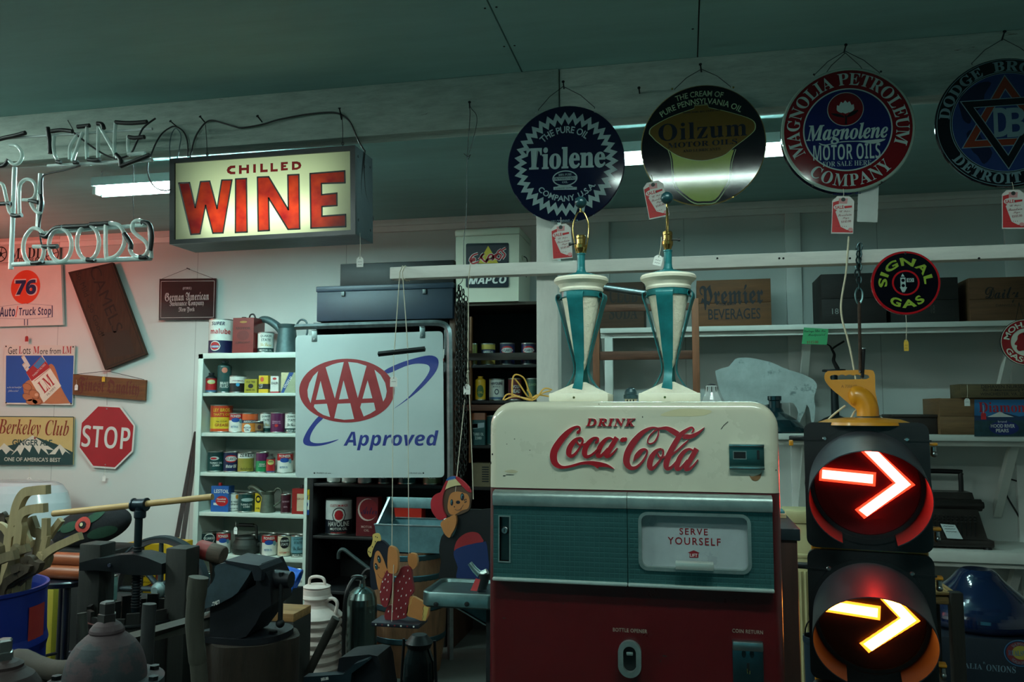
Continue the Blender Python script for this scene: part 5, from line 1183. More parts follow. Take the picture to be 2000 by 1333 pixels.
# white enamel tub against the wall, lower left
s = MB(); TBY = 5.05; tm = M((190, 200, 204), .25, 0, .08, 4, coat=.5)
o = at(20, 975, TBY); top_ = at(20, 941, TBY).z; rx_ = at(120, 975, TBY).x-o.x
pr = [(rx_*1.02, 0), (rx_*1.02, .012), (rx_, .02), (rx_*.995, .14), (rx_*.96, .25), (rx_*.9, .32), (rx_*.8, .37), (rx_*.68, .39), (rx_*.5, .395), (.001, .396)]
tb = thing('enamel_tub', 'pale upturned enamel tub standing under the mountain sign', 'tub', (o.x, 5.12, top_-.395), (0, 0, 0)); 
mb = MB(); V = []; 
mb.warp = lambda p: (p[0], p[1]*.52, p[2]); mb.lathe(pr, tm, 48); mb.build('bowl', tb)
mb = MB(); mb.box(-.45, .45, -.16, .16, -(top_-.395), 0, M((60, 50, 44), .7), .004); o_ = mb.build('low_table', None, (o.x, 5.12, top_-.395)); tag(o_, 'dark low table under the pale enamel tub', 'table')
c = at(100, 966, TBY-.2); mb = MB(); mb.box(-.012, .012, -.001, .001, -.012, .012, M((210, 170, 60), .6)); mb.build('sticker', tb, (c.x-o.x, c.y-5.12-.0, c.z-top_+.395)) if False else None

# ================================================================ cans and tins
def face_cam(x, y): return math.atan2(-x, y)
def cstrip(mb, R, x0, x1, lo, hi, m, off=.0006, n=10):
    """patch wrapped on a can of radius R between the curves lo(x) and hi(x)"""
    A = []; B = []
    for i in range(n+1):
        x = x0+(x1-x0)*i/n; q = x/R; r = R+off
        A.append((r*math.sin(q), -r*math.cos(q), lo(x))); B.append((r*math.sin(q), -r*math.cos(q), hi(x)))
    mb.add(A+B, [(i, i+1, i+1+n+1, i+n+1) for i in range(n)], m)
def paint(rgb): return M(rgb, .32, 0, .12, 30, coat=.3)
TIN = METAL((172, 176, 170), .35)
def can(x0, y0, x1, y1, Yf, zb, label, bands, texts=(), blobs=(), name='oil_can', cone=None, group='vintage oil cans', lid=None, jit=0.):
    """round can seen between pixels x0..x1, y0..y1, resting on height zb. bands: (top fraction, colour) from the bottom up; texts: (words, font, z frac, h frac, w frac of the diameter, colour); blobs: (z frac, half w frac, half h frac, colour, dx frac)"""
    xm = (x0+x1)/2; r = (at(x1, y1, Yf).x-at(x0, y1, Yf).x)/2*.985; c = at(xm, y1, Yf+r); h = at(xm, y0, Yf+.3*r).z-zb
    loc = (c.x, Yf+r, zb); mb = MB(); hb = h*(cone or 1.)
    prof = [(r*.97, 0), (r*1.0, .002), (r*1.0, .006), (r*.985, .008)]; ms = [TIN, TIN, TIN]
    z0 = .008
    for f, col in bands:
        z1 = hb*f-(.008 if f >= .999 else 0); m_ = paint(col) if isinstance(col, tuple) else col
        prof.append((r*.985, z1)); ms.append(m_)
    if cone is None:
        prof += [(r, hb-.006), (r, hb-.002), (r*.97, hb), (r*.94, hb-.004), (.001, hb-.004)]; ms += [TIN, TIN, TIN, TIN, lid or TIN]
    else:
        cm_ = paint(lid) if isinstance(lid, tuple) else (lid or TIN)
        prof += [(r*.97, hb), (r*.42, hb+(h-hb)*.5), (r*.4, hb+(h-hb)*.58), (r*.5, hb+(h-hb)*.6), (r*.5, h*.99), (.001, h)]; ms += [cm_]*6
    mb.lathe(prof, TIN, 28, mats=ms)
    R = r*.985
    for bi, (zf, hw, hh, col, *dx) in enumerate(blobs):
        dx = dx[0]*r if dx else 0; m_ = paint(col); W_ = hw*r; H_ = hh*hb; zc = zf*hb
        if len(col) == 3: cstrip(mb, R, dx-W_, dx+W_, lambda x: zc-H_*math.sqrt(max(0, 1-((x-dx)/W_)**2)), lambda x: zc+H_*math.sqrt(max(0, 1-((x-dx)/W_)**2)), m_, .0006+.0006*bi)
    for t_ in texts:
        s_, f_, zf, hf, wf, col = t_[:6]; dx = t_[6]*r if len(t_) > 6 else 0
        mb.text(s_, f_, dx, zf*hb, wf*2*r, hf*hb, 0, paint(col), cyl=R+.0011+.0006*len(blobs), bold=.012 if f_ in ('gill', 'sans') else 0., res=2)
    o = mb.build(name, None, loc, (0, 0, face_cam(c.x, Yf+r)+jit)); tag(o, label, 'can', group); return o
def tin(x0, y0, x1, y1, Yf, zb, label, bands, texts=(), blobs=(), depth=.55, name='oil_tin', rz=0., cap=None, group='vintage oil cans', cat='can', polys=()):
    """rectangular tin; rz turns it about its base"""
    w = (at(x1, y1, Yf).x-at(x0, y1, Yf).x)*.96; xm = (x0+x1)/2; h = at(xm, y0, Yf).z-zb; d = w*depth; c = at(xm, y1, Yf)
    t = MB(); z0 = 0; a = -w/2; b_ = w/2
    for f, col in bands:
        z1 = h*f; m_ = paint(col); t.box(a, b_, 0, d, z0, z1, m_, 0.0); z0 = z1
    for bi, (zf, hw, hh, col, *dx) in enumerate(blobs): t.flat(ell((dx[0] if dx else 0)*w/2, zf*h, hw*w/2, hh*h, 20), -.0006-.0005*bi, paint(col))
    for P, col in polys: t.flat([(x*w/2, z*h) for x, z in P], -.0004, paint(col))
    for t_ in texts: s_, f_, zf, hf, wf, col = t_[:6]; t.text(s_, f_, (t_[6] if len(t_) > 6 else 0)*w/2, zf*h, wf*w, hf*h, -.0011-.0005*len(blobs), paint(col), bold=.012 if f_ in ('gill', 'sans') else 0., res=2, rot=t_[7] if len(t_) > 7 else 0.)
    if cap:
        dx, r_, hh, col = cap; t.lathe([(r_*w, h-.001), (r_*w, h+hh*.6), (r_*w*.9, h+hh), (.001, h+hh)], paint(col), 16, (dx*w/2, d/2, 0))
    o = t.build(name, None, (c.x, Yf, zb), (0, 0, rz)); tag(o, label, cat, group); return o

# ---------------------------------------------------------------- white bookcase on the left
BF = 5.14; BBK = WALLY-.01
bw = M((196, 206, 196), .5, 0, .06, 5, .05, wear=((140, 140, 128), .76, 10)); bko = Vector((at(383, 900, BF).x, BF, 0))
bx1 = at(601, 900, BF).x-bko.x
case = thing('bookcase', 'white open bookcase full of old oil cans', 'bookcase', bko)
zz_ = lambda y: at(490, y, BF).z
ztop = zz_(689.5)
sd = MB(); sd.box(0, .022, .0, BBK-BF, 0, ztop-.02, bw); sd.box(-.002, .036, -.012, .0, 0, ztop-.002, bw, .002); sd.build('side_panel', case)
sd = MB(); sd.box(bx1-.022, bx1, .0, BBK-BF, 0, ztop-.02, bw); sd.build('side_panel', case)
MB().box(.022, bx1-.022, BBK-BF-.015, BBK-BF, 0, ztop-.02, M((190, 196, 186), .6, var=.08)).build('back_panel', case)
tp = MB(); tp.box(-.002, bx1, 0, BBK-BF, ztop-.02, ztop, bw, .002); tp.box(-.002, bx1, -.012, 0, ztop-.038, ztop, bw, .002); tp.build('top', case)
SH = {}
for i, (ya, yb) in enumerate(((768, 774), (846.5, 853.5), (925, 932), (1003.5, 1011), (1088, 1096), (1170, 1177))):
    za, zb_ = zz_(ya), zz_(yb); SH[i+1] = za; m_ = MB(); m_.box(.022, bx1-.022, .0, BBK-BF-.015, zb_, za, bw, .0015); m_.build('shelf', case)
    SH[i+1] = za+.0005
SH[0] = ztop+.0005
RED_, WHT, BLUE_, GRN, YEL_, GOLD, PUR, DKG, NVY, BLK_, LBL, MAR = (168, 30, 34), (206, 208, 200), (30, 70, 140), (24, 96, 66), (206, 170, 40), (176, 150, 70), (84, 24, 66), (20, 58, 56), (16, 26, 62), (20, 22, 24), (96, 140, 150), (60, 20, 32)
Yb = BF+.03
def x5(a): return 360+a/5.127
def y5(a): return 600+a/5.127
def y6(a): return 840+a/5.127
can(409, 623, 453.5, 689, Yb, SH[0], 'big white and blue can at the left end on top of the white bookcase', [(.38, NVY), (1, WHT)], [('SUPER', 'sansbi', .86, .1, .55, NVY, -.3), ('malube', 'sansb', .64, .15, .85, RED_, -.1), ('STANDARD', 'sansb', .2, .05, .38, WHT, -.55)], [(.22, .46, .14, WHT, -.5), (.22, .41, .115, RED_, -.5), (.2, .4, .04, BLUE_, -.5)])
o = tin(452.5, 621, 495, 689, Yb, SH[0], 'square dark red tin with handle on top of the white bookcase', [(1, (112, 26, 24))], [('MOTOR', 'serifb', .7, .07, .7, (60, 20, 18)), ('LUBRICANT', 'gill', .3, .06, .7, (60, 20, 18))], [(.88, .35, .03, (150, 110, 40)), (.5, .6, .14, (96, 20, 20))], depth=.95, rz=-.0)
h_ = MB(); zt = 0; hh = at(475, 621, Yb).z-SH[0]; w_ = (at(495, 689, Yb).x-at(452.5, 689, Yb).x)
h_.tube(spline([(.0, w_*.45, hh), (.01, w_*.45, hh+.028), (.035, w_*.45, hh+.03), (.05, w_*.45, hh)], 4), .006, BLACK, 8); h_.lathe([(.016, hh-.001), (.016, hh+.012), (.001, hh+.013)], BLACK, 14, (-.035, w_*.4, 0)); h_.build('handle', o)
can(504, 649, 533.5, 688, Yb, SH[0], 'green and white can with gold rims on top of the white bookcase', [(.24, DKG), (1, WHT)], [('QUAKER', 'gill', .8, .13, .75, DKG), ('STATE', 'gill', .62, .13, .6, DKG), ('DeLuxe', 'script', .4, .16, .7, GOLD), ('MOTOR OIL', 'gill', .13, .08, .8, WHT)], lid=BRASS)
def pitcher(x0, y0, x1, y1, Yf, zb, label, m_, spout_left=True, hinge=False):
    xm = (x0+x1)/2; r = (at(x1, y1, Yf).x-at(x0, y1, Yf).x)/2; c = at(xm, y1, Yf+r); h = at(xm, y0, Yf).z-zb
    t = thing('oil_pitcher', label, 'pitcher', (c.x, Yf+r, zb)); b = MB(); b.lathe([(r*.98, 0), (r, .004), (r*.97, h*.1), (r*.78, h*.86), (r*.84, h*.9), (r*.92, h), (r*.86, h), (r*.72, h*.88), (.001, h*.86)], m_, 28); b.build('body', t)
    s = MB(); s.tube(spline([(-r*.5, 0, h*.78), (-r*1.1, 0, h*.98), (-r*1.9, 0, h*1.16), (-r*2.5, 0, h*1.2), (-r*2.8, 0, h*1.12)], 4), [r*.42-(r*.16)*i/16 for i in range(17)], m_, 12); s.build('spout', t)
    k = MB(); k.tube(spline([(r*.8, 0, h*.92), (r*1.3, 0, h*1.15), (r*1.9, 0, h*1.05), (r*1.9, 0, h*.6), (r*.95, 0, h*.3)], 4), .007, m_, 8); k.build('handle', t); return t
pitcher(540, 632, 580, 688, Yb+.05, SH[0], 'grey spouted oil pitcher on top of the white bookcase', M((84, 104, 106), .5, .5, .3, 14, .1))
g = MB(); g.tube(spline([(0, 0, .02), (.06, 0, .035), (.13, 0, .02), (.15, 0, .0)], 4), [.035, .04, .042, .042, .042, .04, .04, .038, .036, .03, .028, .02, .01], M((40, 50, 50), .6, .4, .3), 12)
p = at(598, 625, Yb+.03); 
# shelf 1
can(402, 728, 422, 767, Yb, SH[1], 'small red can with black cone top at the left of the upper shelf', [(.2, (60, 90, 120)), (1, RED_)], [('DIESEL', 'gill', .75, .1, .6, WHT)], [(.72, .75, .14, (190, 190, 120))], cone=.76, lid=BLK_)
can(425, 705, 450, 767, Yb, SH[1], 'tall green can with cone top on the upper shelf', [(1, (30, 64, 62))], [('BRAKE', 'gill', .36, .1, .6, WHT), ('FLUID', 'gill', .24, .1, .6, WHT)], [(.84, .42, .1, (190, 110, 90))], cone=.84, lid=(36, 70, 66))
can(449, 734, 479, 767, Yb, SH[1], 'white over black can with a blue square on the upper shelf', [(.56, BLK_), (1, WHT)], [('UNIVERSAL', 'gill', .7, .07, .75, (120, 40, 60))], [(.48, .22, .1, (60, 140, 180))])
tin(476.5, 741, 502, 767, Yb, SH[1], 'low olive tin with a black tree mark on the upper shelf', [(1, (150, 140, 40))], [('OLD TREE', 'gill', .8, .14, .7, BLK_), ('GEAR OIL', 'gill', .22, .1, .7, BLK_)], [(.5, .42, .16, BLK_)])
tin(504.5, 734, 523.5, 767, Yb, SH[1], 'narrow yellow tin with black patch and orange mark on the upper shelf', [(.22, YEL_), (.52, BLK_), (1, YEL_)], [('TUNE', 'gill', .46, .1, .4, WHT, -.5), ('UP', 'gill', .33, .1, .4, WHT, -.5)], [(.78, .4, .14, (200, 80, 50), -.3)])
tin(527.5, 735, 544, 767, Yb, SH[1], 'narrow white tin with red foot on the upper shelf', [(.08, RED_), (1, WHT)], [('SEALER', 'gill', .58, .14, .85, BLK_)], [(.84, .5, .07, (180, 60, 60))])
tin(548, 728, 577, 767, Yb, SH[1], 'grey tin with a slanting blue stripe on the upper shelf', [(1, (150, 158, 130))], [('UNIFLO', 'sansb', .52, .13, .85, WHT, -.05, .95)], polys=[([(-1, 0), (-.6, 0), (.75, 1), (.1, 1)], (30, 70, 130)), ([(-1, .1), (-1, 1), (.05, 1)], (196, 190, 150))])
# shelf 2
can(412, 791, 452, 845, Yb, SH[2], 'big yellow and red grease can on the second shelf', [(.14, (190, 70, 30)), (.55, YEL_), (.96, (178, 54, 26)), (1, YEL_)], [('LEY BROS.', 'gill', .81, .12, .8, YEL_), ("THAT'S OIL", 'gill', .65, .09, .8, YEL_), ('GREASE', 'gill', .27, .1, .6, (150, 40, 20)), ('No. 2 CUP', 'gill', .4, .05, .45, BLK_)])
def pioneer(x0, y0, x1, y1, n, label, top=RED_): can(x0, y0, x1, y1, Yb, SH[n], label, [(.62, WHT), (1, top)], [('PIONEER', 'gill', .84, .13, .75, WHT, -.1), ('MOTOR OIL', 'gill', .3, .1, .5, (60, 110, 150), -.2)], [(.64, .62, .11, BLUE_, -.1), (.6, .22, .12, LBL, .6)])
pioneer(448, 807, 473.5, 845, 2, 'white can with red top and blue oval beside the big yellow can')
can(473.5, 807, 502, 846, Yb, SH[2], 'orange, white and blue banded can on the second shelf', [(.48, (200, 120, 50)), (.64, NVY), (1, (196, 84, 40))], [('AMERICAN', 'sansbi', .56, .1, .8, WHT, -.1), ('MOTOR', 'gill', .26, .09, .5, NVY, -.35), ('OIL', 'gill', .15, .09, .3, NVY, -.35)], [(.22, .5, .22, WHT, -.35)])
can(499, 823, 513.5, 846, Yb-.045 if False else Yb-.02, SH[2], 'small brown jar in front of the second shelf cans', [(.2, BLK_), (.8, (120, 90, 56)), (1, BLK_)], [], [(.5, .5, .2, (60, 30, 26))], name='jar', group='jars')
can(508.5, 807, 528.5, 846, Yb+.04, SH[2], 'green and white can partly behind the small brown jar', [(.24, DKG), (1, WHT)], [('QUAKER', 'gill', .82, .12, .8, DKG), ('STATE', 'gill', .64, .12, .6, DKG), ('DeLuxe', 'script', .42, .16, .7, GOLD)], lid=BRASS)
can(529, 806, 555.5, 846, Yb, SH[2], 'purple can with small pale lettering on the second shelf', [(1, PUR)], [('PERMALUBE', 'gill', .56, .05, .6, (190, 150, 170), -.25), ('MOTOR OIL', 'gill', .48, .05, .6, (190, 150, 170), -.2)], [(.36, .26, .07, RED_, -.2)])
can(557, 807, 581, 846, Yb, SH[2], 'green and white can at the right end of the second shelf', [(.24, DKG), (1, WHT)], [('QUAKER', 'gill', .82, .12, .8, DKG), ('STATE', 'gill', .64, .12, .6, DKG), ('DeLuxe', 'script', .42, .16, .7, DKG), ('MOTOR OIL', 'gill', .13, .09, .8, WHT)])
# shelf 3
can(406, 882, 436.5, 925, Yb, SH[3], 'dark green can with a pale band at the left of the third shelf', [(.56, DKG), (.76, DKG), (1, (16, 46, 46))], [('TURBO OIL', 'gill', .44, .09, .75, WHT), ('2380', 'gill', .32, .09, .4, WHT)], [(.66, .55, .09, (190, 196, 190), -.2), (.66, .4, .05, RED_, -.3)])
can(437, 883, 464.5, 924, Yb, SH[3], 'navy can with a red edged white badge on the third shelf', [(1, NVY)], [('ATLANTIC', 'sansb', .66, .14, .72, NVY), ('Motor Oil', 'sansbi', .3, .16, .7, WHT)], [(.66, .85, .18, RED_), (.66, .8, .12, WHT)])
can(465, 885, 494.5, 926, Yb, SH[3], 'white topped olive gold can on the third shelf', [(.72, (140, 128, 50)), (1, WHT)], [('ZEREX', 'sansb', .87, .15, .8, BLK_), ('Anti-freeze', 'script', .18, .18, .75, BLK_)])
can(500, 884, 523, 926, Yb, SH[3], 'can with purple top half and green lower half', [(.58, (30, 120, 74)), (1, PUR)], [('GEAR', 'gill', .42, .08, .5, WHT), ('LUBRICANT', 'gill', .33, .06, .6, WHT)])
can(520, 887, 536.5, 926, Yb-.02, SH[3], 'small red can with dark cone top on the third shelf', [(.16, (60, 60, 110)), (1, RED_)], [('DIESEL', 'gill', .78, .1, .6, BLK_)], [(.72, .75, .16, (200, 190, 110))], cone=.78, lid=(60, 60, 56))
pioneer(542, 885, 571.5, 927, 3, 'white and red can with blue oval, right end of the third shelf')
# shelf 4
o = tin(410.5, 950, 446, 1003, Yb, SH[4], 'blue rectangular can with red cap and red panel', [(1, (34, 84, 150))], [('LESTOIL', 'gill', .8, .14, .85, WHT, .2), ('Household', 'gill', .5, .07, .5, WHT, .2), ('Cleaning', 'gill', .4, .07, .45, WHT, .2)], [(.42, .72, .2, RED_, .25)], cap=(-.3, .1, .02, RED_), polys=[([(-.7, .26), (.2, .24), (.2, .33), (-.7, .35)], WHT)])
can(446, 963, 467.5, 1003, Yb+.03, SH[4], 'white can with an orange shell mark on the fourth shelf', [(1, WHT)], [('X-100', 'sansbi', .52, .1, .6, DKG), ('Multigrade', 'sansbi', .38, .1, .85, DKG), ('MOTOR OIL', 'gill', .16, .07, .7, DKG)], [(.78, .26, .12, (210, 130, 40), .45)])
can(466, 964, 496, 1005, Yb-.01, SH[4], 'dark green can with a pale band in the middle of the fourth shelf', [(1, DKG)], [('TURBO OIL', 'gill', .42, .09, .75, WHT), ('2380', 'gill', .3, .09, .4, WHT)], [(.66, .8, .09, (150, 170, 166), .1)])
tin(497, 964, 510.5, 1003, Yb+.05, SH[4], 'narrow yellow and black tin behind the pewter pitcher', [(1, YEL_)], [('OIL', 'gill', .2, .1, .6, BLK_)], [(.68, .8, .2, BLK_), (.68, .5, .1, YEL_)])
pitcher(509, 962, 536, 1005, Yb, SH[4], 'pewter coloured spouted pitcher on the fourth shelf', M((96, 104, 92), .5, .6, .3, 20, .2))
can(548.5, 966, 567, 1005, Yb, SH[4], 'narrow maroon can on the fourth shelf', [(1, MAR)], [('OUTBOARD', 'gill', .62, .07, .7, (190, 150, 160)), ('OIL', 'gill', .35, .07, .4, (190, 150, 160))])
o = tin(569, 955, 600, 1006, Yb, SH[4], 'red jug shaped tin with dark neck and pale label', [(.94, (138, 32, 28)), (1, (130, 30, 28))], [('GEAR LUBE', 'gill', .6, .08, .5, (110, 40, 30), .15)], depth=.5, cap=(.1, .14, .022, BLK_), polys=[([(-.35, .12), (.85, .12), (.85, .8), (-.35, .8)], (190, 170, 140))])
tin(592, 957, 603.5, 1007, Yb-.025, SH[4], 'narrow yellow, white and blue tin at the right end of the fourth shelf', [(.2, BLUE_), (.6, WHT), (1, YEL_)], [('W', 'gill', .7, .18, .8, BLUE_)], [(.42, .6, .1, BLUE_)])
# shelf 5
can(393.5, 1041, 422, 1088, Yb+.02, SH[5], 'dark green can with a white ring at the left of the fifth shelf', [(1, (16, 44, 46))], [('QUAKER', 'gill', .72, .14, .75, WHT)], [(.7, .7, .26, WHT), (.7, .62, .22, (16, 44, 46))])
pioneer(423, 1041, 448.5, 1088, 5, 'white and red can behind the iron kettle, left of it')
can(490, 1044, 508, 1090, Yb+.1, SH[5], 'pale blue can half hidden behind the iron kettle', [(1, (70, 110, 120))], [('OIL', 'gill', .15, .1, .5, WHT)])
pioneer(512, 1045, 540.5, 1090, 5, 'white and red can right of the iron kettle')
can(542.5, 1046, 568, 1090, Yb, SH[5], 'cream can with a black disc on the fifth shelf', [(1, (200, 190, 160))], [('QUAKER', 'gill', .74, .11, .6, WHT), ('STATE', 'gill', .58, .11, .5, WHT), ('AUTOMATIC', 'gill', .2, .08, .8, (180, 80, 60))], [(.66, .72, .27, BLK_)])
can(568.5, 1047, 594, 1090, Yb, SH[5], 'light blue can at the right end of the fifth shelf', [(.2, DKG), (1, LBL)], [('QUAKER', 'gill', .84, .11, .8, DKG), ('STATE', 'gill', .68, .11, .6, DKG), ('DeLuxe', 'script', .42, .18, .75, DKG), ('MOTOR OIL', 'gill', .1, .09, .8, WHT)])
can(398, 1120, 418, 1170, Yb, SH[6], 'dark green can with white words on the lowest shelf in view', [(1, DKG)], [('TURBO OIL', 'gill', .42, .09, .75, WHT), ('2380', 'gill', .3, .09, .4, WHT)], [(.66, .8, .1, (150, 160, 180))])
can(558, 1128, 580, 1170, Yb, SH[6], 'grey blue can at the right of the lowest shelf in view', [(.3, DKG), (1, LBL)], [('STATE', 'gill', .6, .12, .6, DKG)])
can(580.5, 1127, 600, 1170, Yb, SH[6], 'white and green can at the right end of the lowest shelf in view', [(.3, DKG), (1, WHT)], [('QUAKER', 'gill', .8, .12, .7, DKG)])
# iron kettle with a bail on the fifth shelf
km = M((48, 52, 48), .6, .5, .35, 20, .2); c = at(473, 1086, Yb+.03); kt = thing('iron_kettle', 'old iron kettle with square bail handle on the fifth shelf', 'kettle', (c.x, Yb+.08, SH[5]))
kr = (at(498, 1070, Yb+.08).x-at(449, 1070, Yb+.08).x)/2; kh = at(473, 1047, Yb+.08).z-SH[5]
b = MB(); b.lathe([(kr*.8, 0), (kr*.95, .01), (kr, kh*.35), (kr*.95, kh*.55), (kr*.78, kh*.85), (kr*.8, kh*.9), (kr*.72, kh), (.001, kh*1.02)], km, 30); b.build('body', kt)
b = MB(); b.tube(spline([(-kr*.8, 0, kh*.85), (-kr*.85, 0, kh*1.45), (-kr*.7, 0, kh*1.6), (kr*.6, 0, kh*1.6), (kr*.75, 0, kh*1.45), (kr*.8, 0, kh*.85)], 3), .009, km, 8); b.tube([(-kr*.6, 0, kh*1.62), (kr*.55, 0, kh*1.62)], .013, BLACK, 10); b.build('handle', kt)
b = MB(); b.tube(spline([(kr*.8, 0, kh*.4), (kr*1.2, -.01, kh*.6), (kr*1.35, -.02, kh*.1), (kr*1.6, -.03, kh*.0)], 4), .012, km, 8); b.build('spout', kt)
string_tag(460, 1020, Yb-.03, 460, 1037, 7, 14, 'white tag hanging on the old iron kettle', marks=1)
# ================================================================ black bookcase behind the big square sign
KF = 5.02; kb = M((16, 18, 20), .5, 0, .3, 6, .05)
ko = Vector((at(604, 1000, KF).x, KF, 0)); kx = at(872, 1000, KF).x-ko.x; kz = at(740, 628, KF).z; kd = WALLY-.012-KF
blk = thing('bookcase', 'black bookcase behind the square white sign', 'bookcase', ko)
MB().box(0, .025, 0, kd, 0, kz, kb, .002).build('side_panel', blk); MB().box(kx-.025, kx, 0, kd, 0, kz, kb, .002).build('side_panel', blk)
MB().box(.025, kx-.025, kd-.012, kd, 0, kz-.025, kb).build('back_panel', blk); MB().box(.025, kx-.025, 0, kd-.012, kz-.025, kz, kb, .002).build('top', blk)
KS = {}
for i, y in enumerate((708, 783, 861, 947, 1051, 1160)):
    z = at(740, y, KF).z; KS[i] = z+.0005; MB().box(.025, kx-.025, .005, kd-.012, z-.02, z, kb, .002).build('shelf', blk)
Yk = KF+.04
for x0, x1, y0, lab, bands, tx in ((639, 665, 900, 'blue can just under the square sign, left end', [(.3, WHT), (.5, BLUE_), (1, NVY)], 'OIL'), (668, 696, 902, 'red and white can just under the square sign', [(.4, WHT), (1, RED_)], 'WEX'), (699, 726, 902, 'white can just under the square sign', [(1, WHT)], 'QT'), (738, 762, 902, 'black can with white words just under the square sign', [(1, BLK_)], 'NEW'), (776, 812, 900, 'dark green can just under the square sign', [(1, DKG)], '2380'), (826, 862, 900, 'olive can just under the square sign, right end', [(1, (120, 130, 90))], 'OIL')):
    can(x0, y0, x1, 947, Yk, KS[3], lab, bands, [(tx, 'gill', .3, .12, .4, WHT if bands[-1][1] != WHT else BLUE_)])
can(864, 683, 877.5, 708, Yk-.02, KS[0], 'white can with red stripes right of the square sign, upper', [(.25, RED_), (1, WHT)], [], [(.5, .3, .1, RED_)])
can(864, 741, 878, 783, Yk-.02, KS[1], 'blue and white can right of the square sign, middle', [(.5, WHT), (1, (40, 100, 160))], [('MOTOR', 'gill', .38, .1, .7, BLUE_), ('OIL', 'gill', .2, .1, .4, BLUE_), ('Plus', 'sansbi', .72, .16, .7, WHT)])
can(864, 823, 877, 861, Yk-.02, KS[2], 'pale can with dark foot right of the square sign, lower', [(.3, BLK_), (1, (190, 194, 186))])
can(636, 976, 686, 1051, Yk, KS[4], 'big white and black can with a red bullseye on the black shelf', [(.42, (22, 26, 34)), (1, (196, 200, 196))], [('CUSTOM-MADE', 'gill', .83, .07, .7, RED_), ('HAVOLINE', 'gill', .31, .14, .86, WHT), ('MOTOR OIL', 'gill', .17, .07, .66, WHT), ('EXTRA HEAVY DUTY', 'gill', .06, .04, .6, (200, 70, 60))], [(.56, .52, .215, BLK_), (.56, .45, .185, WHT), (.56, .33, .14, RED_)])
tin(694, 972, 738, 1050, Yk, KS[4], 'dark red tin with a white crescent and blue script', [(1, (96, 26, 30))], [('Arter', 'script', .66, .2, .75, NVY, .2), ('MOTOR', 'gill', .24, .06, .5, (190, 170, 160)), ('OIL', 'gill', .15, .06, .25, (190, 170, 160))], [(.68, .9, .29, (200, 190, 180), .05), (.69, .85, .265, (120, 28, 32), .15)], depth=.5)
tin(759, 975, 824, 1018, Yk+.02, KS[4], 'bright red box with a white starburst behind the galvanized trough', [(1, (190, 44, 28))], [], [], depth=.4, name='box', cat='box', polys=[([(.1, .28), (.65, .2), (.6, .5), (.2, .45)], WHT)])
# trunks on top of the black bookcase
def case_box(name, label, cat, x0, y0, x1, y1, Yf, zb, d, m_, lid=None, hw=None):
    a, b_ = at(x0, y1, Yf), at(x1, y1, Yf); h = at((x0+x1)/2, y0, Yf).z-zb; t = thing(name, label, cat, ((a.x+b_.x)/2, Yf, zb)); w = b_.x-a.x
    q = MB(); q.box(-w/2, w/2, 0, d, 0, h*(.84 if lid else 1), m_, .004); q.build('body', t)
    if lid: q = MB(); q.box(-w/2-.006, w/2+.006, -.006, d+.002, h*.84, h, lid, .006); q.build('lid', t)
    if hw:
        for s in (-.3, .3): MB().box(s*w-.012, s*w+.012, -.012, .001, h*.7, h*.83, hw, .002).build('latch', t)
    return t, w, h
trm = M((22, 36, 52), .5, 0, .25, 6, .1); 
case_box('trunk', 'dark blue trunk on top of the black bookcase', 'trunk', 618, 556, 884, 627, KF-.06, kz+.001, .42, trm, M((28, 44, 60), .45, 0, .25, 6, .1), METAL((90, 96, 96), .5))
tz_ = at(740, 556, KF-.06).z+.004
case_box('flat_case', 'flat black case lying on the dark blue trunk', 'case', 664, 512, 886, 554, KF-.02, tz_, .36, M((8, 10, 12), .55))

# ================================================================ big square club sign in its tubular frame
AY = 4.78; ao = at(725, 795, AY); AZ = PX(570, 630, 4.3, AY, ao); ag = M((158, 166, 164), .42, 0, .05, 4)
acl = thing('square_sign', 'large square white sign with red lettered oval and blue swoosh', 'sign', ao)
mb = MB()
def rounded(pts, r, n=4):
    out = []; k = len(pts)
    for i in range(k):
        p0, p1, p2 = pts[i-1], pts[i], pts[(i+1) % k]
        a = (p0[0]-p1[0], p0[1]-p1[1]); b_ = (p2[0]-p1[0], p2[1]-p1[1]); la, lb = math.hypot(*a), math.hypot(*b_)
        s_ = (p1[0]+a[0]/la*r, p1[1]+a[1]/la*r); e = (p1[0]+b_[0]/lb*r, p1[1]+b_[1]/lb*r)
        for j in range(n+1): t = j/n; out.append(((1-t)**2*s_[0]+2*t*(1-t)*p1[0]+t*t*e[0], (1-t)**2*s_[1]+2*t*(1-t)*p1[1]+t*t*e[1]))
    return out
mb.prism(rounded(AZ.l([(30, 1308), (1280, 1304), (1268, 74), (30, 112)]), .03), 0, .004, ag)
ar_ = M((124, 22, 28), .4); ab = M((22, 36, 106), .4)
mb.flat(AZ.l(spline([(778, 405), (900, 345), (1040, 300), (1150, 278), (1212, 292), (1233, 335), (1215, 405), (1150, 490), (1060, 580), (960, 658), (855, 727), (965, 642), (1050, 552), (1120, 470), (1157, 402), (1150, 365), (1110, 350), (1040, 348), (950, 370), (810, 430)], 3, True)), -.0006, ab)
mb.flat(AZ.l(spline([(225, 790), (150, 880), (105, 960), (95, 1005), (118, 1032), (180, 1041), (260, 1033), (340, 1010), (394, 983), (300, 1006), (220, 1016), (170, 1008), (152, 985), (165, 930), (210, 860), (268, 800)], 3, True)), -.0006, ab)
mb.flat(AZ.l(EL(462, 574, 400, 268, 64)), -.001, ar_)
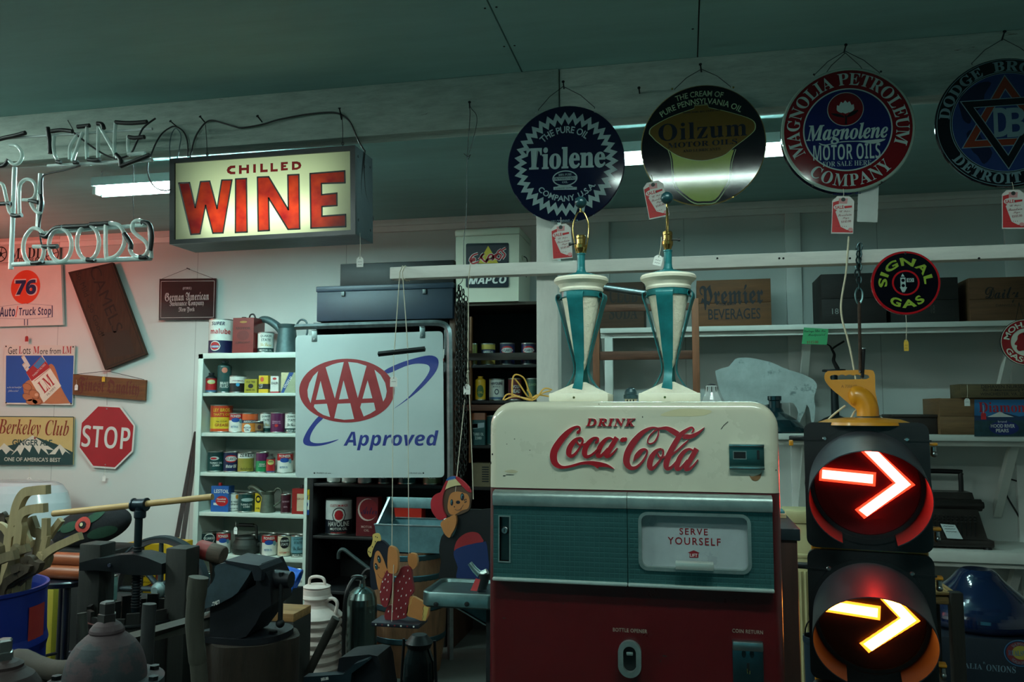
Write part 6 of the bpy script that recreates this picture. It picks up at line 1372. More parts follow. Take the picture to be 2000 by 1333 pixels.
for P in ([(222, 410), (180, 452), (148, 510), (132, 570), (136, 625), (158, 678)], [(285, 378), (340, 355), (390, 341), (437, 334), (362, 640)], [(474, 333), (550, 341), (628, 366), (555, 636)], [(695, 398), (745, 440), (785, 510), (798, 580), (788, 630), (768, 666)], [(242, 492), (281, 648), (203, 652)], [(435, 488), (476, 642), (397, 648)], [(637, 487), (677, 638), (594, 642)],
          [(190, 690), (295, 684), (322, 796), (265, 778), (220, 750), (186, 712)], [(385, 684), (492, 680), (524, 813), (440, 819), (357, 806)], [(585, 680), (690, 675), (704, 738), (660, 766), (604, 791), (575, 715)]): mb.flat(AZ.l(P), -.0016, ag)
b = AZ.box(430, 906, 1228, 1080); mb.text('Approved', 'sansbi', b[0], b[1], b[2], b[3]*.95, -.001, ab, rot=.012)
for x in (190, 1105): mb.flat(AZ.l(EL(x, 1267, 7, 7, 12)), -.001, BLACK)
ptext(mb, AZ, 'PROPERTY OF AAA', 'gill', 208, 1262, 330, 1273, -.001, INK); ptext(mb, AZ, 'ACME-WILEY SIGN', 'gill', 976, 1262, 1090, 1273, -.001, INK)
mb.build('panel', acl); st_ = METAL((120, 134, 134), .4)
for x0, x1, y0, y1 in ((168, 212, 62, 162), (1075, 1118, 34, 132)):
    m2 = MB(); b = AZ.box(x0, y0, x1, y1); m2.box(b[0]-b[2]/2, b[0]+b[2]/2, -.004, .012, b[1]-b[3]/2, b[1]+b[3]/2, st_, .001); m2.lathe([(.006, 0), (.006, .003)], STEEL, 10, (b[0], -.004, b[1]-b[3]*.28), 'y'); m2.box(b[0]-b[2]/2, b[0]+b[2]/2, -.012, .012, b[1]+b[3]*.45, b[1]+b[3]*.5, STEEL); m2.build('hanger_clip', acl)
f_ = MB(); fp = [AZ.p(20, 38)]+[AZ.p(x, y) for x, y in ((1150, 2), (1230, 5), (1285, 25), (1312, 70), (1318, 150))]; e = AZ.p(1325, 1200)
fp += [e, (e[0]+.01, -ao.z)]
f_.tube([(x, .012, z) for x, z in [fp[0]]+spline(fp[1:6], 4)+fp[6:]], .0185, GALV, 4, flatten=.8); f_.build('frame', acl)['label'] = 'bent metal tube frame'

# ================================================================ brown bookcase and what stands in it
NF = 5.0; nb = WOOD((66, 42, 28), .6, 'z', .35, 6, .15); nbd = M((14, 13, 13), .7)
no_ = Vector((at(877, 760, NF).x, NF, 0)); nx = at(1064, 760, NF).x-no_.x; nz_ = at(960, 591, NF).z; nd = WALLY-.012-NF
nbk = thing('bookcase', 'brown wooden bookcase behind the hanging chain', 'bookcase', no_)
MB().box(0, at(888, 760, NF).x-no_.x, 0, nd, 0, nz_-.02, nb, .002).build('side_panel', nbk); MB().box(nx-.03, nx, 0, nd, 0, nz_-.02, nb, .002).build('side_panel', nbk)
MB().box(0, nx, -.004, nd, nz_-.02, nz_, WOOD((60, 50, 40), .7, 'x'), .002).build('top', nbk); MB().box(.035, nx-.03, nd-.012, nd, 0, nz_-.02, nbd).build('back_panel', nbk)
x9 = at(919, 760, NF).x-no_.x; MB().box(x9-.008, x9+.004, -.002, .03, at(960, 905, NF).z, at(960, 618, NF).z, WOOD((110, 70, 40), .6, 'z')).build('divider', nbk)
NS = {}
for i, (y, m_) in enumerate(((713, nbd), (783, nbd), (871, nbd), (953, nbd), (1050, nbd))):
    z = at(960, y, NF).z; NS[i] = z+.0005; MB().box(.035, nx-.03, .004, nd-.012, z-.018, z, m_, .001).build('shelf', nbk)
MB().box(.035, nx-.03, -.006, .003, at(960, 704, NF).z, at(960, 690, NF).z, WOOD((48, 38, 32), .6, 'x'), .001).build('retaining_strip', nbk)
MB().box(.035, nx-.03, -.006, .003, at(960, 803, NF).z, at(960, 791, NF).z, WOOD((84, 50, 34), .6, 'x'), .001).build('front_strip', nbk)
Yn = NF+.04
def shade(): pass
can(921, 671, 932, 712, Yn, NS[0], 'olive can at the left of the brown bookcase upper shelf', [(1, (120, 120, 60))])
can(939, 671, 967.5, 712, Yn, NS[0], 'gold can with a blue band in the brown bookcase', [(.5, GOLD), (.72, NVY), (1, GOLD)], [('AMERICAN', 'sansb', .61, .1, .75, WHT), ('MOTOR', 'script', .36, .14, .5, WHT)])
for x0, x1, lab in ((976, 1005.5, 'navy can with a red edged badge in the brown bookcase, left of the pair'), (1018, 1047, 'navy can with a red edged badge in the brown bookcase, nearest the post')):
    can(x0, 670, x1, 712, Yn, NS[0], lab, [(1, NVY)], [('ATLANTIC', 'sansb', .66, .13, .75, NVY)], [(.66, .9, .19, RED_), (.66, .84, .11, WHT)])
can(927.5, 735, 948.5, 782, Yn, NS[1], 'yellow bottle with a green label in the brown bookcase', [(1, (206, 160, 30))], [('OIL', 'gill', .4, .1, .5, (200, 170, 60))], [(.45, .7, .3, (60, 90, 40))], cone=.84, lid=(206, 160, 30), name='oil_bottle')
can(955, 740, 985, 782, Yn, NS[1], 'white can with a blue foot and small star in the brown bookcase', [(.16, (70, 100, 130)), (1, WHT)], [('HAVOLINE', 'gill', .78, .14, .85, (40, 50, 70)), ('MOTOR OIL', 'gill', .63, .06, .5, (40, 50, 70))], [(.4, .3, .13, (60, 70, 80)), (.4, .18, .08, WHT)])
can(992, 739, 1019, 782, Yn, NS[1], 'dark red and white can with leaning words beside the amber cord', [(1, (90, 28, 30))], [('WOLFS', 'gill', .62, .15, .7, WHT), ('HEAD', 'gill', .42, .17, .7, WHT), ('MOTOR OIL', 'gill', .2, .09, .7, WHT)], jit=.2)
can(1028, 739, 1052, 782, Yn, NS[1], 'green can nearest the post in the brown bookcase', [(1, (40, 76, 62))], [('QUAKER', 'gill', .7, .13, .7, (120, 150, 110))])
tin(921, 807, 947.5, 860, Yn, NS[2]-.0, 'dark green tin with an orange flap top in the brown bookcase', [(.78, DKG), (1, (176, 96, 50))], [('TURBO OIL', 'gill', .34, .09, .8, WHT), ('2380', 'gill', .22, .09, .5, WHT)], polys=[([(-.9, .5), (.9, .55), (.9, .7), (-.9, .66)], (170, 180, 184)), ([(-.9, .52), (-.1, .54), (-.1, .67), (-.9, .65)], RED_)])
can(949, 812, 972, 871, Yn+.02, NS[2], 'teal can behind the cream top of the vending machine', [(1, (40, 84, 84))])
tin(921, 905, 958, 951, Yn, NS[3], 'plain cardboard box with a striped black label', [(1, (120, 104, 78))], [], [], name='cardboard_box', cat='box', depth=1.0, group='boxes', polys=[([(.1+.0, .2+.1*i), (.85, .2+.1*i), (.85, .25+.1*i), (.1, .25+.1*i)], BLK_) for i in range(7)])
fl = MB(); a = at(938, 899, Yn); fl.add([(-.06, 0, 0), (.06, 0, .012), (.06, .09, .03), (-.06, .09, .012)], [(0, 1, 2, 3)], M((150, 104, 62), .7)); fl.add([(-.06, 0, -.004), (.06, 0, .008), (.06, .09, .026), (-.06, .09, .008)], [(3, 2, 1, 0)], M((150, 104, 62), .7)); 
# cooler on top
cl_ = M((212, 210, 190), .5, 0, .05, 5, .05, wear=((140, 132, 110), .74, 8)); CF = NF-.03
a, b_ = at(889, 588, CF), at(1014, 588, CF); cw_ = b_.x-a.x; co_ = Vector(((a.x+b_.x)/2, CF, nz_+.001)); chh = at(950, 447, CF).z-nz_
cool = thing('cooler', 'white foam cooler with a red and yellow logo on the brown bookcase', 'cooler', co_); CZ = PX(860, 430, 2.515, CF, co_); cdp = .38
tap = MB(); zl_c = CZ.p(200, 78)[1]
def frustum(mb, w0, w1, d, z0, z1, m_, b=.012):
    mb.add([(-w0/2, .006, z0), (w0/2, .006, z0), (w0/2, d-.006, z0), (-w0/2, d-.006, z0), (-w1/2, 0, z1), (w1/2, 0, z1), (w1/2, d, z1), (-w1/2, d, z1)], [(3, 2, 1, 0), (0, 1, 5, 4), (1, 2, 6, 5), (2, 3, 7, 6), (3, 0, 4, 7), (4, 5, 6, 7)], m_)
frustum(tap, cw_*.975, cw_, cdp, 0, zl_c, cl_)
P = rounded(CZ.l([(126, 333), (336, 331), (337, 112), (126, 116)]), .012)
tap.flat(P, -.0016, M((14, 26, 40), .4)); yl = M((200, 176, 50), .5); 
tap.flat(CZ.l([(185, 214), (285, 212), (235, 127)]), -.0022, yl)
for w_s, m_, yy in ((1.0, WHITE, -.0028), (.62, M((170, 26, 36), .45), -.0034)):
    for st in ([(185, 165), (160, 175), (145, 200), (170, 200), (165, 188), (150, 205), (160, 215), (190, 205)], [(190, 195), (215, 165), (200, 180), (220, 205), (235, 190)], [(225, 210), (240, 175), (258, 172), (250, 190), (235, 192)], [(262, 172), (258, 198), (268, 175), (282, 168), (272, 185), (292, 196)], [(300, 145), (282, 160), (300, 175), (288, 198)], [(322, 138), (302, 152), (318, 170), (305, 192)]):
        tap.stroke(spline(CZ.l(st), 3), 13*CZ.k(200, 200)*w_s, yy, m_)
ptext(tap, CZ, 'MAPCO', 'sansbi', 138, 276, 325, 314, -.0024, WHITE, bold=.015); tap.build('body', cool)
ld = MB(); ld.box(-cw_/2-.006, cw_/2+.006, -.006, cdp+.006, zl_c+.001, chh, cl_, .012); ld.build('lid', cool)
hn = MB(); hn.lathe([(.018, 0), (.018, .006), (.012, .008)], cl_, 16, (cw_/2, .1, chh*.62), 'x'); hn.tube(spline([(cw_/2+.008, .1, chh*.64), (cw_/2+.03, .1, chh*.6), (cw_/2+.035, .1, chh*.45), (cw_/2+.025, .1, chh*.35)], 4), .003, BLACK, 6); hn.build('handle', cool)

# ================================================================ right-hand wall shelves
RF = 5.05; shm = M((206, 208, 200), .5, 0, .07, 5, .04); RS = {}
for i, (ya, yb, x0) in enumerate(((633, 643, 1172), (848, 860, 1508), (1078, 1100, 1500))):
    za, zb_ = at(1620 if i < 2 else 1900, ya, RF).z, at(1620 if i < 2 else 1900, yb, RF).z
    RS[i] = za+.0006; s = thing('wall_shelf', ['upper white wall shelf carrying the wooden crates', 'middle white wall shelf carrying the fruit crate', 'lower white wall shelf carrying the typewriter'][i], 'shelf', (at(x0, ya, RF).x, RF, za)); L_ = 3.36-s.location.x
    MB().box(0, L_, 0, WALLY-.005-RF, zb_-za, 0, shm, .002).build('board', s); MB().box(0, L_, .03, .05, zb_-za-.03, zb_-za, shm, .001).build('apron', s)
    for bx in ((1182, 1578, 1985) if i == 0 else (1578, 1985) if i == 1 else (1985,)):
        xx = at(bx, 700 if i == 0 else 950, RF+.1).x-s.location.x; k = MB()
        k.add([(xx+dx, y_, z_) for dx in (-.022, .022) for y_, z_ in ((.06, -.03), (.12, -.03), (WALLY-.035-RF, -.42), (WALLY-.035-RF, -.5))], [(0, 1, 2, 3), (7, 6, 5, 4), (0, 4, 5, 1), (1, 5, 6, 2), (2, 6, 7, 3), (3, 7, 4, 0)], shm); k.build('brace', s)
# the white upright and rail seen between the lamps belong to the shelf end
e = MB(); xx = at(1180, 700, RF).x; e.box(xx, xx+.05, RF+.03, RF+.08, .0, RS[0]-.04, shm, .002); e_ = e.build('shelf_post'); tag(e_, 'white upright under the left end of the upper wall shelf', 'post')
def crate(x0, y0, x1, y1, Yf, zb, label, col, texts=(), d=.3, slats=2, axis='x', open_top=True, group='wooden crates', name='wooden_crate', boards_=None):
    col = tuple(c_*.92 for c_ in col)
    a, b_ = at(x0, y1, Yf), at(x1, y1, Yf); h = at((x0+x1)/2, y0, Yf).z-zb; w = b_.x-a.x; o = Vector(((a.x+b_.x)/2, Yf, zb)); t = thing(name, label, 'crate', o, group=group)
    m_ = WOOD(col, .7, 'x', .35, 4, .25); me = WOOD(col, .7, 'y', .35, 4, .25)
    f = MB(); 
    for k in range(slats): f.box(-w/2, w/2, 0, .014, h*k/slats+.001, h*(k+1)/slats-.001, m_, .001)
    z = PX(0, 0, 1, Yf, o)
    for s_, fnt, X0, Y0, X1, Y1, c_ in texts: ptext(f, z, s_, fnt, X0, Y0, X1, Y1, -.0008, M(c_, .7), bold=.008)
    f.build('front_panel', t); k = MB(); k.box(-w/2, w/2, d-.014, d, 0, h, m_); k.build('back_panel', t)
    for s_ in (-1, 1): k = MB(); k.box(min(s_*w/2, s_*(w/2-.014)), max(s_*w/2, s_*(w/2-.014)), .014, d-.014, 0, h, me, .001); k.build('side_panel', t)
    MB().box(-w/2+.014, w/2-.014, .014, d-.014, 0, .012, m_).build('bottom', t); return t
DK = (30, 24, 22)
crate(1150, 552, 1258, 631, RF+.05, RS[0], 'dark wooden crate seen between the two lamps', (74, 50, 34), [('CLUB', 'serifb', 1190, 562, 1245, 592, DK), ('SODA', 'serifb', 1190, 598, 1245, 624, DK)])
crate(1362, 546, 1507, 631, RF+.03, RS[0], 'brown crate with big dark fancy lettering for beverages', (112, 72, 42), [('Premier', 'frak', 1366, 556, 1490, 605, (24, 26, 34)), ('BEVERAGES', 'gill', 1383, 603, 1485, 624, (24, 26, 34)), ('TRADE MARK', 'gill', 1402, 592, 1434, 597, (24, 26, 34))], slats=2)
crate(1606, 534, 1732, 630, RF+.0, RS[0], 'nearly black wooden box behind the hook chain', (34, 30, 28), [('18', 'gill', 1625, 603, 1638, 614, (130, 134, 130))], d=.34)
crate(1740, 543, 1874, 627, RF+.03, RS[0], 'dark box right behind the small green lettered sign', (40, 38, 36), [('18', 'gill', 1818, 596, 1826, 612, (70, 66, 60))], d=.3)
crate(1896, 541, 2040, 624, RF+.02, RS[0], 'brown crate with dark script at the right end of the upper shelf', (108, 74, 48), [('Daily', 'script', 1924, 560, 1990, 594, (26, 24, 26)), ('DANVILLE, ILL.', 'gill', 1945, 594, 2000, 600, (60, 46, 36))])
crate(1838, 778, 2030, 855, RF-.0, RS[1], 'fruit crate with a bright blue paper label', (124, 92, 60), d=.34)
p0 = bpy.data.objects  # label sheet on the fruit crate
fo_ = at(1930, 815, RF-.003); lb = MB(); z = PX(0, 0, 1, RF-.003, fo_)
lb.flat(z.l([(1903, 853), (2024, 853), (2024, 781), (1903, 781)]), 0, M((40, 110, 160), .5, var=.1)); lb.flat(z.l([(1903, 853), (2024, 853), (2024, 818), (1960, 816), (1903, 820)]), -.0004, M((30, 62, 70), .5, var=.4, scale=30)); lb.flat(z.l([(1903, 812), (1935, 814), (1960, 806), (1990, 814), (2024, 810), (2024, 822), (1903, 822)]), -.0005, M((28, 52, 84), .5)); lb.flat(z.l([(1928, 815), (1945, 808), (1953, 804), (1962, 809), (1980, 815)]), -.0008, SIGNW)
b = z.box(1911, 786, 2016, 806); lb.text('Diamond', 'serifb', b[0], b[1], b[2], b[3], -.0008, M((170, 30, 44), .5)); b = z.box(1932, 827, 1990, 846); lb.flat(ell(b[0], b[1], b[2]/2, b[3]/2+.012, 28), -.001, M((24, 38, 104), .5))
ptext(lb, z, 'HOOD RIVER', 'gill', 1935, 829, 1982, 836, -.0015, SIGNW, bold=.02); ptext(lb, z, 'PEARS', 'gill', 1945, 838, 1970, 845, -.0015, SIGNW, bold=.02); ptext(lb, z, 'brand', 'gill', 1949, 822, 1966, 826, -.0015, SIGNW)
o = lb.build('paper_label'); cr_ = [q for q in bpy.data.objects if q.get('label') == 'fruit crate with a bright blue paper label'][0]; o.parent = cr_; o.location = fo_-cr_.location
cr2_z = at(1930, 778, RF).z+.001
crate(1818+60, 750, 2040, 777, RF-.03, cr2_z, 'weathered flat nursery crate lying on the fruit crate', (96, 84, 56), [('DEHAVEN NURSERY', 'gill', 1916, 752, 2010, 759, DK), ('Rt. 7-Martinsburg Pike', 'gill', 1920, 760, 2012, 766, DK), ('WINCHESTER, VA. 22601', 'gill', 1914, 767, 2012, 774, DK)], d=.2, slats=1)
string_tag(1889, 752, RF-.05, 1889, 786, 11, 15, 'white tag hanging in front of the fruit crate', marks=1)
string_tag(1920, 792, RF-.05, 1921, 813, 10, 14, 'red tag hanging on the blue fruit label', M((190, 30, 40), .5), marks=1)
case_box('wooden_chest', 'low dark wooden chest left of the fruit crate', 'chest', 1744, 810, 1832, 852, RF+.05, RS[1], .25, WOOD((44, 36, 32), .6, 'x'), WOOD((50, 42, 36), .6, 'x'))
# green card pinned under the upper shelf
gc = MB(); z = PX(0, 0, 1, RF-.01, at(1592, 657, RF-.01)); gq = [(1566, 672), (1615, 674), (1618, 643), (1570, 640)]; GN = M((66, 160, 104), .6, var=.04)
gc.prism(z.l(gq), 0, .0008, GN)
for s_, x0, y0, x1, y1 in (('Vintage 18k Tin', 1570, 644, 1612, 651), ('Handpainted', 1578, 652, 1612, 658)): ptext(gc, z, s_, 'script', x0, y0, x1, y1, -.0006, INK)
ptext(gc, z, '$115.00', 'script', 1576, 666, 1598, 672, -.0006, M((120, 60, 30), .6))
tag(gc.build('price_card', None, z.o), 'green handwritten card pinned under the upper wall shelf', 'price card')
# red ringed profile sign at the right edge
mo_ = at(2003, 669, 4.9); z = PX(0, 0, 1, 4.9, mo_); Rm = 45*mpp(2003, 669, 4.9)[1]
t = thing('round_sign', 'small red ringed sign with a red profile, at the right edge', 'sign', mo_, (0, 0, 0)); mb = disc_mesh(Rm, CREAME, BLACKE); rdm = enamel((150, 24, 30))
mb.ring(ell(0, 0, .96*Rm, .96*Rm, 48), ell(0, 0, .6*Rm, .6*Rm, 48), FY, rdm)
mb.text('MOHAWK', 'gill', 0, 0, DEG(150)*.77*Rm, .24*Rm, FY-.0004, CREAME, arc=(.77*Rm, DEG(5)), bold=.02); mb.text('GASOLINE', 'gill', 0, 0, DEG(150)*.77*Rm, .24*Rm, FY-.0004, CREAME, arc=(-.77*Rm, DEG(5)), bold=.02)
mb.flat([(x*Rm, y*Rm) for x, y in spline([(-.1, .42), (-.3, .3), (-.34, .12), (-.46, -.08), (-.36, -.14), (-.38, -.26), (-.3, -.38), (-.1, -.36), (.0, -.5), (.4, -.5), (.5, .1), (.3, .44)], 3, True)], FY-.0004, rdm); mb.flat([(x*Rm, y*Rm) for x, y in spline([(-.12, .36), (.1, .2), (.16, -.2), (.4, -.3), (.44, .2), (.2, .4)], 3, True)], FY-.0006, BLACKE)
mb.build('panel', t); s = MB(); s.tube([(0, .004, Rm), (0, .06, Rm+.1), (0, .14, at(2003, 640, RF).z-mo_.z)], .0014, WIRE, 6); s.build('hanging_wire', t)
# loose dark cable on the wall at the right
s = MB(); s.tube(spline([tuple(at(x, y, WALLY-.02)) for x, y in ((2010, 1062), (1990, 1010), (1968, 972), (1958, 945), (1964, 936), (1985, 940), (2010, 952))], 5), .005, BLACK, 7); tag(s.build('wall_cable'), 'black cable hanging in a loop on the wall by the typewriter', 'cable')
# ================================================================ things standing lower in the picture
def plathe(cx, Y, prof):
    """profile in pixels (radius, row) round the column cx at depth Y -> ((r, z) list, foot point)"""
    o = at(cx, prof[-1][1], Y); k = mpp(cx, prof[0][1], Y)[0]*.97
    return [(max(.0005, r*k), at(cx, y, Y).z) for r, y in prof], Vector((o.x, Y, 0))
# ---------------------------------------------------------------- blue barrel full of sawn bent-wood handles
by = 2.75; bpx = -62; rm = 128*mpp(0, 1165, by)[0]*.92; bc = at(bpx, 1165, by); bz = at(40, 1152, by).z
bar = thing('barrel', 'blue plastic barrel full of sawn bent wooden handles', 'barrel', (bc.x, by, 0)); bm2 = M((14, 34, 112), .4, 0, .12, 4, .03)
b = MB(); b.lathe([(rm*.95, 0), (rm*.98, .02), (rm, bz*.3), (rm*1.02, bz*.34), (rm, bz*.38), (rm, bz*.68), (rm*1.025, bz*.72), (rm, bz*.76), (rm*.985, bz-.02), (rm*1.01, bz-.012), (rm*1.01, bz), (rm*.97, bz), (rm*.95, bz-.03), (rm*.94, .05), (.001, .05)], bm2, 56); b.build('body', bar)
b = MB(); a0 = math.radians(-25)
for x, y0, y1 in ((0, 0, 0),): pass
lab = MB(); q0_, q1_ = .02, .40
V = []; n = 8
for i in range(n+1):
    q = q0_+(q1_-q0_)*i/n; V += [(rm*1.005*math.cos(q), rm*1.005*math.sin(q), bz*.9-.16), (rm*1.005*math.cos(q), rm*1.005*math.sin(q), bz*.9+.01)]
lab.add(V, [(2*i, 2*i+2, 2*i+3, 2*i+1) for i in range(n)], M((150, 34, 30), .6)); lab.build('label', bar)['label'] = 'red paper label'
ashw = WOOD((160, 140, 104), .65, 'z', .22, 5, .15); ash2 = WOOD((112, 98, 72), .7, 'z', .25, 5, .15); ash3 = WOOD((66, 54, 42), .7, 'z', .3, 5, .15)
HZ = PX(0, 930, 5.795, by, Vector())
handles = [([(60, 1500), (100, 880), (150, 640), (205, 350), (285, 200), (400, 165), (548, 155)], 88, ashw, .02, 'pale hooked wooden handle standing highest in the blue barrel'),
 ([(190, 1500), (205, 860), (225, 560), (250, 450), (310, 395), (400, 372), (518, 362)], 86, ashw, -.05, 'pale hooked wooden handle just below the highest one'),
 ([(400, 1500), (470, 950), (515, 700), (524, 480)], 62, ashw, -.02, 'straight pale wooden handle with a square top in the barrel'),
 ([(360, 1500), (470, 920), (560, 690), (696, 495)], 56, ashw, .06, 'pale wooden handle slanting up right behind the straight one'),
 ([(360, 1500), (415, 1120), (480, 940), (600, 830), (780, 740), (915, 680)], 74, ashw, -.1, 'pale wooden handle curving out to the right of the barrel'),
 ([(430, 1500), (440, 900), (405, 640), (350, 470)], 74, ash2, .1, 'brown sided handle leaning left between the hooks'),
 ([(380, 1500), (395, 1000), (350, 780), (290, 640), (292, 530)], 52, ashw, .13, 'narrow pale handle half hidden between the hooked ones'),
 ([(330, 1500), (385, 1180), (405, 1060), (350, 950), (262, 985)], 84, ash3, -.16, 'dark hooked handle end at the front of the barrel, upper'),
 ([(230, 1500), (280, 1220), (292, 1110), (250, 1030), (165, 1065)], 78, ash3, -.2, 'dark hooked handle end at the front of the barrel, lower'),
 ([(-120, 1400), (-60, 1010), (0, 955), (90, 915), (188, 890)], 90, ash2, -.22, 'broad pale handle end pointing right at the left edge'),
 ([(120, 1450), (150, 1050), (200, 880), (318, 815)], 80, ash2, -.12, 'short handle end just right of the broad one'),
 ([(150, 1500), (150, 900), (90, 640), (0, 560), (-80, 580)], 62, ashw, .08, 'pale arched handle bending off at the left edge'),
 ([(60, 1500), (40, 800), (20, 420)], 66, ash3, .2, 'brown handle top at the left edge behind the arched one'),
 ([(130, 1500), (115, 800), (102, 465)], 52, ash2, .2, 'small pale handle top left of the highest hook'),
 ([(480, 1500), (500, 1150), (530, 960)], 60, ash2, -.02, 'short straight handle below the one curving right')]
for pts, w, m_, dy, lab_ in handles:
    dy *= .45; Yh = by+dy; k = mpp(60, 1050, Yh)[0]/5.795*w*.5
    p3 = [at(x/5.795, 930+y/5.795, Yh) for x, y in pts]; e = p3[0]; f0 = bc+Vector(((e.x-bc.x)*.3, dy*.6, 0)); 
    fx = max(-rm*.55, min(rm*.55, e.x-bc.x)); p3[0] = Vector((bc.x+fx*.9, by+dy*.7, .06)); 
    path = []; s = MB()
    for p in spline([tuple(p) for p in p3], 14):     # below the rim every handle stays inside the barrel
        t_ = max(0, min(1, (bz+.1-p[2])/.07)); v = Vector((p[0]-bc.x, p[1]-by)); r_ = v.length
        if r_ > rm*.82: v *= (1-t_)+t_*rm*.82/r_
        path.append((bc.x+v.x, by+v.y, p[2]))
    n = len(path)
    V = []
    for i, p in enumerate(path):
        a = Vector(path[max(0, i-1)]); c = Vector(path[min(n-1, i+1)]); t = (c-a).normalized(); nx_ = t.cross(Vector((0, 1, 0))).normalized(); ny = t.cross(nx_).normalized(); kk_ = k*(.8 if i == 0 else 1)
        for sx, sy in ((-1, -1), (1, -1), (1, 1), (-1, 1)): V.append(Vector(p)+nx_*kk_*sx+ny*kk_*.8*sy)
    Fs = [(i*4+j, i*4+(j+1) % 4, (i+1)*4+(j+1) % 4, (i+1)*4+j) for i in range(n-1) for j in range(4)]+[(3, 2, 1, 0), tuple((n-1)*4+j for j in range(4))]
    s.add(V, Fs, m_); s.f = [f for f in s.f]
    tag(s.build('bent_wood', sharp=30), lab_, 'bent wood', 'bent wooden handles in the blue barrel')
# ---------------------------------------------------------------- two hydrant tops
def hydrant(cx, Y, prof, m_, nutm, label, sides=6):
    prof = prof[:7]+spline(prof[7:-2], 4)+prof[-2:]; pr, o = plathe(cx, Y, prof); t = thing('fire_hydrant', label, 'hydrant', o); b = MB(); k = mpp(cx, 1280, Y)[0]
    fz = pr[-1][1]
    P = [(pr[-1][0]*.62, 0), (pr[-1][0]*.62, fz-.12), (pr[-1][0]*.66, fz-.03), (pr[-1][0]*1.0, fz-.025)]+pr[::-1]
    b.lathe(P, m_, 48); b.build('body', t)
    n = MB(); zt_h = pr[0][1]; n.lathe([(.026, zt_h-.004), (.026, zt_h+.02), (.022, zt_h+.022), (.022, zt_h+.05), (.018, zt_h+.055), (.0005, zt_h+.055)], nutm, 5); n.build('operating_nut', t)
    for i in range(8):
        q = 2*PI*i/8+.2; R_ = pr[-1][0]*.88; n = MB(); n.lathe([(.014, fz), (.014, fz+.012), (.001, fz+.013)], IRON, 6, (R_*math.cos(q), R_*math.sin(q), 0)); n.build('flange_bolt', t)
    return t
HYM = M((62, 46, 50), .8, .1, .4, 9, .3, wear=((30, 38, 42), .5, 8)); HYR = M((40, 22, 22), .7, .1, .3, 6, .3, wear=((34, 36, 36), .52, 8))
hydrant(205, 2.12, [(14, 1213), (17, 1215), (22, 1219), (28, 1228), (29, 1233), (28, 1236), (36, 1243), (48, 1256), (58, 1274), (64, 1294), (67, 1312), (68, 1326), (74, 1328), (97, 1329)], HYM, BLACK, 'greyish pink weathered hydrant top with bolted flange')
hydrant(2, 1.98, [(16, 1288), (24, 1292), (31, 1298), (31, 1304), (34, 1308), (48, 1320), (58, 1338), (64, 1360), (66, 1385), (95, 1387)], HYR, METAL((120, 126, 126), .4), 'reddish hydrant top with bright nut at the lower left corner')
s = MB(); P = [tuple(at(x, y, Y_)) for x, y, Y_ in ((30, 1288, 2.3), (60, 1296, 2.26), (100, 1310, 2.22), (140, 1312, 2.2), (160, 1306, 2.2))]; s.tube(spline(P, 4), [.03, .034, .036, .034, .032, .03, .03, .03, .031, .032, .033, .034, .034, .034, .034, .034, .034][:17], M((44, 36, 27), .85, var=.4, bump=.3), 12)
P2 = at(150, 1333, 2.2); s.tube([tuple(at(90, 1310, 2.235)), tuple(at(96, 1420, 2.235)), (at(96, 1420, 2.235).x, 2.235, 0)], .028, M((44, 36, 27), .85, var=.4, bump=.3), 10)
tag(s.build('driftwood'), 'brown crooked branch of wood between the two hydrant tops', 'wood')
# ---------------------------------------------------------------- fruit press with screw and iron crosshead
FYp = 3.2; fo2 = at(270, 1120, FYp); fp = thing('fruit_press', 'dark wooden fruit press with iron crosshead and screw', 'press', (fo2.x, FYp, 0)); Zp = PX(150, 960, 5.555, FYp, Vector((fo2.x, FYp, 0))); pw_ = WOOD((24, 25, 21), .7, 'z', .4, 4, .3)
for x0, x1, yt in ((100, 330, 555), (1030, 1255, 600)):
    a = Zp.box(x0, yt, x1, 1300); b = MB(); b.box(a[0]-a[2]/2, a[0]+a[2]/2, -.05, .05, 0, a[1]+a[3]/2, pw_, .006); b.build('post', fp)
ch = MB(); top_ = Zp.l([(160, 745), (330, 700), (480, 685), (600, 660), (740, 655), (880, 690), (1040, 755)]); bot = Zp.l([(1040, 870), (870, 880), (660, 870), (480, 835), (330, 825), (160, 830)])
ch.prism(top_+bot, -.075, .045, M((14, 21, 24), .5, .5, .3, 16, .1)); p = Zp.p(487, 768); ch.lathe([(.008, 0), (.008, .006)], STEEL, 10, (p[0], -.075, p[1]), 'y'); ch.build('crosshead', fp)
sc = MB(); p1, p2 = Zp.p(690, 280), Zp.p(655, 1300); sc.cyl((p2[0], -.01, .3), (p1[0], -.01, p1[1]), .0165, M((22, 36, 42), .4, .6), 16)
for i in range(22): z = p2[1]+.02+i*.012; sc.tube([(p2[0]+(p1[0]-p2[0])*(z-p2[1])/(p1[1]-p2[1])+.018*math.cos(q), -.01+.018*math.sin(q), z) for q in [2*PI*j/12 for j in range(12)]], .0035, IRON, 5, closed=True)
sc.build('screw', fp)
th = MB(); pa, pb = Zp.p(700, 290), Zp.p(705, 105); hm = M((24, 40, 50), .35, .5, .2); th.lathe([(.022, pa[1]), (.025, pa[1]+.005), (.025, pa[1]+.03), (.021, pa[1]+.034), (.024, pa[1]+.05)], hm, 18, (pa[0], -.01, 0))
q1, q2 = Zp.p(625, 150), Zp.p(775, 145); zc_ = (q1[1]+q2[1])/2; th.tube([(q1[0], -.01, zc_), (q1[0]+.006, -.01, zc_), (q1[0]+.008, -.01, zc_), (q2[0]-.008, -.01, zc_+.003), (q2[0]-.006, -.01, zc_+.003), (q2[0], -.01, zc_+.003)], [.029, .029, .025, .025, .029, .029], hm, 18); th.build('screw_head', fp)
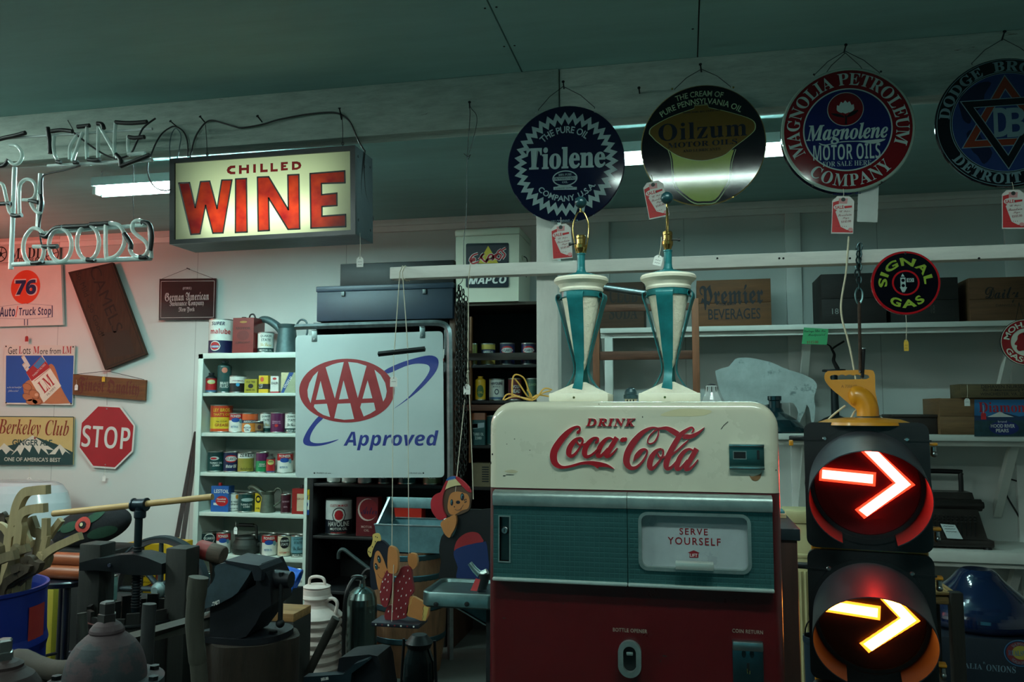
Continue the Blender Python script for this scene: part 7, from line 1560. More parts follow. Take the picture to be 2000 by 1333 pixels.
tubm = WOOD((15, 14, 13), .75, 'z', .4, 4, .3); tz0 = Zp.p(600, 1215)[1]; tr_ = .195; tb = MB()
for i in range(22):
    q = 2*PI*i/22; q2_ = q+2*PI/22*.9
    V = [((tr_+d)*math.cos(a), .0+(tr_+d)*math.sin(a), z) for z in (.24, tz0-.02*(i % 2)) for d, a in ((0, q), (0, q2_), (-.015, q2_), (-.015, q))]
    tb.add([(v[0]+.0, v[1], v[2]) for v in V], [(0, 1, 5, 4), (1, 2, 6, 5), (2, 3, 7, 6), (3, 0, 4, 7), (4, 5, 6, 7)], tubm)
for z in (tz0-.05, .3): tb.tube([((tr_+.003)*math.cos(2*PI*i/36), (tr_+.003)*math.sin(2*PI*i/36), z) for i in range(36)], .007, IRON, 6, closed=True)
tb.build('slatted_tub', fp); tb = MB(); tb.box(-.3, .3, -.24, .24, .17, .235, pw_, .006); tb.build('base', fp)
for sx in (-1, 1):
    for sy in (-1, 1): k = MB(); k.box(sx*.26-.03, sx*.26+.03, sy*.2-.03, sy*.2+.03, 0, .17, pw_, .004); k.build('leg', fp)
rod = MB(); a, b_ = at(104, 1004, FYp-.01), at(415, 971, FYp-.01); rod.tube([tuple(a), tuple(b_)], .0135, WOOD((176, 142, 92), .5, 'x', .25, 5, .1), 14); tag(rod.build('wooden_rod'), 'long pale wooden rod through the iron head of the fruit press', 'rod')
# ---------------------------------------------------------------- spoked wheel, yellow can, cushion, rolls behind the press
wy = 4.15; wc = at(313.5, 1151.5, wy); k = mpp(313, 1150, wy)[1]; Rw = 103*k; wm = M((40, 52, 58), .6, .3, .35, 12, .2); wh = thing('spoked_wheel', 'iron spoked wheel standing behind the fruit press', 'wheel', wc)
b = MB(); b.ringprism(ell(0, 0, Rw, Rw, 56), ell(0, 0, Rw*.89, Rw*.89, 56), -.022, .022, M((56, 54, 58), .7, .2, .3, 10, .2)); b.ringprism(ell(0, 0, Rw*1.02, Rw*1.02, 56), ell(0, 0, Rw*.985, Rw*.985, 56), -.026, .026, wm); b.build('rim', wh)
for i in range(8):
    q = 2*PI*i/8+PI/2+.02; s = MB(); s.tube([(.02*math.cos(q), 0, .02*math.sin(q)), (Rw*.9*math.cos(q), 0, Rw*.9*math.sin(q))], [.016, .012], wm, 8); s.build('spoke', wh)
b = MB(); b.lathe([(.04, -.05), (.046, 0), (.04, .03), (.02, .05), (.02, .056)], M((120, 138, 138), .45, .5), 24, axis='y'); b.build('hub', wh)
k = MB(); wz = wc.z-Rw*1.02; k.box(-.25, .25, -.06, .12, 0, wz-.0, WOOD((36, 34, 30), .7), .004); tag(k.build('wooden_block', None, (wc.x, wy, 0)), 'dark block under the spoked wheel', 'block') if wz > .02 else None
Yy = 4.5; yc0, yc1 = at(243, 1180, Yy), at(336, 1180, Yy); yh = at(290, 1062, Yy).z; yt = thing('oil_tin', 'big yellow tin with a black oval badge behind the spoked wheel', 'can', ((yc0.x+yc1.x)/2, Yy, .32), group='vintage oil cans'); w_ = yc1.x-yc0.x
Yz = PX(150, 960, 5.555, Yy, Vector(((yc0.x+yc1.x)/2, Yy, .32))); b = MB(); ym = M((196, 150, 20), .4, 0, .1, 5); b.box(-w_/2, w_/2, 0, .2, 0, yh-.32, ym, .008)
o_ = Yz.p(700, 905); ky = Yz.k(700, 905); b.flat(ell(o_[0], o_[1], 185*ky, 125*ky, 36), -.001, M((130, 46, 30), .5)); b.flat(ell(o_[0], o_[1], 165*ky, 118*ky, 36), -.0014, BLACK); b.flat(ell(o_[0], o_[1], 158*ky, 110*ky, 36), -.0018, ym)
b.text('PENNZOIL', 'sansb', o_[0], o_[1]+8*ky, 285*ky, 62*ky, -.0024, BLACK); b.text('Safe Lubrication', 'script', o_[0]+40*ky, o_[1]-70*ky, 200*ky, 32*ky, -.0024, BLACK); b.build('body', yt)
b = MB(); b.lathe([(.03, yh-.321), (.03, yh-.3), (.001, yh-.3)], ym, 18, (w_*.3, .1, 0)); b.build('cap', yt)
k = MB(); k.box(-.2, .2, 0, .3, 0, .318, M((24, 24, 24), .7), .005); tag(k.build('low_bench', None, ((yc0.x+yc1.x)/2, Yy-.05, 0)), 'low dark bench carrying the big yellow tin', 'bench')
cu = at(178, 1030, 4.3); ckx = mpp(178, 1030, 4.3)[0]; t = thing('cushion', 'black cushion with a red flower and green leaves', 'cushion', cu, (0, math.radians(-14), 0)); b = MB(); cb_ = M((8, 9, 15), .95, var=.3, scale=60, bump=.3)
b.sphere((0, 0, 0), 1, cb_, 32, 20, (78*ckx, .085, 32*ckx)); 
def onc(x, z): return -.088*math.sqrt(max(0.02, 1-(x/(78*ckx))**2-(z/(32*ckx))**2))-.002
def cpatch(cx, cz, a, b2, m_, ro=0, off=0):
    P = [(0, 0)]+[rot2((a*math.cos(2*PI*i/16), b2*math.sin(2*PI*i/16)), ro) for i in range(16)]
    P = [((x+cx)*ckx, (z+cz)*ckx) for x, z in P]; b.add([(x, onc(x, z)-off, z) for x, z in P], [(0, i+1, (i+1) % 16+1) for i in range(16)], m_)
gnm = M((30, 66, 48), .95, var=.2, scale=60)
for cx, cz, a, b2, ro in ((-22, 8, 20, 8, .1), (26, 14, 18, 7, .3), (34, -14, 26, 9, .05), (-46, 12, 12, 6, .4), (-30, -12, 12, 6, .1)): cpatch(cx, cz, a, b2, gnm if cx != -30 else M((30, 40, 90), .95), ro)
cpatch(6, 6, 15, 13, M((176, 62, 54), .95, var=.2, scale=60), 0, .003); cpatch(6, 6, 7, 6, cb_, 0, .006); cpatch(5, 7, 3, 3, M((190, 180, 140), .9), 0, .009); b.build('cover', t)
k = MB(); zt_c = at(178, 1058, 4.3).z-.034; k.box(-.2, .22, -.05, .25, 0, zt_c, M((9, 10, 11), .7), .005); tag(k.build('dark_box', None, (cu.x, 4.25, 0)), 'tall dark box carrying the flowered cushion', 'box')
# black stool with two orange-brown rollers
sy = 3.55; sx_ = at(128, 1125, sy); szt = at(128, 1128, sy).z; kst = mpp(128, 1125, sy)[0]; st = thing('stool', 'black round stool carrying two orange wooden rollers', 'stool', (sx_.x, sy, 0)); bl_ = M((18, 22, 34), .3, 0, .2, 8, coat=.4)
b = MB(); b.lathe([(46*kst, szt-.03), (50*kst, szt-.026), (51*kst, szt-.006), (48*kst, szt), (.001, szt)], bl_, 40); b.build('seat', st)
for i in range(4):
    q = PI/4+PI/2*i; b = MB(); b.tube([(38*kst*math.cos(q), 38*kst*math.sin(q), szt-.03), (48*kst*math.cos(q), 48*kst*math.sin(q), 0)], .018, bl_, 10); b.build('leg', st)
b = MB(); b.tube([(42*kst*math.cos(2*PI*i/32), 42*kst*math.sin(2*PI*i/32), szt*.4) for i in range(32)], .008, bl_, 8, closed=True); b.build('foot_ring', st)
cop = WOOD((128, 62, 30), .4, 'x', .2, 4, .05, .3); rr = .033
for (xa, xb_, zc_, yy, lb) in ((84, 172, szt+rr+.001, sy-.05, 'lower orange wooden roller on the black stool'), (90, 178, szt+rr*2.75, sy-.02, 'upper orange wooden roller on the black stool'), (96, 178, szt+rr+.001, sy+.022, 'rear orange wooden roller on the black stool')):
    a, b_ = at(xa, 1100, yy), at(xb_, 1100, yy); s = MB(); s.tube([(a.x, yy, zc_), (b_.x, yy, zc_)], rr, cop, 20); tag(s.build('wooden_roller'), lb, 'roller')
ybar = MB(); a = at(101, 1200, 3.75); ybar.box(-.022, .022, -.02, .02, 0, at(101, 1138, 3.75).z, M((150, 134, 34), .5), .004); tag(ybar.build('yellow_post', None, (a.x, 3.75, 0)), 'narrow yellow post beside the blue barrel', 'post')
can(212, 1125, 226, 1200, 3.9, .45, 'tall pale green canister left of the fruit press screw', [(.08, BLK_), (1, (96, 130, 124))], name='canister', group='canisters')
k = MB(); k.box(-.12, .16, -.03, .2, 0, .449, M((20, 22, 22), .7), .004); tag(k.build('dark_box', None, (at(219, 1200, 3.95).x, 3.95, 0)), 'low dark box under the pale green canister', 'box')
# ---------------------------------------------------------------- bench vise on a stump
vy = 2.85; so = at(470, 1262, vy); sz = so.z+.02; sm_ = WOOD((36, 27, 19), .85, 'z', .4, 4, .5)
st = MB(); R_s = .178; pts = [(R_s*(1+.06*math.sin(3*q)+.04*math.sin(7*q+1))*math.cos(q), R_s*(1+.06*math.sin(3*q)+.04*math.sin(7*q+1))*.9*math.sin(q)) for q in [2*PI*i/40 for i in range(40)]]
st.add([(x, y, 0) for x, y in pts]+[(x, y, sz) for x, y in pts], [(i, (i+1) % 40, (i+1) % 40+40, i+40) for i in range(40)]+[tuple(range(40, 80))], sm_)
o = st.build('tree_stump', None, (so.x+.0, vy+.07, 0)); tag(o, 'brown sawn tree stump under the big iron vise', 'stump')
VM = M((62, 78, 86), .5, .55, .35, 9, .25); VMD = M((10, 15, 23), .55, .4, .3, 9, .2); vo = Vector((so.x, vy, sz+.001)); vt = thing('bench_vise', 'big old iron vise bolted to the tree stump', 'vise', vo); VZ = PX(370, 1030, 4.4, vy, vo)
b = MB(); b.prism(VZ.l(spline([(150, 1040), (330, 1030), (480, 985), (620, 930), (655, 880), (600, 850), (420, 870), (250, 930), (140, 985)], 3, True)), -.12, .1, VMD); 
b = MB(); BP = [(-.15, -.09), (.05, -.11), (.14, -.04), (.15, .08), (.08, .14), (-.06, .11), (-.15, .02)]; bp_ = spline(BP, 4, True)
nb_ = len(bp_); b.add([(x, y+.04, 0) for x, y in bp_]+[(x, y+.04, .022) for x, y in bp_], [(i, (i+1) % nb_, (i+1) % nb_+nb_, i+nb_) for i in range(nb_)]+[tuple(range(nb_, 2*nb_)), tuple(range(nb_))[::-1]], VMD)
for x, y in ((-.11, -.02), (.11, 0)): b.lathe([(.016, .022), (.016, .03), (.001, .031)], IRON, 6, (x, y+.04, 0))
b.build('base', vt)
body_o = VZ.l([(255, 650), (300, 640), (500, 545), (640, 470), (660, 300), (690, 290), (760, 440), (770, 640), (690, 700), (640, 800), (560, 905), (300, 985), (250, 960)]); b = MB(); b.prism(body_o, -.06, .10, VMD); b.build('body', vt)
an_ = MB(); prof2 = spline([(120, 600), (180, 560), (260, 490), (310, 430), (330, 370), (322, 330), (345, 290), (410, 275)], 3)
outline = VZ.l(prof2+[(620, 305), (640, 330), (600, 400), (520, 520), (470, 560), (350, 622), (255, 655), (120, 655)])
an_.prism(outline, -.085, .06, VM); b2 = VZ.p(340, 610); an_.text('-767', 'script', b2[0]-.002, b2[1]-.0, .035, .014, -.0862, WHITE, rot=.35, bold=.02); an_.build('fixed_jaw', vt)
b = MB(); b.prism(VZ.l([(400, 262), (420, 250), (700, 295), (725, 330), (720, 420), (665, 420), (640, 330)]), -.09, .07, M((30, 38, 46), .5, .5, .3, 14, .1)); b.build('jaw_plate', vt)
b = MB(); x0, x1 = VZ.p(80, 740), VZ.p(255, 740); b.add([(x0[0]-.26, -.16, VZ.p(80, 900)[1]-.03), (x0[0]-.22, -.20, VZ.p(80, 900)[1]-.03), (x1[0]+.1, .04, VZ.p(250, 800)[1]), (x1[0]+.06, .09, VZ.p(250, 800)[1])]+[(x0[0]-.26, -.16, VZ.p(80, 800)[1]-.04), (x0[0]-.20, -.22, VZ.p(80, 800)[1]-.04), (x1[0]+.1, .04, VZ.p(250, 690)[1]), (x1[0]+.04, .09, VZ.p(250, 690)[1])], [(0, 1, 5, 4), (1, 2, 6, 5), (2, 3, 7, 6), (3, 0, 4, 7), (4, 5, 6, 7), (3, 2, 1, 0)], M((40, 42, 36), .6, .3, .35, 14, .2)); b.build('slide_bar', vt)
b = MB(); c0 = VZ.p(790, 450); b.tube([(c0[0]-.05, 0, c0[1]), (c0[0]+.04, 0, c0[1])], [.038, .03], VMD, 16); c1, c2 = VZ.p(800, 520), VZ.p(815, 860); b.cyl((c0[0]+.01, -.02, c0[1]+.03), (c0[0]+.015, -.03, c2[1]+.02), .009, IRON, 10); b.sphere((c0[0]+.015, -.03, c2[1]+.02), .016, IRON, 12, 8); b.build('screw_handle', vt)
# mallet lying behind the vise, blue bucket, wooden slab
my_ = 3.3; a, b_ = at(388, 1072, my_), at(437, 1086, my_); mt = thing('mallet', 'wooden mallet head with a red painted end behind the vise', 'mallet', a); s = MB(); d = b_-a; s.tube([(0, 0, 0), tuple(d*.04), tuple(d*.5)], [.036, .04, .041], M((120, 30, 28), .6, var=.25), 18); s.tube([tuple(d*.5), tuple(d*.96), tuple(d)], [.041, .04, .036], WOOD((80, 66, 56), .7, 'x'), 18); s.build('head', mt)
s = MB(); s.cyl(d*.5, d*.5+Vector((.03, .02, -.3)), .013, WOOD((60, 44, 34), .7, 'z'), 10); s.build('handle', mt)
k = MB(); zz = (a+d*.5).z-.3; k.lathe([(.08, 0), (.08, zz-.02), (.06, zz), (.03, zz+.08), (.028, zz+.245), (.034, zz+.255)], M((22, 34, 36), .6, .3, .3), 20); tag(k.build('iron_stand', None, ((a+d*.5).x+.02, my_+.02, 0)), 'dark iron stand under the wooden mallet', 'stand')
bk = at(558, 1128, 3.9); t = thing('bucket', 'bright blue bucket tipped over behind the vise', 'bucket', bk, (0, math.radians(112), math.radians(12))); s = MB(); s.lathe([(.045, -.07), (.062, .06), (.066, .062), (.062, .066), (.056, .058), (.042, -.06)], M((30, 92, 190), .4), 26); s.build('body', t); s = MB(); s.tube([(.06*math.cos(q), .02, .062-.06*math.sin(q)) for q in [PI*i/12 for i in range(13)]], .002, STEEL, 5); s.build('bail', t)
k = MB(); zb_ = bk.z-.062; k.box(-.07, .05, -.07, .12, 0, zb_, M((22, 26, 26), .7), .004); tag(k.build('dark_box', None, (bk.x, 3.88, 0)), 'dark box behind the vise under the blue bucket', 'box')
k = MB(); a = at(540, 1212, 3.35); k.box(-.1, .09, -.05, .12, 0, a.z, M((30, 30, 28), .7), .003); k.box(-.1, .09, -.05, .12, a.z, a.z+.035, WOOD((150, 112, 70), .6, 'x'), .003); tag(k.build('wooden_block', None, (a.x, 3.38, 0)), 'pale topped block between the vise and the ribbed milk can', 'block')
# ---------------------------------------------------------------- loose handles standing in front
def shaft(pts, rad, Y, label, m_=None, name='tool_shaft'):
    p3 = [at(x, y, Y) for x, y in pts]; a, b_ = p3[-2], p3[-1]; e = b_+(b_-a)*((b_.z)/max(.01, (a.z-b_.z))); p3.append(Vector((e.x, Y-.02, .0)))
    q = spline([tuple(p) for p in p3], 4); n = len(q); rs = [rad[min(len(rad)-1, int(i*len(rad)/n))] for i in range(n)]
    s = MB(); s.tube(q, rs, m_ or WOOD((46, 46, 38), .7, 'z', .35, 4, .25), 12, flatten=.75); return tag(s.build(name), label, 'tool shaft')
shaft([(388, 1128), (384, 1160), (380, 1220), (386, 1290), (390, 1333)], [.034, .031, .03, .028, .028], 2.45, 'stout pale axe handle standing in front of the vise')
shaft([(588, 1208), (582, 1245), (572, 1300), (566, 1333)], [.02, .019, .018], 3.5, 'straight dark tool handle left of the ribbed milk can', WOOD((38, 37, 32), .7, 'z'))
shaft([(656, 1208), (640, 1240), (610, 1300), (594, 1333)], [.02, .019, .018], 3.45, 'slanting dark tool handle crossing the ribbed milk can', WOOD((38, 37, 32), .7, 'z'))
shaft([(292, 1180), (289, 1230), (286, 1300), (284, 1333)], [.024, .022], 2.5, 'dark square stake right of the greyish pink hydrant top', M((14, 17, 19), .7), 'wooden_stake')
shaft([(160, 1198), (162, 1240), (163, 1300)], [.02, .02], 2.9, 'short grey topped stake left of the greyish pink hydrant top', M((34, 36, 31), .8), 'wooden_stake')
# ---------------------------------------------------------------- milk can, extinguisher, crank, second vise
mcm = M((206, 190, 182), .7, .1, .12, 12, .25, wear=((96, 84, 78), .7, 16)); cy_ = 4.25; prf = [(46, 1205)]; 
P = [(22, 1147), (25, 1150), (26, 1160), (29, 1166), (26, 1169), (22, 1172), (22, 1180), (30, 1184), (44, 1196), (49, 1202), (47, 1206)]
for i in range(10): y = 1208+i*17; P += [(43.5, y), (46, y+3), (48.5, y+7), (47, y+11), (44, y+15)]
pr, o = plathe(614, cy_, P); pr = pr[::-1]; lowz = pr[0][1]; t = thing('milk_can', 'whitish milk can with a ribbed body and side handle', 'milk can', o); b = MB(); 
extra = []; z = lowz; r0 = pr[0][0]
pr = [(r0, 0), (r0, max(.0, lowz-.03))]+pr if lowz > .03 else pr; b.lathe([p_ for p_ in pr], mcm, 40); b.build('body', t)
b = MB(); zt_m = pr[-1][1]; k = mpp(614, 1150, cy_)[0]; b.lathe([(24*k, zt_m), (25*k, zt_m+.004), (20*k, zt_m+.012), (.001, zt_m+.014)], mcm, 30); b.tube(spline([(-15*k, 0, zt_m+.008), (-13*k, 0, zt_m+.045), (0, 0, zt_m+.056), (13*k, 0, zt_m+.045), (16*k, 0, zt_m+.006)], 4), .0085, mcm, 8); b.build('lid', t)
b = MB(); b.tube(spline([(20*k, -.02, at(614, 1172, cy_).z), (34*k, -.02, at(614, 1166, cy_).z), (43*k, -.02, at(614, 1174, cy_).z), (41*k, -.02, at(614, 1190, cy_).z), (38*k, -.02, at(614, 1198, cy_).z)], 4), .01, mcm, 8); b.build('handle', t)
ex = 4.2; P = [(6, 1140), (7, 1146), (14, 1149), (23, 1156), (27, 1168), (28, 1180), (28, 1330)]; pr, o = plathe(705, ex, P); t = thing('fire_extinguisher', 'bright steel fire extinguisher with a black hose', 'extinguisher', o); b = MB(); pr = [(pr[-1][0], 0)]+pr[::-1]; b.lathe(pr, METAL((120, 140, 138), .25, .15), 36); b.build('cylinder', t)
k = mpp(705, 1140, ex)[0]; zt_e = pr[-1][1]; b = MB(); b.cyl((0, 0, zt_e-.002), (0, 0, zt_e+.03), .014, STEEL, 12); b.lathe([(.022, zt_e+.03), (.022, zt_e+.04), (.001, zt_e+.041)], STEEL, 14); b.tube([(-.04*math.cos(q)-.02, -.01, zt_e+.03+.012*math.sin(q)) for q in [2*PI*i/10 for i in range(10)]], .004, STEEL, 6, closed=True); b.tube(spline([(0, 0, zt_e+.045), (.02, 0, zt_e+.07), (.045, 0, zt_e+.075), (.06, 0, zt_e+.06)], 3), .009, BLACK, 8); b.build('valve', t)
b = MB(); b.tube(spline([(0, -.015, zt_e+.03), (-8*k, -.06, zt_e+.035), (-15*k, -.1, zt_e-.02), (-19*k, -.105, zt_e-.12), (-20*k, -.1, zt_e-.3), (-19*k, -.098, .05)], 4), .011, BLACK, 8); b.build('hose', t)
s = MB(); s.tube(spline([tuple(at(x, y, 4.45)) for x, y in ((661, 1092), (662, 1080), (671, 1074), (690, 1088), (726, 1116))], 4)+[tuple(at(740, 1127, 4.45)), tuple(at(742, 1240, 4.45)), (at(742, 1240, 4.45).x, 4.45, 0)], .011, M((46, 58, 58), .5, .5), 8); tag(s.build('crank_rod'), 'bent iron crank rod standing out left of the painted girl figure', 'rod')
v2 = at(690, 1300, 3.0); t = thing('bench_vise', 'small dark vise at the bottom edge, below the extinguisher', 'vise', (v2.x, 3.0, v2.z-.1)); Z2 = PX(640, 1060, 4.886, 3.0, Vector((v2.x, 3.0, v2.z-.1)))
b = MB(); b.prism(Z2.l([(160, 1075), (200, 1060), (440, 1035), (520, 1050), (545, 1120), (560, 1250), (580, 1400), (140, 1400), (145, 1180)]), -.05, .09, VMD); b.build('body', t)
b = MB(); b.prism(Z2.l([(-130, 1215), (150, 1195), (240, 1190), (340, 1095), (465, 1050), (475, 1065), (320, 1180), (300, 1330), (-120, 1330)]), -.09, -.045, M((26, 44, 52), .45, .5, .3)); p = Z2.p(70, 1222); b.text('$65.00', 'script', p[0], p[1]-.004, .03, .012, -.091, WHITE, rot=.2, bold=.02); b.build('jaw', t)
k = MB(); k.box(-.2, .2, -.12, .2, 0, v2.z-.102-.07, M((26, 24, 22), .7), .005); 
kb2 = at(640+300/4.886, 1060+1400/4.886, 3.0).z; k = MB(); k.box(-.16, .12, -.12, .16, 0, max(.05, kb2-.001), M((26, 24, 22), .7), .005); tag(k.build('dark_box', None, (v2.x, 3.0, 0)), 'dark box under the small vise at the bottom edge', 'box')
# ---------------------------------------------------------------- keg with galvanized trough
ky_ = 4.4; kc = at(800, 1120, ky_+.18); kk_ = mpp(800, 1100, ky_+.18)[0]; kzt = at(800, 1072, ky_+.18).z; kg = thing('keg', 'brown wooden keg with grey hoops under the galvanized trough', 'keg', (kc.x, ky_+.18, 0)); kw = WOOD((104, 72, 48), .7, 'z', .4, 5, .3)
pr = [(58*kk_, 0), (66*kk_, kzt*.25), (69*kk_, kzt*.5), (67*kk_, kzt*.75), (59*kk_, kzt), (55*kk_, kzt), (54*kk_, kzt-.02), (.001, kzt-.02)]; b = MB(); b.lathe(spline(pr[:5], 3)+pr[5:], kw, 36); b.build('body', kg)
for f_, r0 in ((.96, 60.8), (.8, 66), (.56, 69.6), (.3, 67.5)): b = MB(); b.lathe([(r0*kk_, kzt*f_-.018), (r0*kk_+.002, kzt*f_-.012), (r0*kk_+.001, kzt*f_+.012), (r0*kk_-.002, kzt*f_+.016)], METAL((64, 92, 100), .5), 40); b.build('hoop', kg)
tg = thing('galvanized_trough', 'galvanized trough with a carrying bar, standing on the keg', 'trough', (kc.x, ky_+.18, kzt+.001)); TZ = PX(700, 1020, 6.346, ky_+.03, Vector((kc.x, ky_+.18, kzt+.001))); th_ = TZ.p(400, 38)[1]; xa, xb_ = TZ.p(196, 200)[0], TZ.p(1060, 200)[0]
b = MB(); y0, y1 = -.15, .15
b.add([(xa, y0, th_), (xb_, y0, th_), (xb_, y1, th_), (xa, y1, th_), (xa+.02, y0+.02, 0), (xb_-.02, y0+.02, 0), (xb_-.02, y1-.02, 0), (xa+.02, y1-.02, 0)], [(4, 5, 1, 0), (5, 6, 2, 1), (6, 7, 3, 2), (7, 4, 0, 3), (7, 6, 5, 4)], M((104, 144, 152), .45, .45, .25, 18, .05))
for q in (((xa, y0, th_), (xb_, y0, th_)), ((xa, y1, th_), (xb_, y1, th_)), ((xa, y0, th_), (xa, y1, th_)), ((xb_, y0, th_), (xb_, y1, th_))): b.tube(q, .005, GALV, 6)
b.build('body', tg)
b = MB(); hz0, hz1 = TZ.p(300, -140)[1], TZ.p(300, -275)[1]; xh0, xh1 = TZ.p(240, -200)[0], TZ.p(1100, -200)[0]; b.box(xh0, xh1, -.012, .012, hz0, hz1, M((112, 146, 150), .45, .45, .25, 18, .05), .004)
for xx, xt in ((xa+.01, xh0+.02), (xb_-.01, xh1-.02)): b.add([(xx-.006, y0, th_-.01), (xx+.006, y0, th_-.01), (xx+.006, y1, th_-.01), (xx-.006, y1, th_-.01), (xt-.006, -.02, hz1), (xt+.006, -.02, hz1), (xt+.006, .02, hz1), (xt-.006, .02, hz1)], [(0, 1, 5, 4), (1, 2, 6, 5), (2, 3, 7, 6), (3, 0, 4, 7), (4, 5, 6, 7)], GALV)
b.build('carrying_bar', tg)
# ---------------------------------------------------------------- painted wooden swing figures hung from the rail
wsk = M((190, 122, 66), .6, var=.12, scale=14); wpl = WOOD((186, 134, 86), .6, 'z', .15, 6, .05); PRD = M((120, 26, 34), .5, var=.1); PNV = M((12, 18, 34), .5, var=.1); PYL = M((206, 176, 96), .55)
gy = 3.06; go_ = at(780, 1130, gy); gt_ = thing('swing_figure', 'painted wooden girl figure with a yellow bow and dotted red dress on a swing', 'wooden figure', go_); GZ = PX(700, 1020, 6.346, gy, go_)
def cut(t, Z_, nm, P, y0, y1, m_, extra=None, sp=3, lab=None):
    b = MB(); b.prism(Z_.l(spline(P, sp, True)), y0, y1, m_, wpl if m_ in (wsk,) else m_)
    if extra: extra(b)
    o = b.build(nm, t)
    if lab: o['label'] = lab
    return o
def face_girl(b):
    b.flat(GZ.l(spline([(225, 375), (262, 352), (292, 385), (332, 470), (362, 560), (376, 602), (322, 690), (298, 822), (258, 818), (225, 640), (205, 560), (205, 480)], 3, True)), -.0130, wsk)
    for cx, cy, a, c in ((272, 456, 22, 48), (237, 545, 19, 44)):
        b.flat([rot2(p, .2, GZ.p(cx, cy)) for p in GZ.l(EL(cx, cy, a, c))], -.0136, PNV); b.flat(GZ.l(EL(cx, cy+10, a*.6, c*.5)), -.0140, M((30, 84, 86), .4)); b.flat(GZ.l(EL(cx-6, cy-14, a*.25, c*.2, 8)), -.0144, WHITE)
    b.stroke(GZ.l(spline([(255, 640), (280, 680), (312, 694), (345, 650), (335, 610)], 3)), .0012, -.0136, PNV); b.flat(GZ.l(EL(270, 560, 5, 14, 10)), -.0136, PNV)
cut(gt_, GZ, 'head', [(245, 235), (300, 225), (360, 270), (400, 330), (395, 430), (378, 590), (330, 680), (298, 822), (262, 825), (200, 835), (165, 780), (158, 600), (165, 500), (188, 400), (210, 310)], -.0125, .006, PNV, face_girl, 3)
def bowd(b):
    for x, y in ((255, 185), (230, 235), (195, 300), (170, 370), (150, 360), (235, 175)): b.flat(GZ.l(EL(x, y, 6, 9, 8)), -.0182, PNV)
cut(gt_, GZ, 'bow', [(200, 148), (275, 138), (298, 222), (250, 235), (215, 300), (192, 355), (180, 420), (160, 425), (135, 375), (142, 320), (180, 280), (198, 210)], -.0175, -.012, PYL, bowd)
def dots(b, y, L):
    for x, z in L: b.flat([rot2(p, -.3, GZ.p(x, z)) for p in GZ.l(EL(x, z, 6, 14, 8))], y, WHITE)
cut(gt_, GZ, 'dress', [(545, 560), (620, 550), (660, 600), (668, 720), (690, 860), (640, 940), (612, 1140), (560, 1195), (340, 1210), (360, 1050), (440, 1000), (450, 750), (500, 640)], -.006, .012, PRD, lambda b: dots(b, -.0066, [(620, 600), (570, 670), (640, 700), (520, 740), (598, 750), (552, 825), (500, 850), (655, 848), (600, 905), (538, 915), (508, 965), (592, 1010), (535, 1060), (570, 1140), (478, 1070), (500, 1170), (428, 1105), (380, 1105)]))
cut(gt_, GZ, 'sleeve', [(390, 580), (450, 640), (442, 760), (420, 900), (395, 1000), (365, 1042), (320, 1010), (298, 920), (300, 810), (320, 720), (350, 650)], -.026, -.0085, PRD, lambda b: dots(b, -.0266, [(400, 640), (362, 695), (398, 725), (330, 725), (348, 798), (385, 828), (305, 850), (335, 942), (383, 940)]))
cut(gt_, GZ, 'hand', [(405, 310), (455, 296), (500, 330), (520, 400), (515, 570), (490, 622), (440, 622), (395, 575)], -.030, -.008, wsk); cut(gt_, GZ, 'hand', [(612, 406), (690, 401), (720, 460), (718, 530), (690, 580), (650, 588), (608, 520)], .008, .026, wsk)
def cuff(b):
    b.flat(GZ.l([(815, 1035), (878, 1058), (838, 1222), (795, 1212)]), -.0066, PYL); b.stroke(GZ.l([(818, 1035), (806, 1070), (818, 1100), (804, 1140), (812, 1170), (796, 1212)]), .0015, -.0070, PNV)
    b.stroke(GZ.l([(690, 925), (660, 960), (655, 1010), (630, 1040), (630, 1100), (605, 1150)]), .0015, -.0070, PYL)
cut(gt_, GZ, 'legs', [(650, 920), (770, 970), (880, 1058), (840, 1225), (700, 1190), (600, 1150), (625, 1030)], -.006, .012, wsk, cuff, 2)
b = MB(); sz_ = GZ.p(400, 1212)[1]; sx0, sx1 = GZ.p(215, 1215)[0], GZ.p(800, 1215)[0]; b.box(sx0, sx1, -.05, .06, sz_-.016, sz_, M((16, 22, 36), .5, var=.2), .003)
for i in range(7): c = (sx0+.02+i*(sx1-sx0-.04)/6, sz_-.008); b.flat(ell(c[0], c[1], .0035, .0035, 8), -.0505, PRD if i % 2 else WHITE)
b.build('seat', gt_); b = MB()
ends = {}
for (x, yt, yb_, dy) in ((435, 0, 320, -.018), (608, 0, 420, .016)):
    px_ = 700+x/6.346; tp_ = at(px_+.5, 690, gy); e = GZ.p(x, yb_); b.tube([(tp_.x-go_.x, 0, tp_.z-go_.z), (e[0], dy, e[1])], .0015, STRING, 6)
for x, tx in ((770, 781), (797, 786)): a = at(x, 688, gy)-go_; c = at(tx, 532, gy)-go_; b.tube([tuple(c), tuple(a)], .002, STRING, 6)
for x0, y0, x1, y1, dy in ((475, 512, 455, 1205, -.034), (640, 470, 640, 1205, .03)): a, c = GZ.p(x0, y0), GZ.p(x1, y1); b.tube([(a[0], dy, a[1]), (c[0], dy*1.1, c[1]+.0)], .0015, STRING, 6)
for x in (781, 786): a = at(x, 532, gy)-go_; q_ = at(x, 535, RY)-go_; b.tube([tuple(a), (a.x, RY-gy+.0, RZT-go_.z+.003), (a.x, RY+.056-gy, RZT-go_.z+.003), (a.x, RY+.056-gy, RZB-go_.z-.003), (a.x, RY-gy-.004, RZB-go_.z-.003)], .002, STRING, 6)
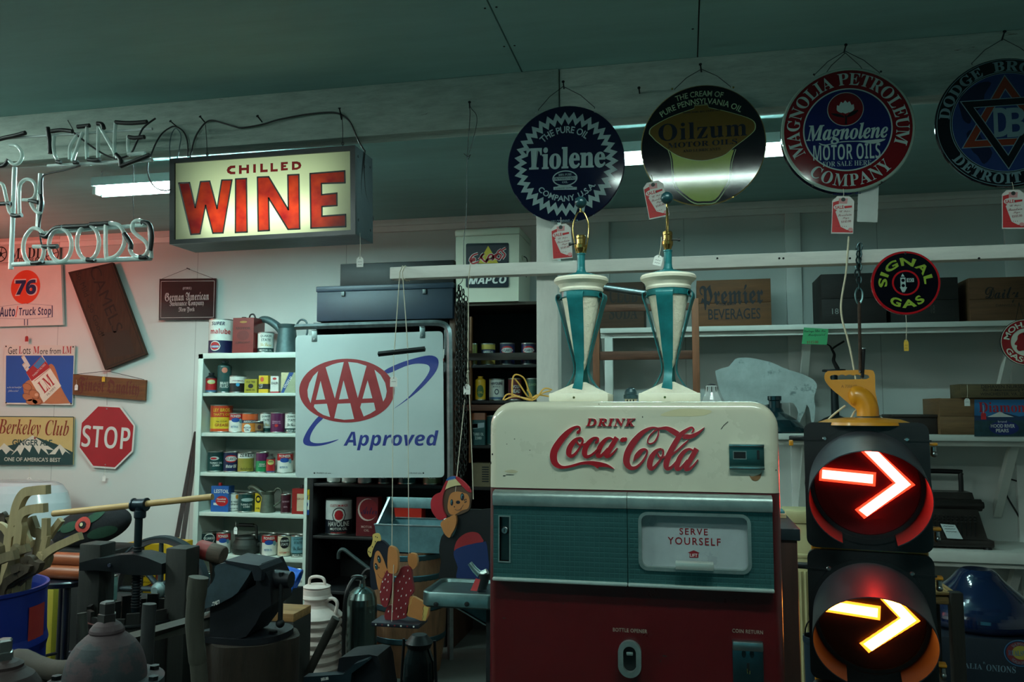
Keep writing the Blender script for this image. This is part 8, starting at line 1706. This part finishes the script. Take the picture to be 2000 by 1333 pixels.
b.build('string', gt_); b = MB(); a, c = at(739, 692, gy)-go_, at(830, 682, gy)-go_; b.tube([tuple(a), tuple(c)], .0105, M((14, 18, 22), .5), 4); b.build('crossbar', gt_)
string_tag(769, 718, gy-.004, 769, 746, 14, 20, 'white tag tied to the left string above the painted girl figure', marks=1)
by_ = 3.06; bo_ = at(900, 1050, by_); bt_ = thing('swing_figure', 'painted wooden boy figure with a red cap and dark jacket, behind the tray', 'wooden figure', bo_); BZ_ = PX(820, 910, 5.333, by_, bo_); HR = M((84, 60, 44), .6, var=.1); SHT = M((150, 34, 40), .5); JKT = M((6, 7, 12), .5, var=.2); PNT = M((18, 40, 92), .5, var=.1)
def face_boy(b):
    b.flat(BZ_.l(spline([(275, 250), (380, 205), (445, 205), (530, 265), (536, 330), (530, 380), (515, 440), (450, 460), (380, 505), (330, 505), (285, 500), (258, 450), (250, 350)], 3, True)), -.0132, HR)
    b.flat(BZ_.l(spline([(335, 287), (400, 266), (470, 282), (508, 300), (528, 360), (512, 440), (450, 462), (380, 503), (325, 500), (300, 440), (308, 350)], 3, True)), -.0136, wsk)
    for cx, cy, a, c in ((452, 322, 20, 40), (343, 380, 15, 34)): b.flat(BZ_.l(EL(cx, cy, a, c)), -.014, PNV); b.flat(BZ_.l(EL(cx-2, cy-4, a*.6, c*.6)), -.0144, M((80, 130, 140), .4)); b.flat(BZ_.l(EL(cx+4, cy+4, a*.4, c*.5)), -.0148, PNV)
    b.flat(BZ_.l(EL(408, 378, 22, 18)), -.014, PNV)
    for x, y in ((475, 355), (490, 350), (492, 372), (480, 378), (370, 425)): b.flat(BZ_.l(EL(x, y, 6, 9, 8)), -.014, PNV)
    b.stroke(BZ_.l(spline([(375, 450), (400, 462), (430, 450), (455, 420), (462, 402)], 3)), .0016, -.014, PNV); b.stroke(BZ_.l([(415, 458), (430, 468), (446, 440)]), .0012, -.014, PNV)
cut(bt_, BZ_, 'head', [(275, 250), (380, 205), (445, 205), (530, 265), (540, 330), (530, 400), (510, 470), (380, 520), (330, 520), (285, 505), (258, 450), (250, 350)], -.0125, .006, HR, face_boy)
def capd(b):
    b.flat(BZ_.l([(385, 133), (310, 152), (278, 246), (330, 222), (385, 205), (446, 200)]), -.0186, M((206, 190, 140), .55)); b.flat(BZ_.l(spline([(288, 152), (318, 116), (380, 105), (386, 132), (340, 146)], 3, True)), -.019, M((40, 90, 150), .5))
    for i in range(5): b.flat(BZ_.l(EL(325+i*13, 144-i*3, 4, 2, 6)), -.0194, WHITE)
    b.stroke(BZ_.l(spline([(290, 180), (268, 260), (252, 350), (258, 450), (290, 525)], 3)), .0014, -.0186, BLACK)
cut(bt_, BZ_, 'cap', [(288, 152), (318, 116), (385, 106), (460, 155), (520, 218), (545, 275), (500, 258), (445, 204), (380, 206), (280, 250), (255, 350), (262, 450), (292, 528), (232, 560), (188, 542), (140, 470), (127, 400), (140, 335), (180, 292), (228, 272), (262, 205)], -.018, -.006, M((170, 26, 40), .5), capd)
cut(bt_, BZ_, 'jacket', [(390, 505), (450, 470), (520, 455), (640, 458), (780, 470), (790, 700), (770, 1000), (740, 1230), (240, 1230), (225, 1000), (205, 880), (230, 740), (290, 690), (340, 740), (390, 640)], -.006, .012, JKT, lambda b: (b.flat(BZ_.l(spline([(362, 890), (385, 790), (450, 722), (530, 690), (610, 700), (650, 750), (660, 795), (520, 825), (420, 850)], 3, True)), -.0066, SHT), b.flat(BZ_.l(spline([(360, 890), (420, 850), (520, 820), (660, 795), (705, 830), (705, 1225), (400, 1225), (400, 1060), (365, 960)], 2, True)), -.0070, PNT)))
cut(bt_, BZ_, 'hand', [(382, 505), (402, 560), (385, 640), (350, 700), (325, 742), (275, 700), (250, 640), (235, 600), (262, 560), (320, 530)], -.026, -.008, wsk)
b = MB(); k9 = lambda x, y: tuple(at(x, y, by_)-bo_)
for L in ([(915, 545), (914, 640), (913, 722), (910, 760), (896, 910), (888, 994)], [(915, 545), (915, 640), (914, 722), (918, 800), (924, 910), (926, 975)]):
    P = [k9(x, y) for x, y in L]; P = [(p[0], -.012 if i > 3 else 0, p[2]) for i, p in enumerate(P)]; b.tube(P, .0017, STRING, 6)
a = at(915, 534, by_)-bo_; b.tube([k9(915, 545), (a.x, RY-by_-.003, RZT-bo_.z+.003), (a.x, RY+.057-by_, RZT-bo_.z+.003), (a.x, RY+.057-by_, RZB-bo_.z-.003), (a.x, RY-by_-.004, RZB-bo_.z-.003)], .002, STRING, 6)
b.sphere(k9(914, 726), .005, STRING, 8, 6); b.build('string', bt_)
string_tag(913, 735, by_-.004, 912, 761, 13, 20, 'white tag tied to the string above the painted boy figure', marks=1)
# ---------------------------------------------------------------- steel tray on an arm beside the machine
ty = 2.7; to_ = at(888, 1165, ty); tzp = PX(700, 1020, 6.346, ty, to_); tt = thing('steel_tray', 'grey metal tray on a bracket at the left of the vending machine', 'tray', to_); tmt = METAL((116, 140, 140), .4, .25)
x0, x1 = tzp.p(775, 900)[0], tzp.p(1700, 900)[0]; z0, z1 = tzp.p(900, 1062)[1], tzp.p(900, 868)[1]; dp = .24
def tray_ring(ins, z): 
    return [(p[0], p[1], z) for p in rrect(x0+ins, x1-ins, 0+ins, dp-ins, .03, 4)]
b = MB(); rows = [tray_ring(.006, z0), tray_ring(0, z0+.006), tray_ring(0, z1-.004), tray_ring(.003, z1), tray_ring(.010, z1-.002), tray_ring(.014, z1-.012)]; n = len(rows[0])
V = [p for r in rows for p in r]; b.add(V, [(j*n+i, j*n+(i+1) % n, (j+1)*n+(i+1) % n, (j+1)*n+i) for j in range(5) for i in range(n)]+[tuple(range(n))[::-1], tuple(5*n+i for i in range(n))], tmt); b.build('pan', tt)
for x in (962, 1345): b = MB(); p = tzp.p(x, 1020); b.lathe([(.008, 0), (.008, .004), (.001, .005)], BLACK, 12, (p[0], 0, p[1]), 'y'); b.build('bolt', tt)
b = MB(); b.prism(tzp.l([(995, 1065), (1300, 1230), (1480, 1345), (1660, 1420), (1720, 1420), (1720, 1062)]), .09, .13, METAL((66, 86, 90), .5, .3)); b.tube([(x, .085, z) for x, z in tzp.l([(995, 1068), (1180, 1165), (1480, 1345), (1660, 1420)])], .004, STEEL, 6); b.build('bracket', tt)
b = MB(); px_ = x1-.02; b.box(px_-.03, px_+.03, .07, .15, -to_.z, z0+.001, IRON, .004); b.build('column', tt)
nz_t = thing('spray_nozzle', 'small metal grip with a red card on the grey tray', 'nozzle', at(938, 1150, ty+.1)); o_ = nz_t.location.copy(); o_.z = to_.z+z1-.011; nz_t.location = o_; b = MB(); P = lambda x, y: tuple(at(700+x/6.346, 1020+y/6.346, ty+.1)-o_)
b.tube([P(1380, 510), P(1440, 590), P(1505, 650)], [.009, .011, .013], METAL((130, 150, 150), .4), 10); b.tube(spline([P(1560, 640), P(1555, 720), P(1530, 800), (P(1530, 840)[0], 0, .004)], 3), [.02, .02, .019, .018, .018, .018, .018, .018, .018, .018], M((18, 24, 26), .45), 12); b.tube([P(1505, 650), P(1560, 640), P(1600, 620)], .012, METAL((150, 164, 160), .3), 8); b.build('body', nz_t)
b = MB(); rq = [P(1475, 685), P(1530, 700), P(1490, 842), P(1408, 835)]; b.add([(x, -.022, z) for x, _, z in rq]+[(x, -.0212, z) for x, _, z in rq], [(3, 2, 1, 0), (4, 5, 6, 7)], M((216, 70, 74), .6)); b.build('red_card', nz_t)
# dark lantern under the tray
ln = at(818, 1320, 3.2); t = thing('lantern', 'dark glass lantern low under the grey tray', 'lantern', (ln.x, 3.2, 0)); lz = at(818, 1240, 3.2).z; k = mpp(818, 1300, 3.2)[0]
b = MB(); b.lathe([(40*k, lz-.30), (42*k, lz-.27), (30*k, lz-.24), (22*k, lz-.235)], M((20, 26, 28), .5, .5), 28); b.lathe([(40*k, 0), (40*k, lz-.30)], M((20, 22, 24), .7), 28); b.build('base', t)
b = MB(); b.lathe([(22*k, lz-.235), (30*k, lz-.17), (28*k, lz-.1), (20*k, lz-.05)], GLASS((40, 52, 54), .8), 28); b.build('globe', t); b = MB(); b.lathe([(22*k, lz-.05), (26*k, lz-.03), (14*k, lz), (.001, lz)], M((20, 26, 28), .5, .5), 24); 
for s in (-1, 1): b.cyl((s*36*k, 0, lz-.28), (s*30*k, 0, lz-.02), .006, IRON, 8)
b.build('cap', t)

# ================================================================ right side, behind and beside the traffic light
# bison cut from sheet metal, on the middle shelf
zo = at(1480, 780, 5.22); ZB = PX(1340, 480, 3.03, 5.22, zo); fzb = (RS[1]-zo.z)
bs = [(172, 742), (215, 725), (255, 715), (290, 672), (340, 663), (400, 668), (500, 690), (580, 725), (640, 745), (700, 765), (755, 795), (775, 830), (766, 870), (757, 905), (764, 950), (760, 1036), (741, 1044), (735, 990), (716, 942), (702, 985), (682, 1025), (668, 1058), (648, 1055), (664, 990), (640, 940), (610, 930), (490, 940), (455, 945)]
low = [(450, None), (425, None), (415, 945), (330, 950), (325, None), (298, None), (290, 960), (240, 935), (215, 900), (190, 830), (178, 780)]
out = ZB.l(spline(bs, 2))+[(ZB.p(x, 1000)[0], fzb) if y is None else ZB.p(x, y) for x, y in low]
b = MB(); b.prism(out, 0, .003, M((176, 188, 186), .5, .1, .3, 5, .05, wear=((120, 134, 134), .55, 4))); tag(b.build('metal_bison', None, zo), 'grey sheet metal bison silhouette on the middle wall shelf', 'cutout')
def shelf_lathe(name, label, cat, cx, Y, zb, prof, m_, n=36):
    k = mpp(cx, 830, Y)[0]; b = MB(); b.lathe([(r*k, h*k) for r, h in prof], m_, n); return tag(b.build(name, None, (at(cx, 830, Y).x, Y, zb)), label, cat)
tgl = M((18, 44, 50), .15, 0, .2, 6, coat=.7)
shelf_lathe('glass_bell', 'dark teal glass bell shape with a neck, on the middle shelf beside the machine', 'glass bell', 1513, 5.25, RS[1], [(60, 0), (60, 3), (56, 12), (44, 26), (28, 36), (19, 42), (15, 50), (15, 64), (17, 66), (17, 74), (.1, 74)], tgl)
t = thing('iron_stand', 'dark iron stand with a twisted branch top behind the yellow hanger', 'stand', (at(1632, 830, 5.28).x, 5.28, RS[1])); k = mpp(1632, 830, 5.28)[0]
b = MB(); b.lathe([(52*k, 0), (52*k, 3*k), (44*k, 16*k), (22*k, 30*k), (8*k, 36*k), (7*k, 100*k), (7*k, 124*k), (23*k, 127*k), (23*k, 131*k), (.001, 132*k)], M((20, 34, 38), .4, .3), 30); b.build('base', t)
b = MB(); b.tube([(x*k, 0, z*k) for x, z in spline([(8, 131), (4, 140), (0, 150), (2, 162), (-2, 172), (-6, 180), (-12, 184)], 3)], [.014-.0006*i for i in range(19)], M((26, 24, 24), .8), 8); b.tube([(x*k, 0, z*k) for x, z in spline([(-2, 174), (6, 180), (16, 186), (22, 190)], 3)], .006, M((26, 24, 24), .8), 6); b.build('branch', t)
# wooden frame and pipe seen between the lamps
t = thing('wooden_rack', 'reddish brown wooden rack standing behind the two lamps', 'rack', Vector((at(1260, 700, 4.6).x, 4.6, 0))); fz_ = PX(0, 0, 1, 4.6, t.location.copy()); fm = WOOD((118, 68, 40), .6, 'z', .3, 5, .15)
for x0, x1 in ((1352, 1366), (1158, 1171)): a = fz_.box(x0, 583, x1, 780); b = MB(); b.box(a[0]-a[2]/2, a[0]+a[2]/2, -.015, .015, 0, a[1]+a[3]/2, fm, .003); b.build('post', t)
for y0, y1 in ((594, 608), (686, 703)): a = fz_.box(1171, y0, 1352, y1); b = MB(); b.box(a[0]-a[2]/2-.0, a[0]+a[2]/2, -.011, .011, a[1]-a[3]/2, a[1]+a[3]/2, WOOD((84, 50, 34), .6, 'x'), .003); b.build('rail', t)
s = MB(); s.tube([tuple(at(x, y, 4.56)) for x, y in ((1140, 556), (1262, 574))], .019, GALV, 14); s.tube([tuple(at(1165, 562, 4.6)), tuple(at(1165, 590, 4.6))], .004, IRON, 6); tag(s.build('metal_pipe'), 'grey metal pipe lying level between the two lamps', 'pipe')
# cabinet right of the machine
cyf = 2.5; ca = at(1563, 1034, cyf); cz_ = ca.z; cw0 = mo.x+HW+.012-.0; ct = thing('cabinet', 'dark reddish brown cabinet with a slate top right of the vending machine', 'cabinet', (ca.x, cyf, 0)); w_c = .36
cw_m = WOOD((62, 36, 28), .5, 'z', .3, 4, .1)
b = MB(); b.box(-w_c, -.008, .008, .44, 0, cz_-.034, cw_m, .003); b.build('body', ct); b = MB(); b.box(-w_c, 0, 0, .45, cz_-.034, cz_, M((34, 46, 52), .35, 0, .2), .003); b.build('top', ct)
b = MB(); a = at(1531, 1004, 2.72); b.box(-.022, .012, -.05, .06, 0, .012, M((190, 170, 130), .7)); b.box(-.02, .01, -.03, .05, .012, .018, M((60, 130, 140), .6)); tag(b.build('notepad', None, (a.x-.004, 2.78, cz_+.001)), 'pale notepad on the slate topped cabinet', 'notepad')
# ivory radiator
ry = 4.1; ra = at(1590, 1240, ry); rt = thing('radiator', 'ivory ribbed heater half hidden behind the traffic light', 'radiator', (ra.x, ry, 0)); im = M((196, 186, 138), .5, 0, .08, 10, .08, wear=((120, 112, 84), .7, 12)); rz = at(1570, 998, ry).z; kr_ = mpp(1570, 1100, ry)[0]
b = MB(); b.box(-48*kr_, 40*kr_, 0, .16, .06, rz-.06, im, .006); b.box(-50*kr_, 42*kr_, -.012, .17, rz-.06, rz, im, .008); b.box(-50*kr_, 42*kr_, -.008, .0, rz*.78, rz*.80, im, .003)
for i in range(9): b.tube([(-42*kr_+i*9.5*kr_, -.002, .12), (-42*kr_+i*9.5*kr_, -.002, rz*.72)], .008, im, 8)
b.build('body', rt)
for s in (-1, 1): b = MB(); b.box(s*38*kr_-.02, s*38*kr_+.02, .02, .14, 0, .062, im, .004); b.build('foot', rt)
bb = at(1600, 1290, 3.4); t = thing('bin', 'dark blue bin low beside the traffic light', 'bin', (bb.x, 3.4, 0)); bz_ = at(1600, 1243, 3.4).z; k = mpp(1600, 1260, 3.4)[0]; b = MB(); b.lathe([(26*k, 0), (29*k, bz_-.03), (31*k, bz_-.02), (31*k, bz_), (28*k, bz_), (25*k, .02), (.001, .02)], M((24, 50, 66), .4), 32); b.build('body', t); b = MB(); b.tube(spline([(-27*k, 0, bz_-.02), (-24*k, -.03, bz_+.05), (0, -.05, bz_+.09), (24*k, -.03, bz_+.05), (27*k, 0, bz_-.02)], 4), .003, BLACK, 6); b.build('bail', t)
# rush seat stool
sy2 = 3.3; sa, sb_ = at(1790, 1172, sy2), at(1866, 1172, sy2); szz = at(1840, 1166, sy2).z; sw = sb_.x-sa.x+.16; sc_ = Vector((sb_.x-sw/2, sy2+sw/2, 0)); rs = thing('rush_stool', 'dark wooden stool with a woven rush seat', 'stool', sc_); lw_ = WOOD((36, 34, 30), .7, 'z', .3)
def rushmat():
    m = M((176, 144, 92), .85, 0, .3, 40, .6, stretch=(1, 14, 14)); return m
b = MB(); rm_ = rushmat(); h = sw/2
for k in range(12):
    f0, f1 = k/12, (k+1)/12; zz = szz+.012*(1-f0)-.004*abs(math.sin(k)); 
    for (ax, ay), (bx_, by2) in (((-1, -1), (1, -1)), ((1, -1), (1, 1)), ((1, 1), (-1, 1)), ((-1, 1), (-1, -1))):
        b.tube([(ax*h*(1-f0*.99), ay*h*(1-f0*.99), zz), (bx_*h*(1-f0*.99), by2*h*(1-f0*.99), zz)], h/22, rm_, 6)
b.box(-h, h, -h, h, szz-.03, szz-.002, rm_, .01); b.build('seat', rs)
for sx in (-1, 1):
    for s2 in (-1, 1): b = MB(); b.box(sx*h-.022, sx*h+.022, s2*h-.022, s2*h+.022, 0, szz+.02, lw_, .006); b.build('leg', rs)
for s2 in (-1, 1):
    b = MB(); b.cyl((-h, s2*h, szz*.42), (h, s2*h, szz*.42), .012, lw_, 10); b.build('rung', rs); b = MB(); b.cyl((s2*h, -h, szz*.55), (s2*h, h, szz*.55), .012, lw_, 10); b.build('rung', rs)
# onion box with a dark blue dome on it
oy = 3.95; oa = at(1850, 1244, oy); oz = oa.z; ow = 1.1; ob_ = thing('produce_box', 'dark printed onion box with an oval emblem', 'box', (oa.x-.12+ow/2, oy, 0)); bo2 = M((14, 24, 38), .5, var=.2); b = MB(); b.box(-ow/2, ow/2, 0, .5, 0, oz, bo2, .004); zz2 = PX(1500, 1000, 4, oy, Vector((oa.x-.12+ow/2, oy, 0))); lt = M((110, 136, 150), .5)
for s_, x0, y0, x1, y1 in (('VIDALIA', 1428, 1178, 1672, 1228), ('ONIONS', 1705, 1198, 1934, 1258)): a = zz2.box(x0, y0, x1, y1); b.text(s_, 'serifb', a[0], a[1], a[2], a[3]*.85, -.001, lt, rot=-.03)
a = zz2.p(1690, 1190); b.text('R', 'gill', a[0], a[1]+.004, .009, .009, -.001, lt)
e = zz2.p(1968, 1107); ke = zz2.k(1968, 1107); em = [M((60, 110, 150), .5), M((20, 34, 64), .5), M((118, 40, 44), .5), M((160, 150, 60), .5)]
b.flat(ell(e[0], e[1], 126*ke, 112*ke, 40), -.001, em[0]); b.flat(ell(e[0], e[1], 118*ke, 104*ke, 40), -.0014, em[1]); b.flat(ell(e[0], e[1], 108*ke, 94*ke, 40), -.0018, em[2]); b.flat(ell(e[0]+10*ke, e[1]+5*ke, 72*ke, 58*ke, 36), -.0022, em[3])
b.text('REALSWEET', 'serifb', e[0]+14*ke, e[1], 215*ke, 44*ke, -.0028, em[0]); b.text("SHUMAN'S", 'gill', e[0], e[1], 130*ke, 26*ke, -.0026, lt, arc=(78*ke, 0)); b.text('VIDALIA ONIONS', 'gill', e[0], e[1], 150*ke, 26*ke, -.0026, lt, arc=(-80*ke, 0)); b.build('carton', ob_)
dk2 = mpp(1930, 1200, oy+.25)[0]; b = MB(); b.lathe([(r*dk2, h_*dk2) for r, h_ in spline([(98, 0), (109, 7), (113, 18), (109, 36), (96, 54), (78, 71), (60, 86), (48, 98), (40, 108), (33, 114), (28, 117)], 3)+[(.1, 117)]], M((14, 30, 62), .12, 0, .12, 8, coat=.8), 48); p = at(1912, 1205, oy+.25)
o = b.build('glass_dome', None, (p.x, oy+.25, oz+.001)); tag(o, 'big dark blue glossy dome shade on the onion box', 'dome shade')
b = MB(); p2 = at(1923, 1144, oy+.02)
# typewriter on the lower shelf
ty2 = RF+.06; tyo = Vector((at(1852, 1080, ty2).x, ty2, RS[2])); TW = PX(1780, 860, 2.818, ty2, tyo); tym = M((44, 38, 35), .4, .3, .3, 8, .05, .2); tw_ = thing('typewriter', 'old dark typewriter with a carrying handle on the lower wall shelf', 'typewriter', tyo)
wx0, wx1 = TW.p(0, 600)[0], TW.p(462, 600)[0]; b = MB(); zb1 = TW.p(100, 545)[1]; b.box(wx0, wx1, 0, .34, .012, zb1, tym, .008)
for x in (wx0+.03, wx1-.03): b.lathe([(.025, 0), (.02, .014)], BLACK, 14, (x, .03, 0))
b.build('base', tw_); b = MB(); bz0, bz1 = zb1, TW.p(100, 300)[1]; x0, x1 = wx0+.01, TW.p(425, 400)[0]
b.add([(x0, .03, bz0), (x1, .03, bz0), (x1, .33, bz0), (x0, .33, bz0), (x0+.01, .16, bz1), (x1-.03, .16, bz1), (x1-.03, .30, bz1), (x0+.01, .30, bz1)], [(0, 1, 5, 4), (1, 2, 6, 5), (2, 3, 7, 6), (3, 0, 4, 7), (4, 5, 6, 7)], tym); b.build('body', tw_)
b = MB(); pz = TW.p(200, 370)[1]; b.tube([(x0-.0, .14, pz), (TW.p(430, 370)[0], .14, pz)], .035, M((40, 36, 34), .3, .3), 20); b.tube([(TW.p(430, 370)[0], .14, pz), (TW.p(445, 370)[0], .14, pz)], .02, BLACK, 14); b.build('platen', tw_)
b = MB(); 
for r_ in range(3):
    for i in range(15): x = x0+.015+i*(TW.p(350, 0)[0]-x0)/15+.005*r_; b.lathe([(.0075, 0), (.0075, .004), (.001, .005)], M((44, 40, 38), .35, .3), 8, (x, .035+.02*r_, TW.p(100, 440)[1]-.012+.014*r_)); b.cyl((x, .04+.02*r_, bz0), (x, .036+.02*r_, TW.p(100, 440)[1]-.012+.014*r_), .002, IRON, 5)
b.build('keys', tw_); b = MB(); hz = TW.p(200, 190)[1]; b.tube(spline([(x0+.0, .25, bz1-.02), (x0+.0, .25, hz-.01), (x0+.03, .25, hz), (TW.p(320, 0)[0], .25, hz), (TW.p(340, 0)[0], .25, hz-.02), (TW.p(340, 0)[0], .25, bz1-.01)], 3), .014, BLACK, 10); b.build('handle', tw_)
b = MB(); cq = TW.l([(168, 465), (250, 472), (282, 545), (195, 540)]); b.add([(cq[0][0], .03, cq[0][1]), (cq[1][0], .03, cq[1][1]), (cq[2][0], -.008, cq[2][1]), (cq[3][0], -.008, cq[3][1])], [(3, 2, 1, 0)], M((190, 200, 200), .7)); 
for i in range(3): b.stroke([(cq[0][0]+.012+.004*i+j*.008, cq[0][1]-.012-.014*i+(.002 if j % 2 else 0)) for j in range(8)], .0022, .02-.008*i, INK)
b.build('note_card', tw_)['label'] = 'white handwritten card leaning on the keys'
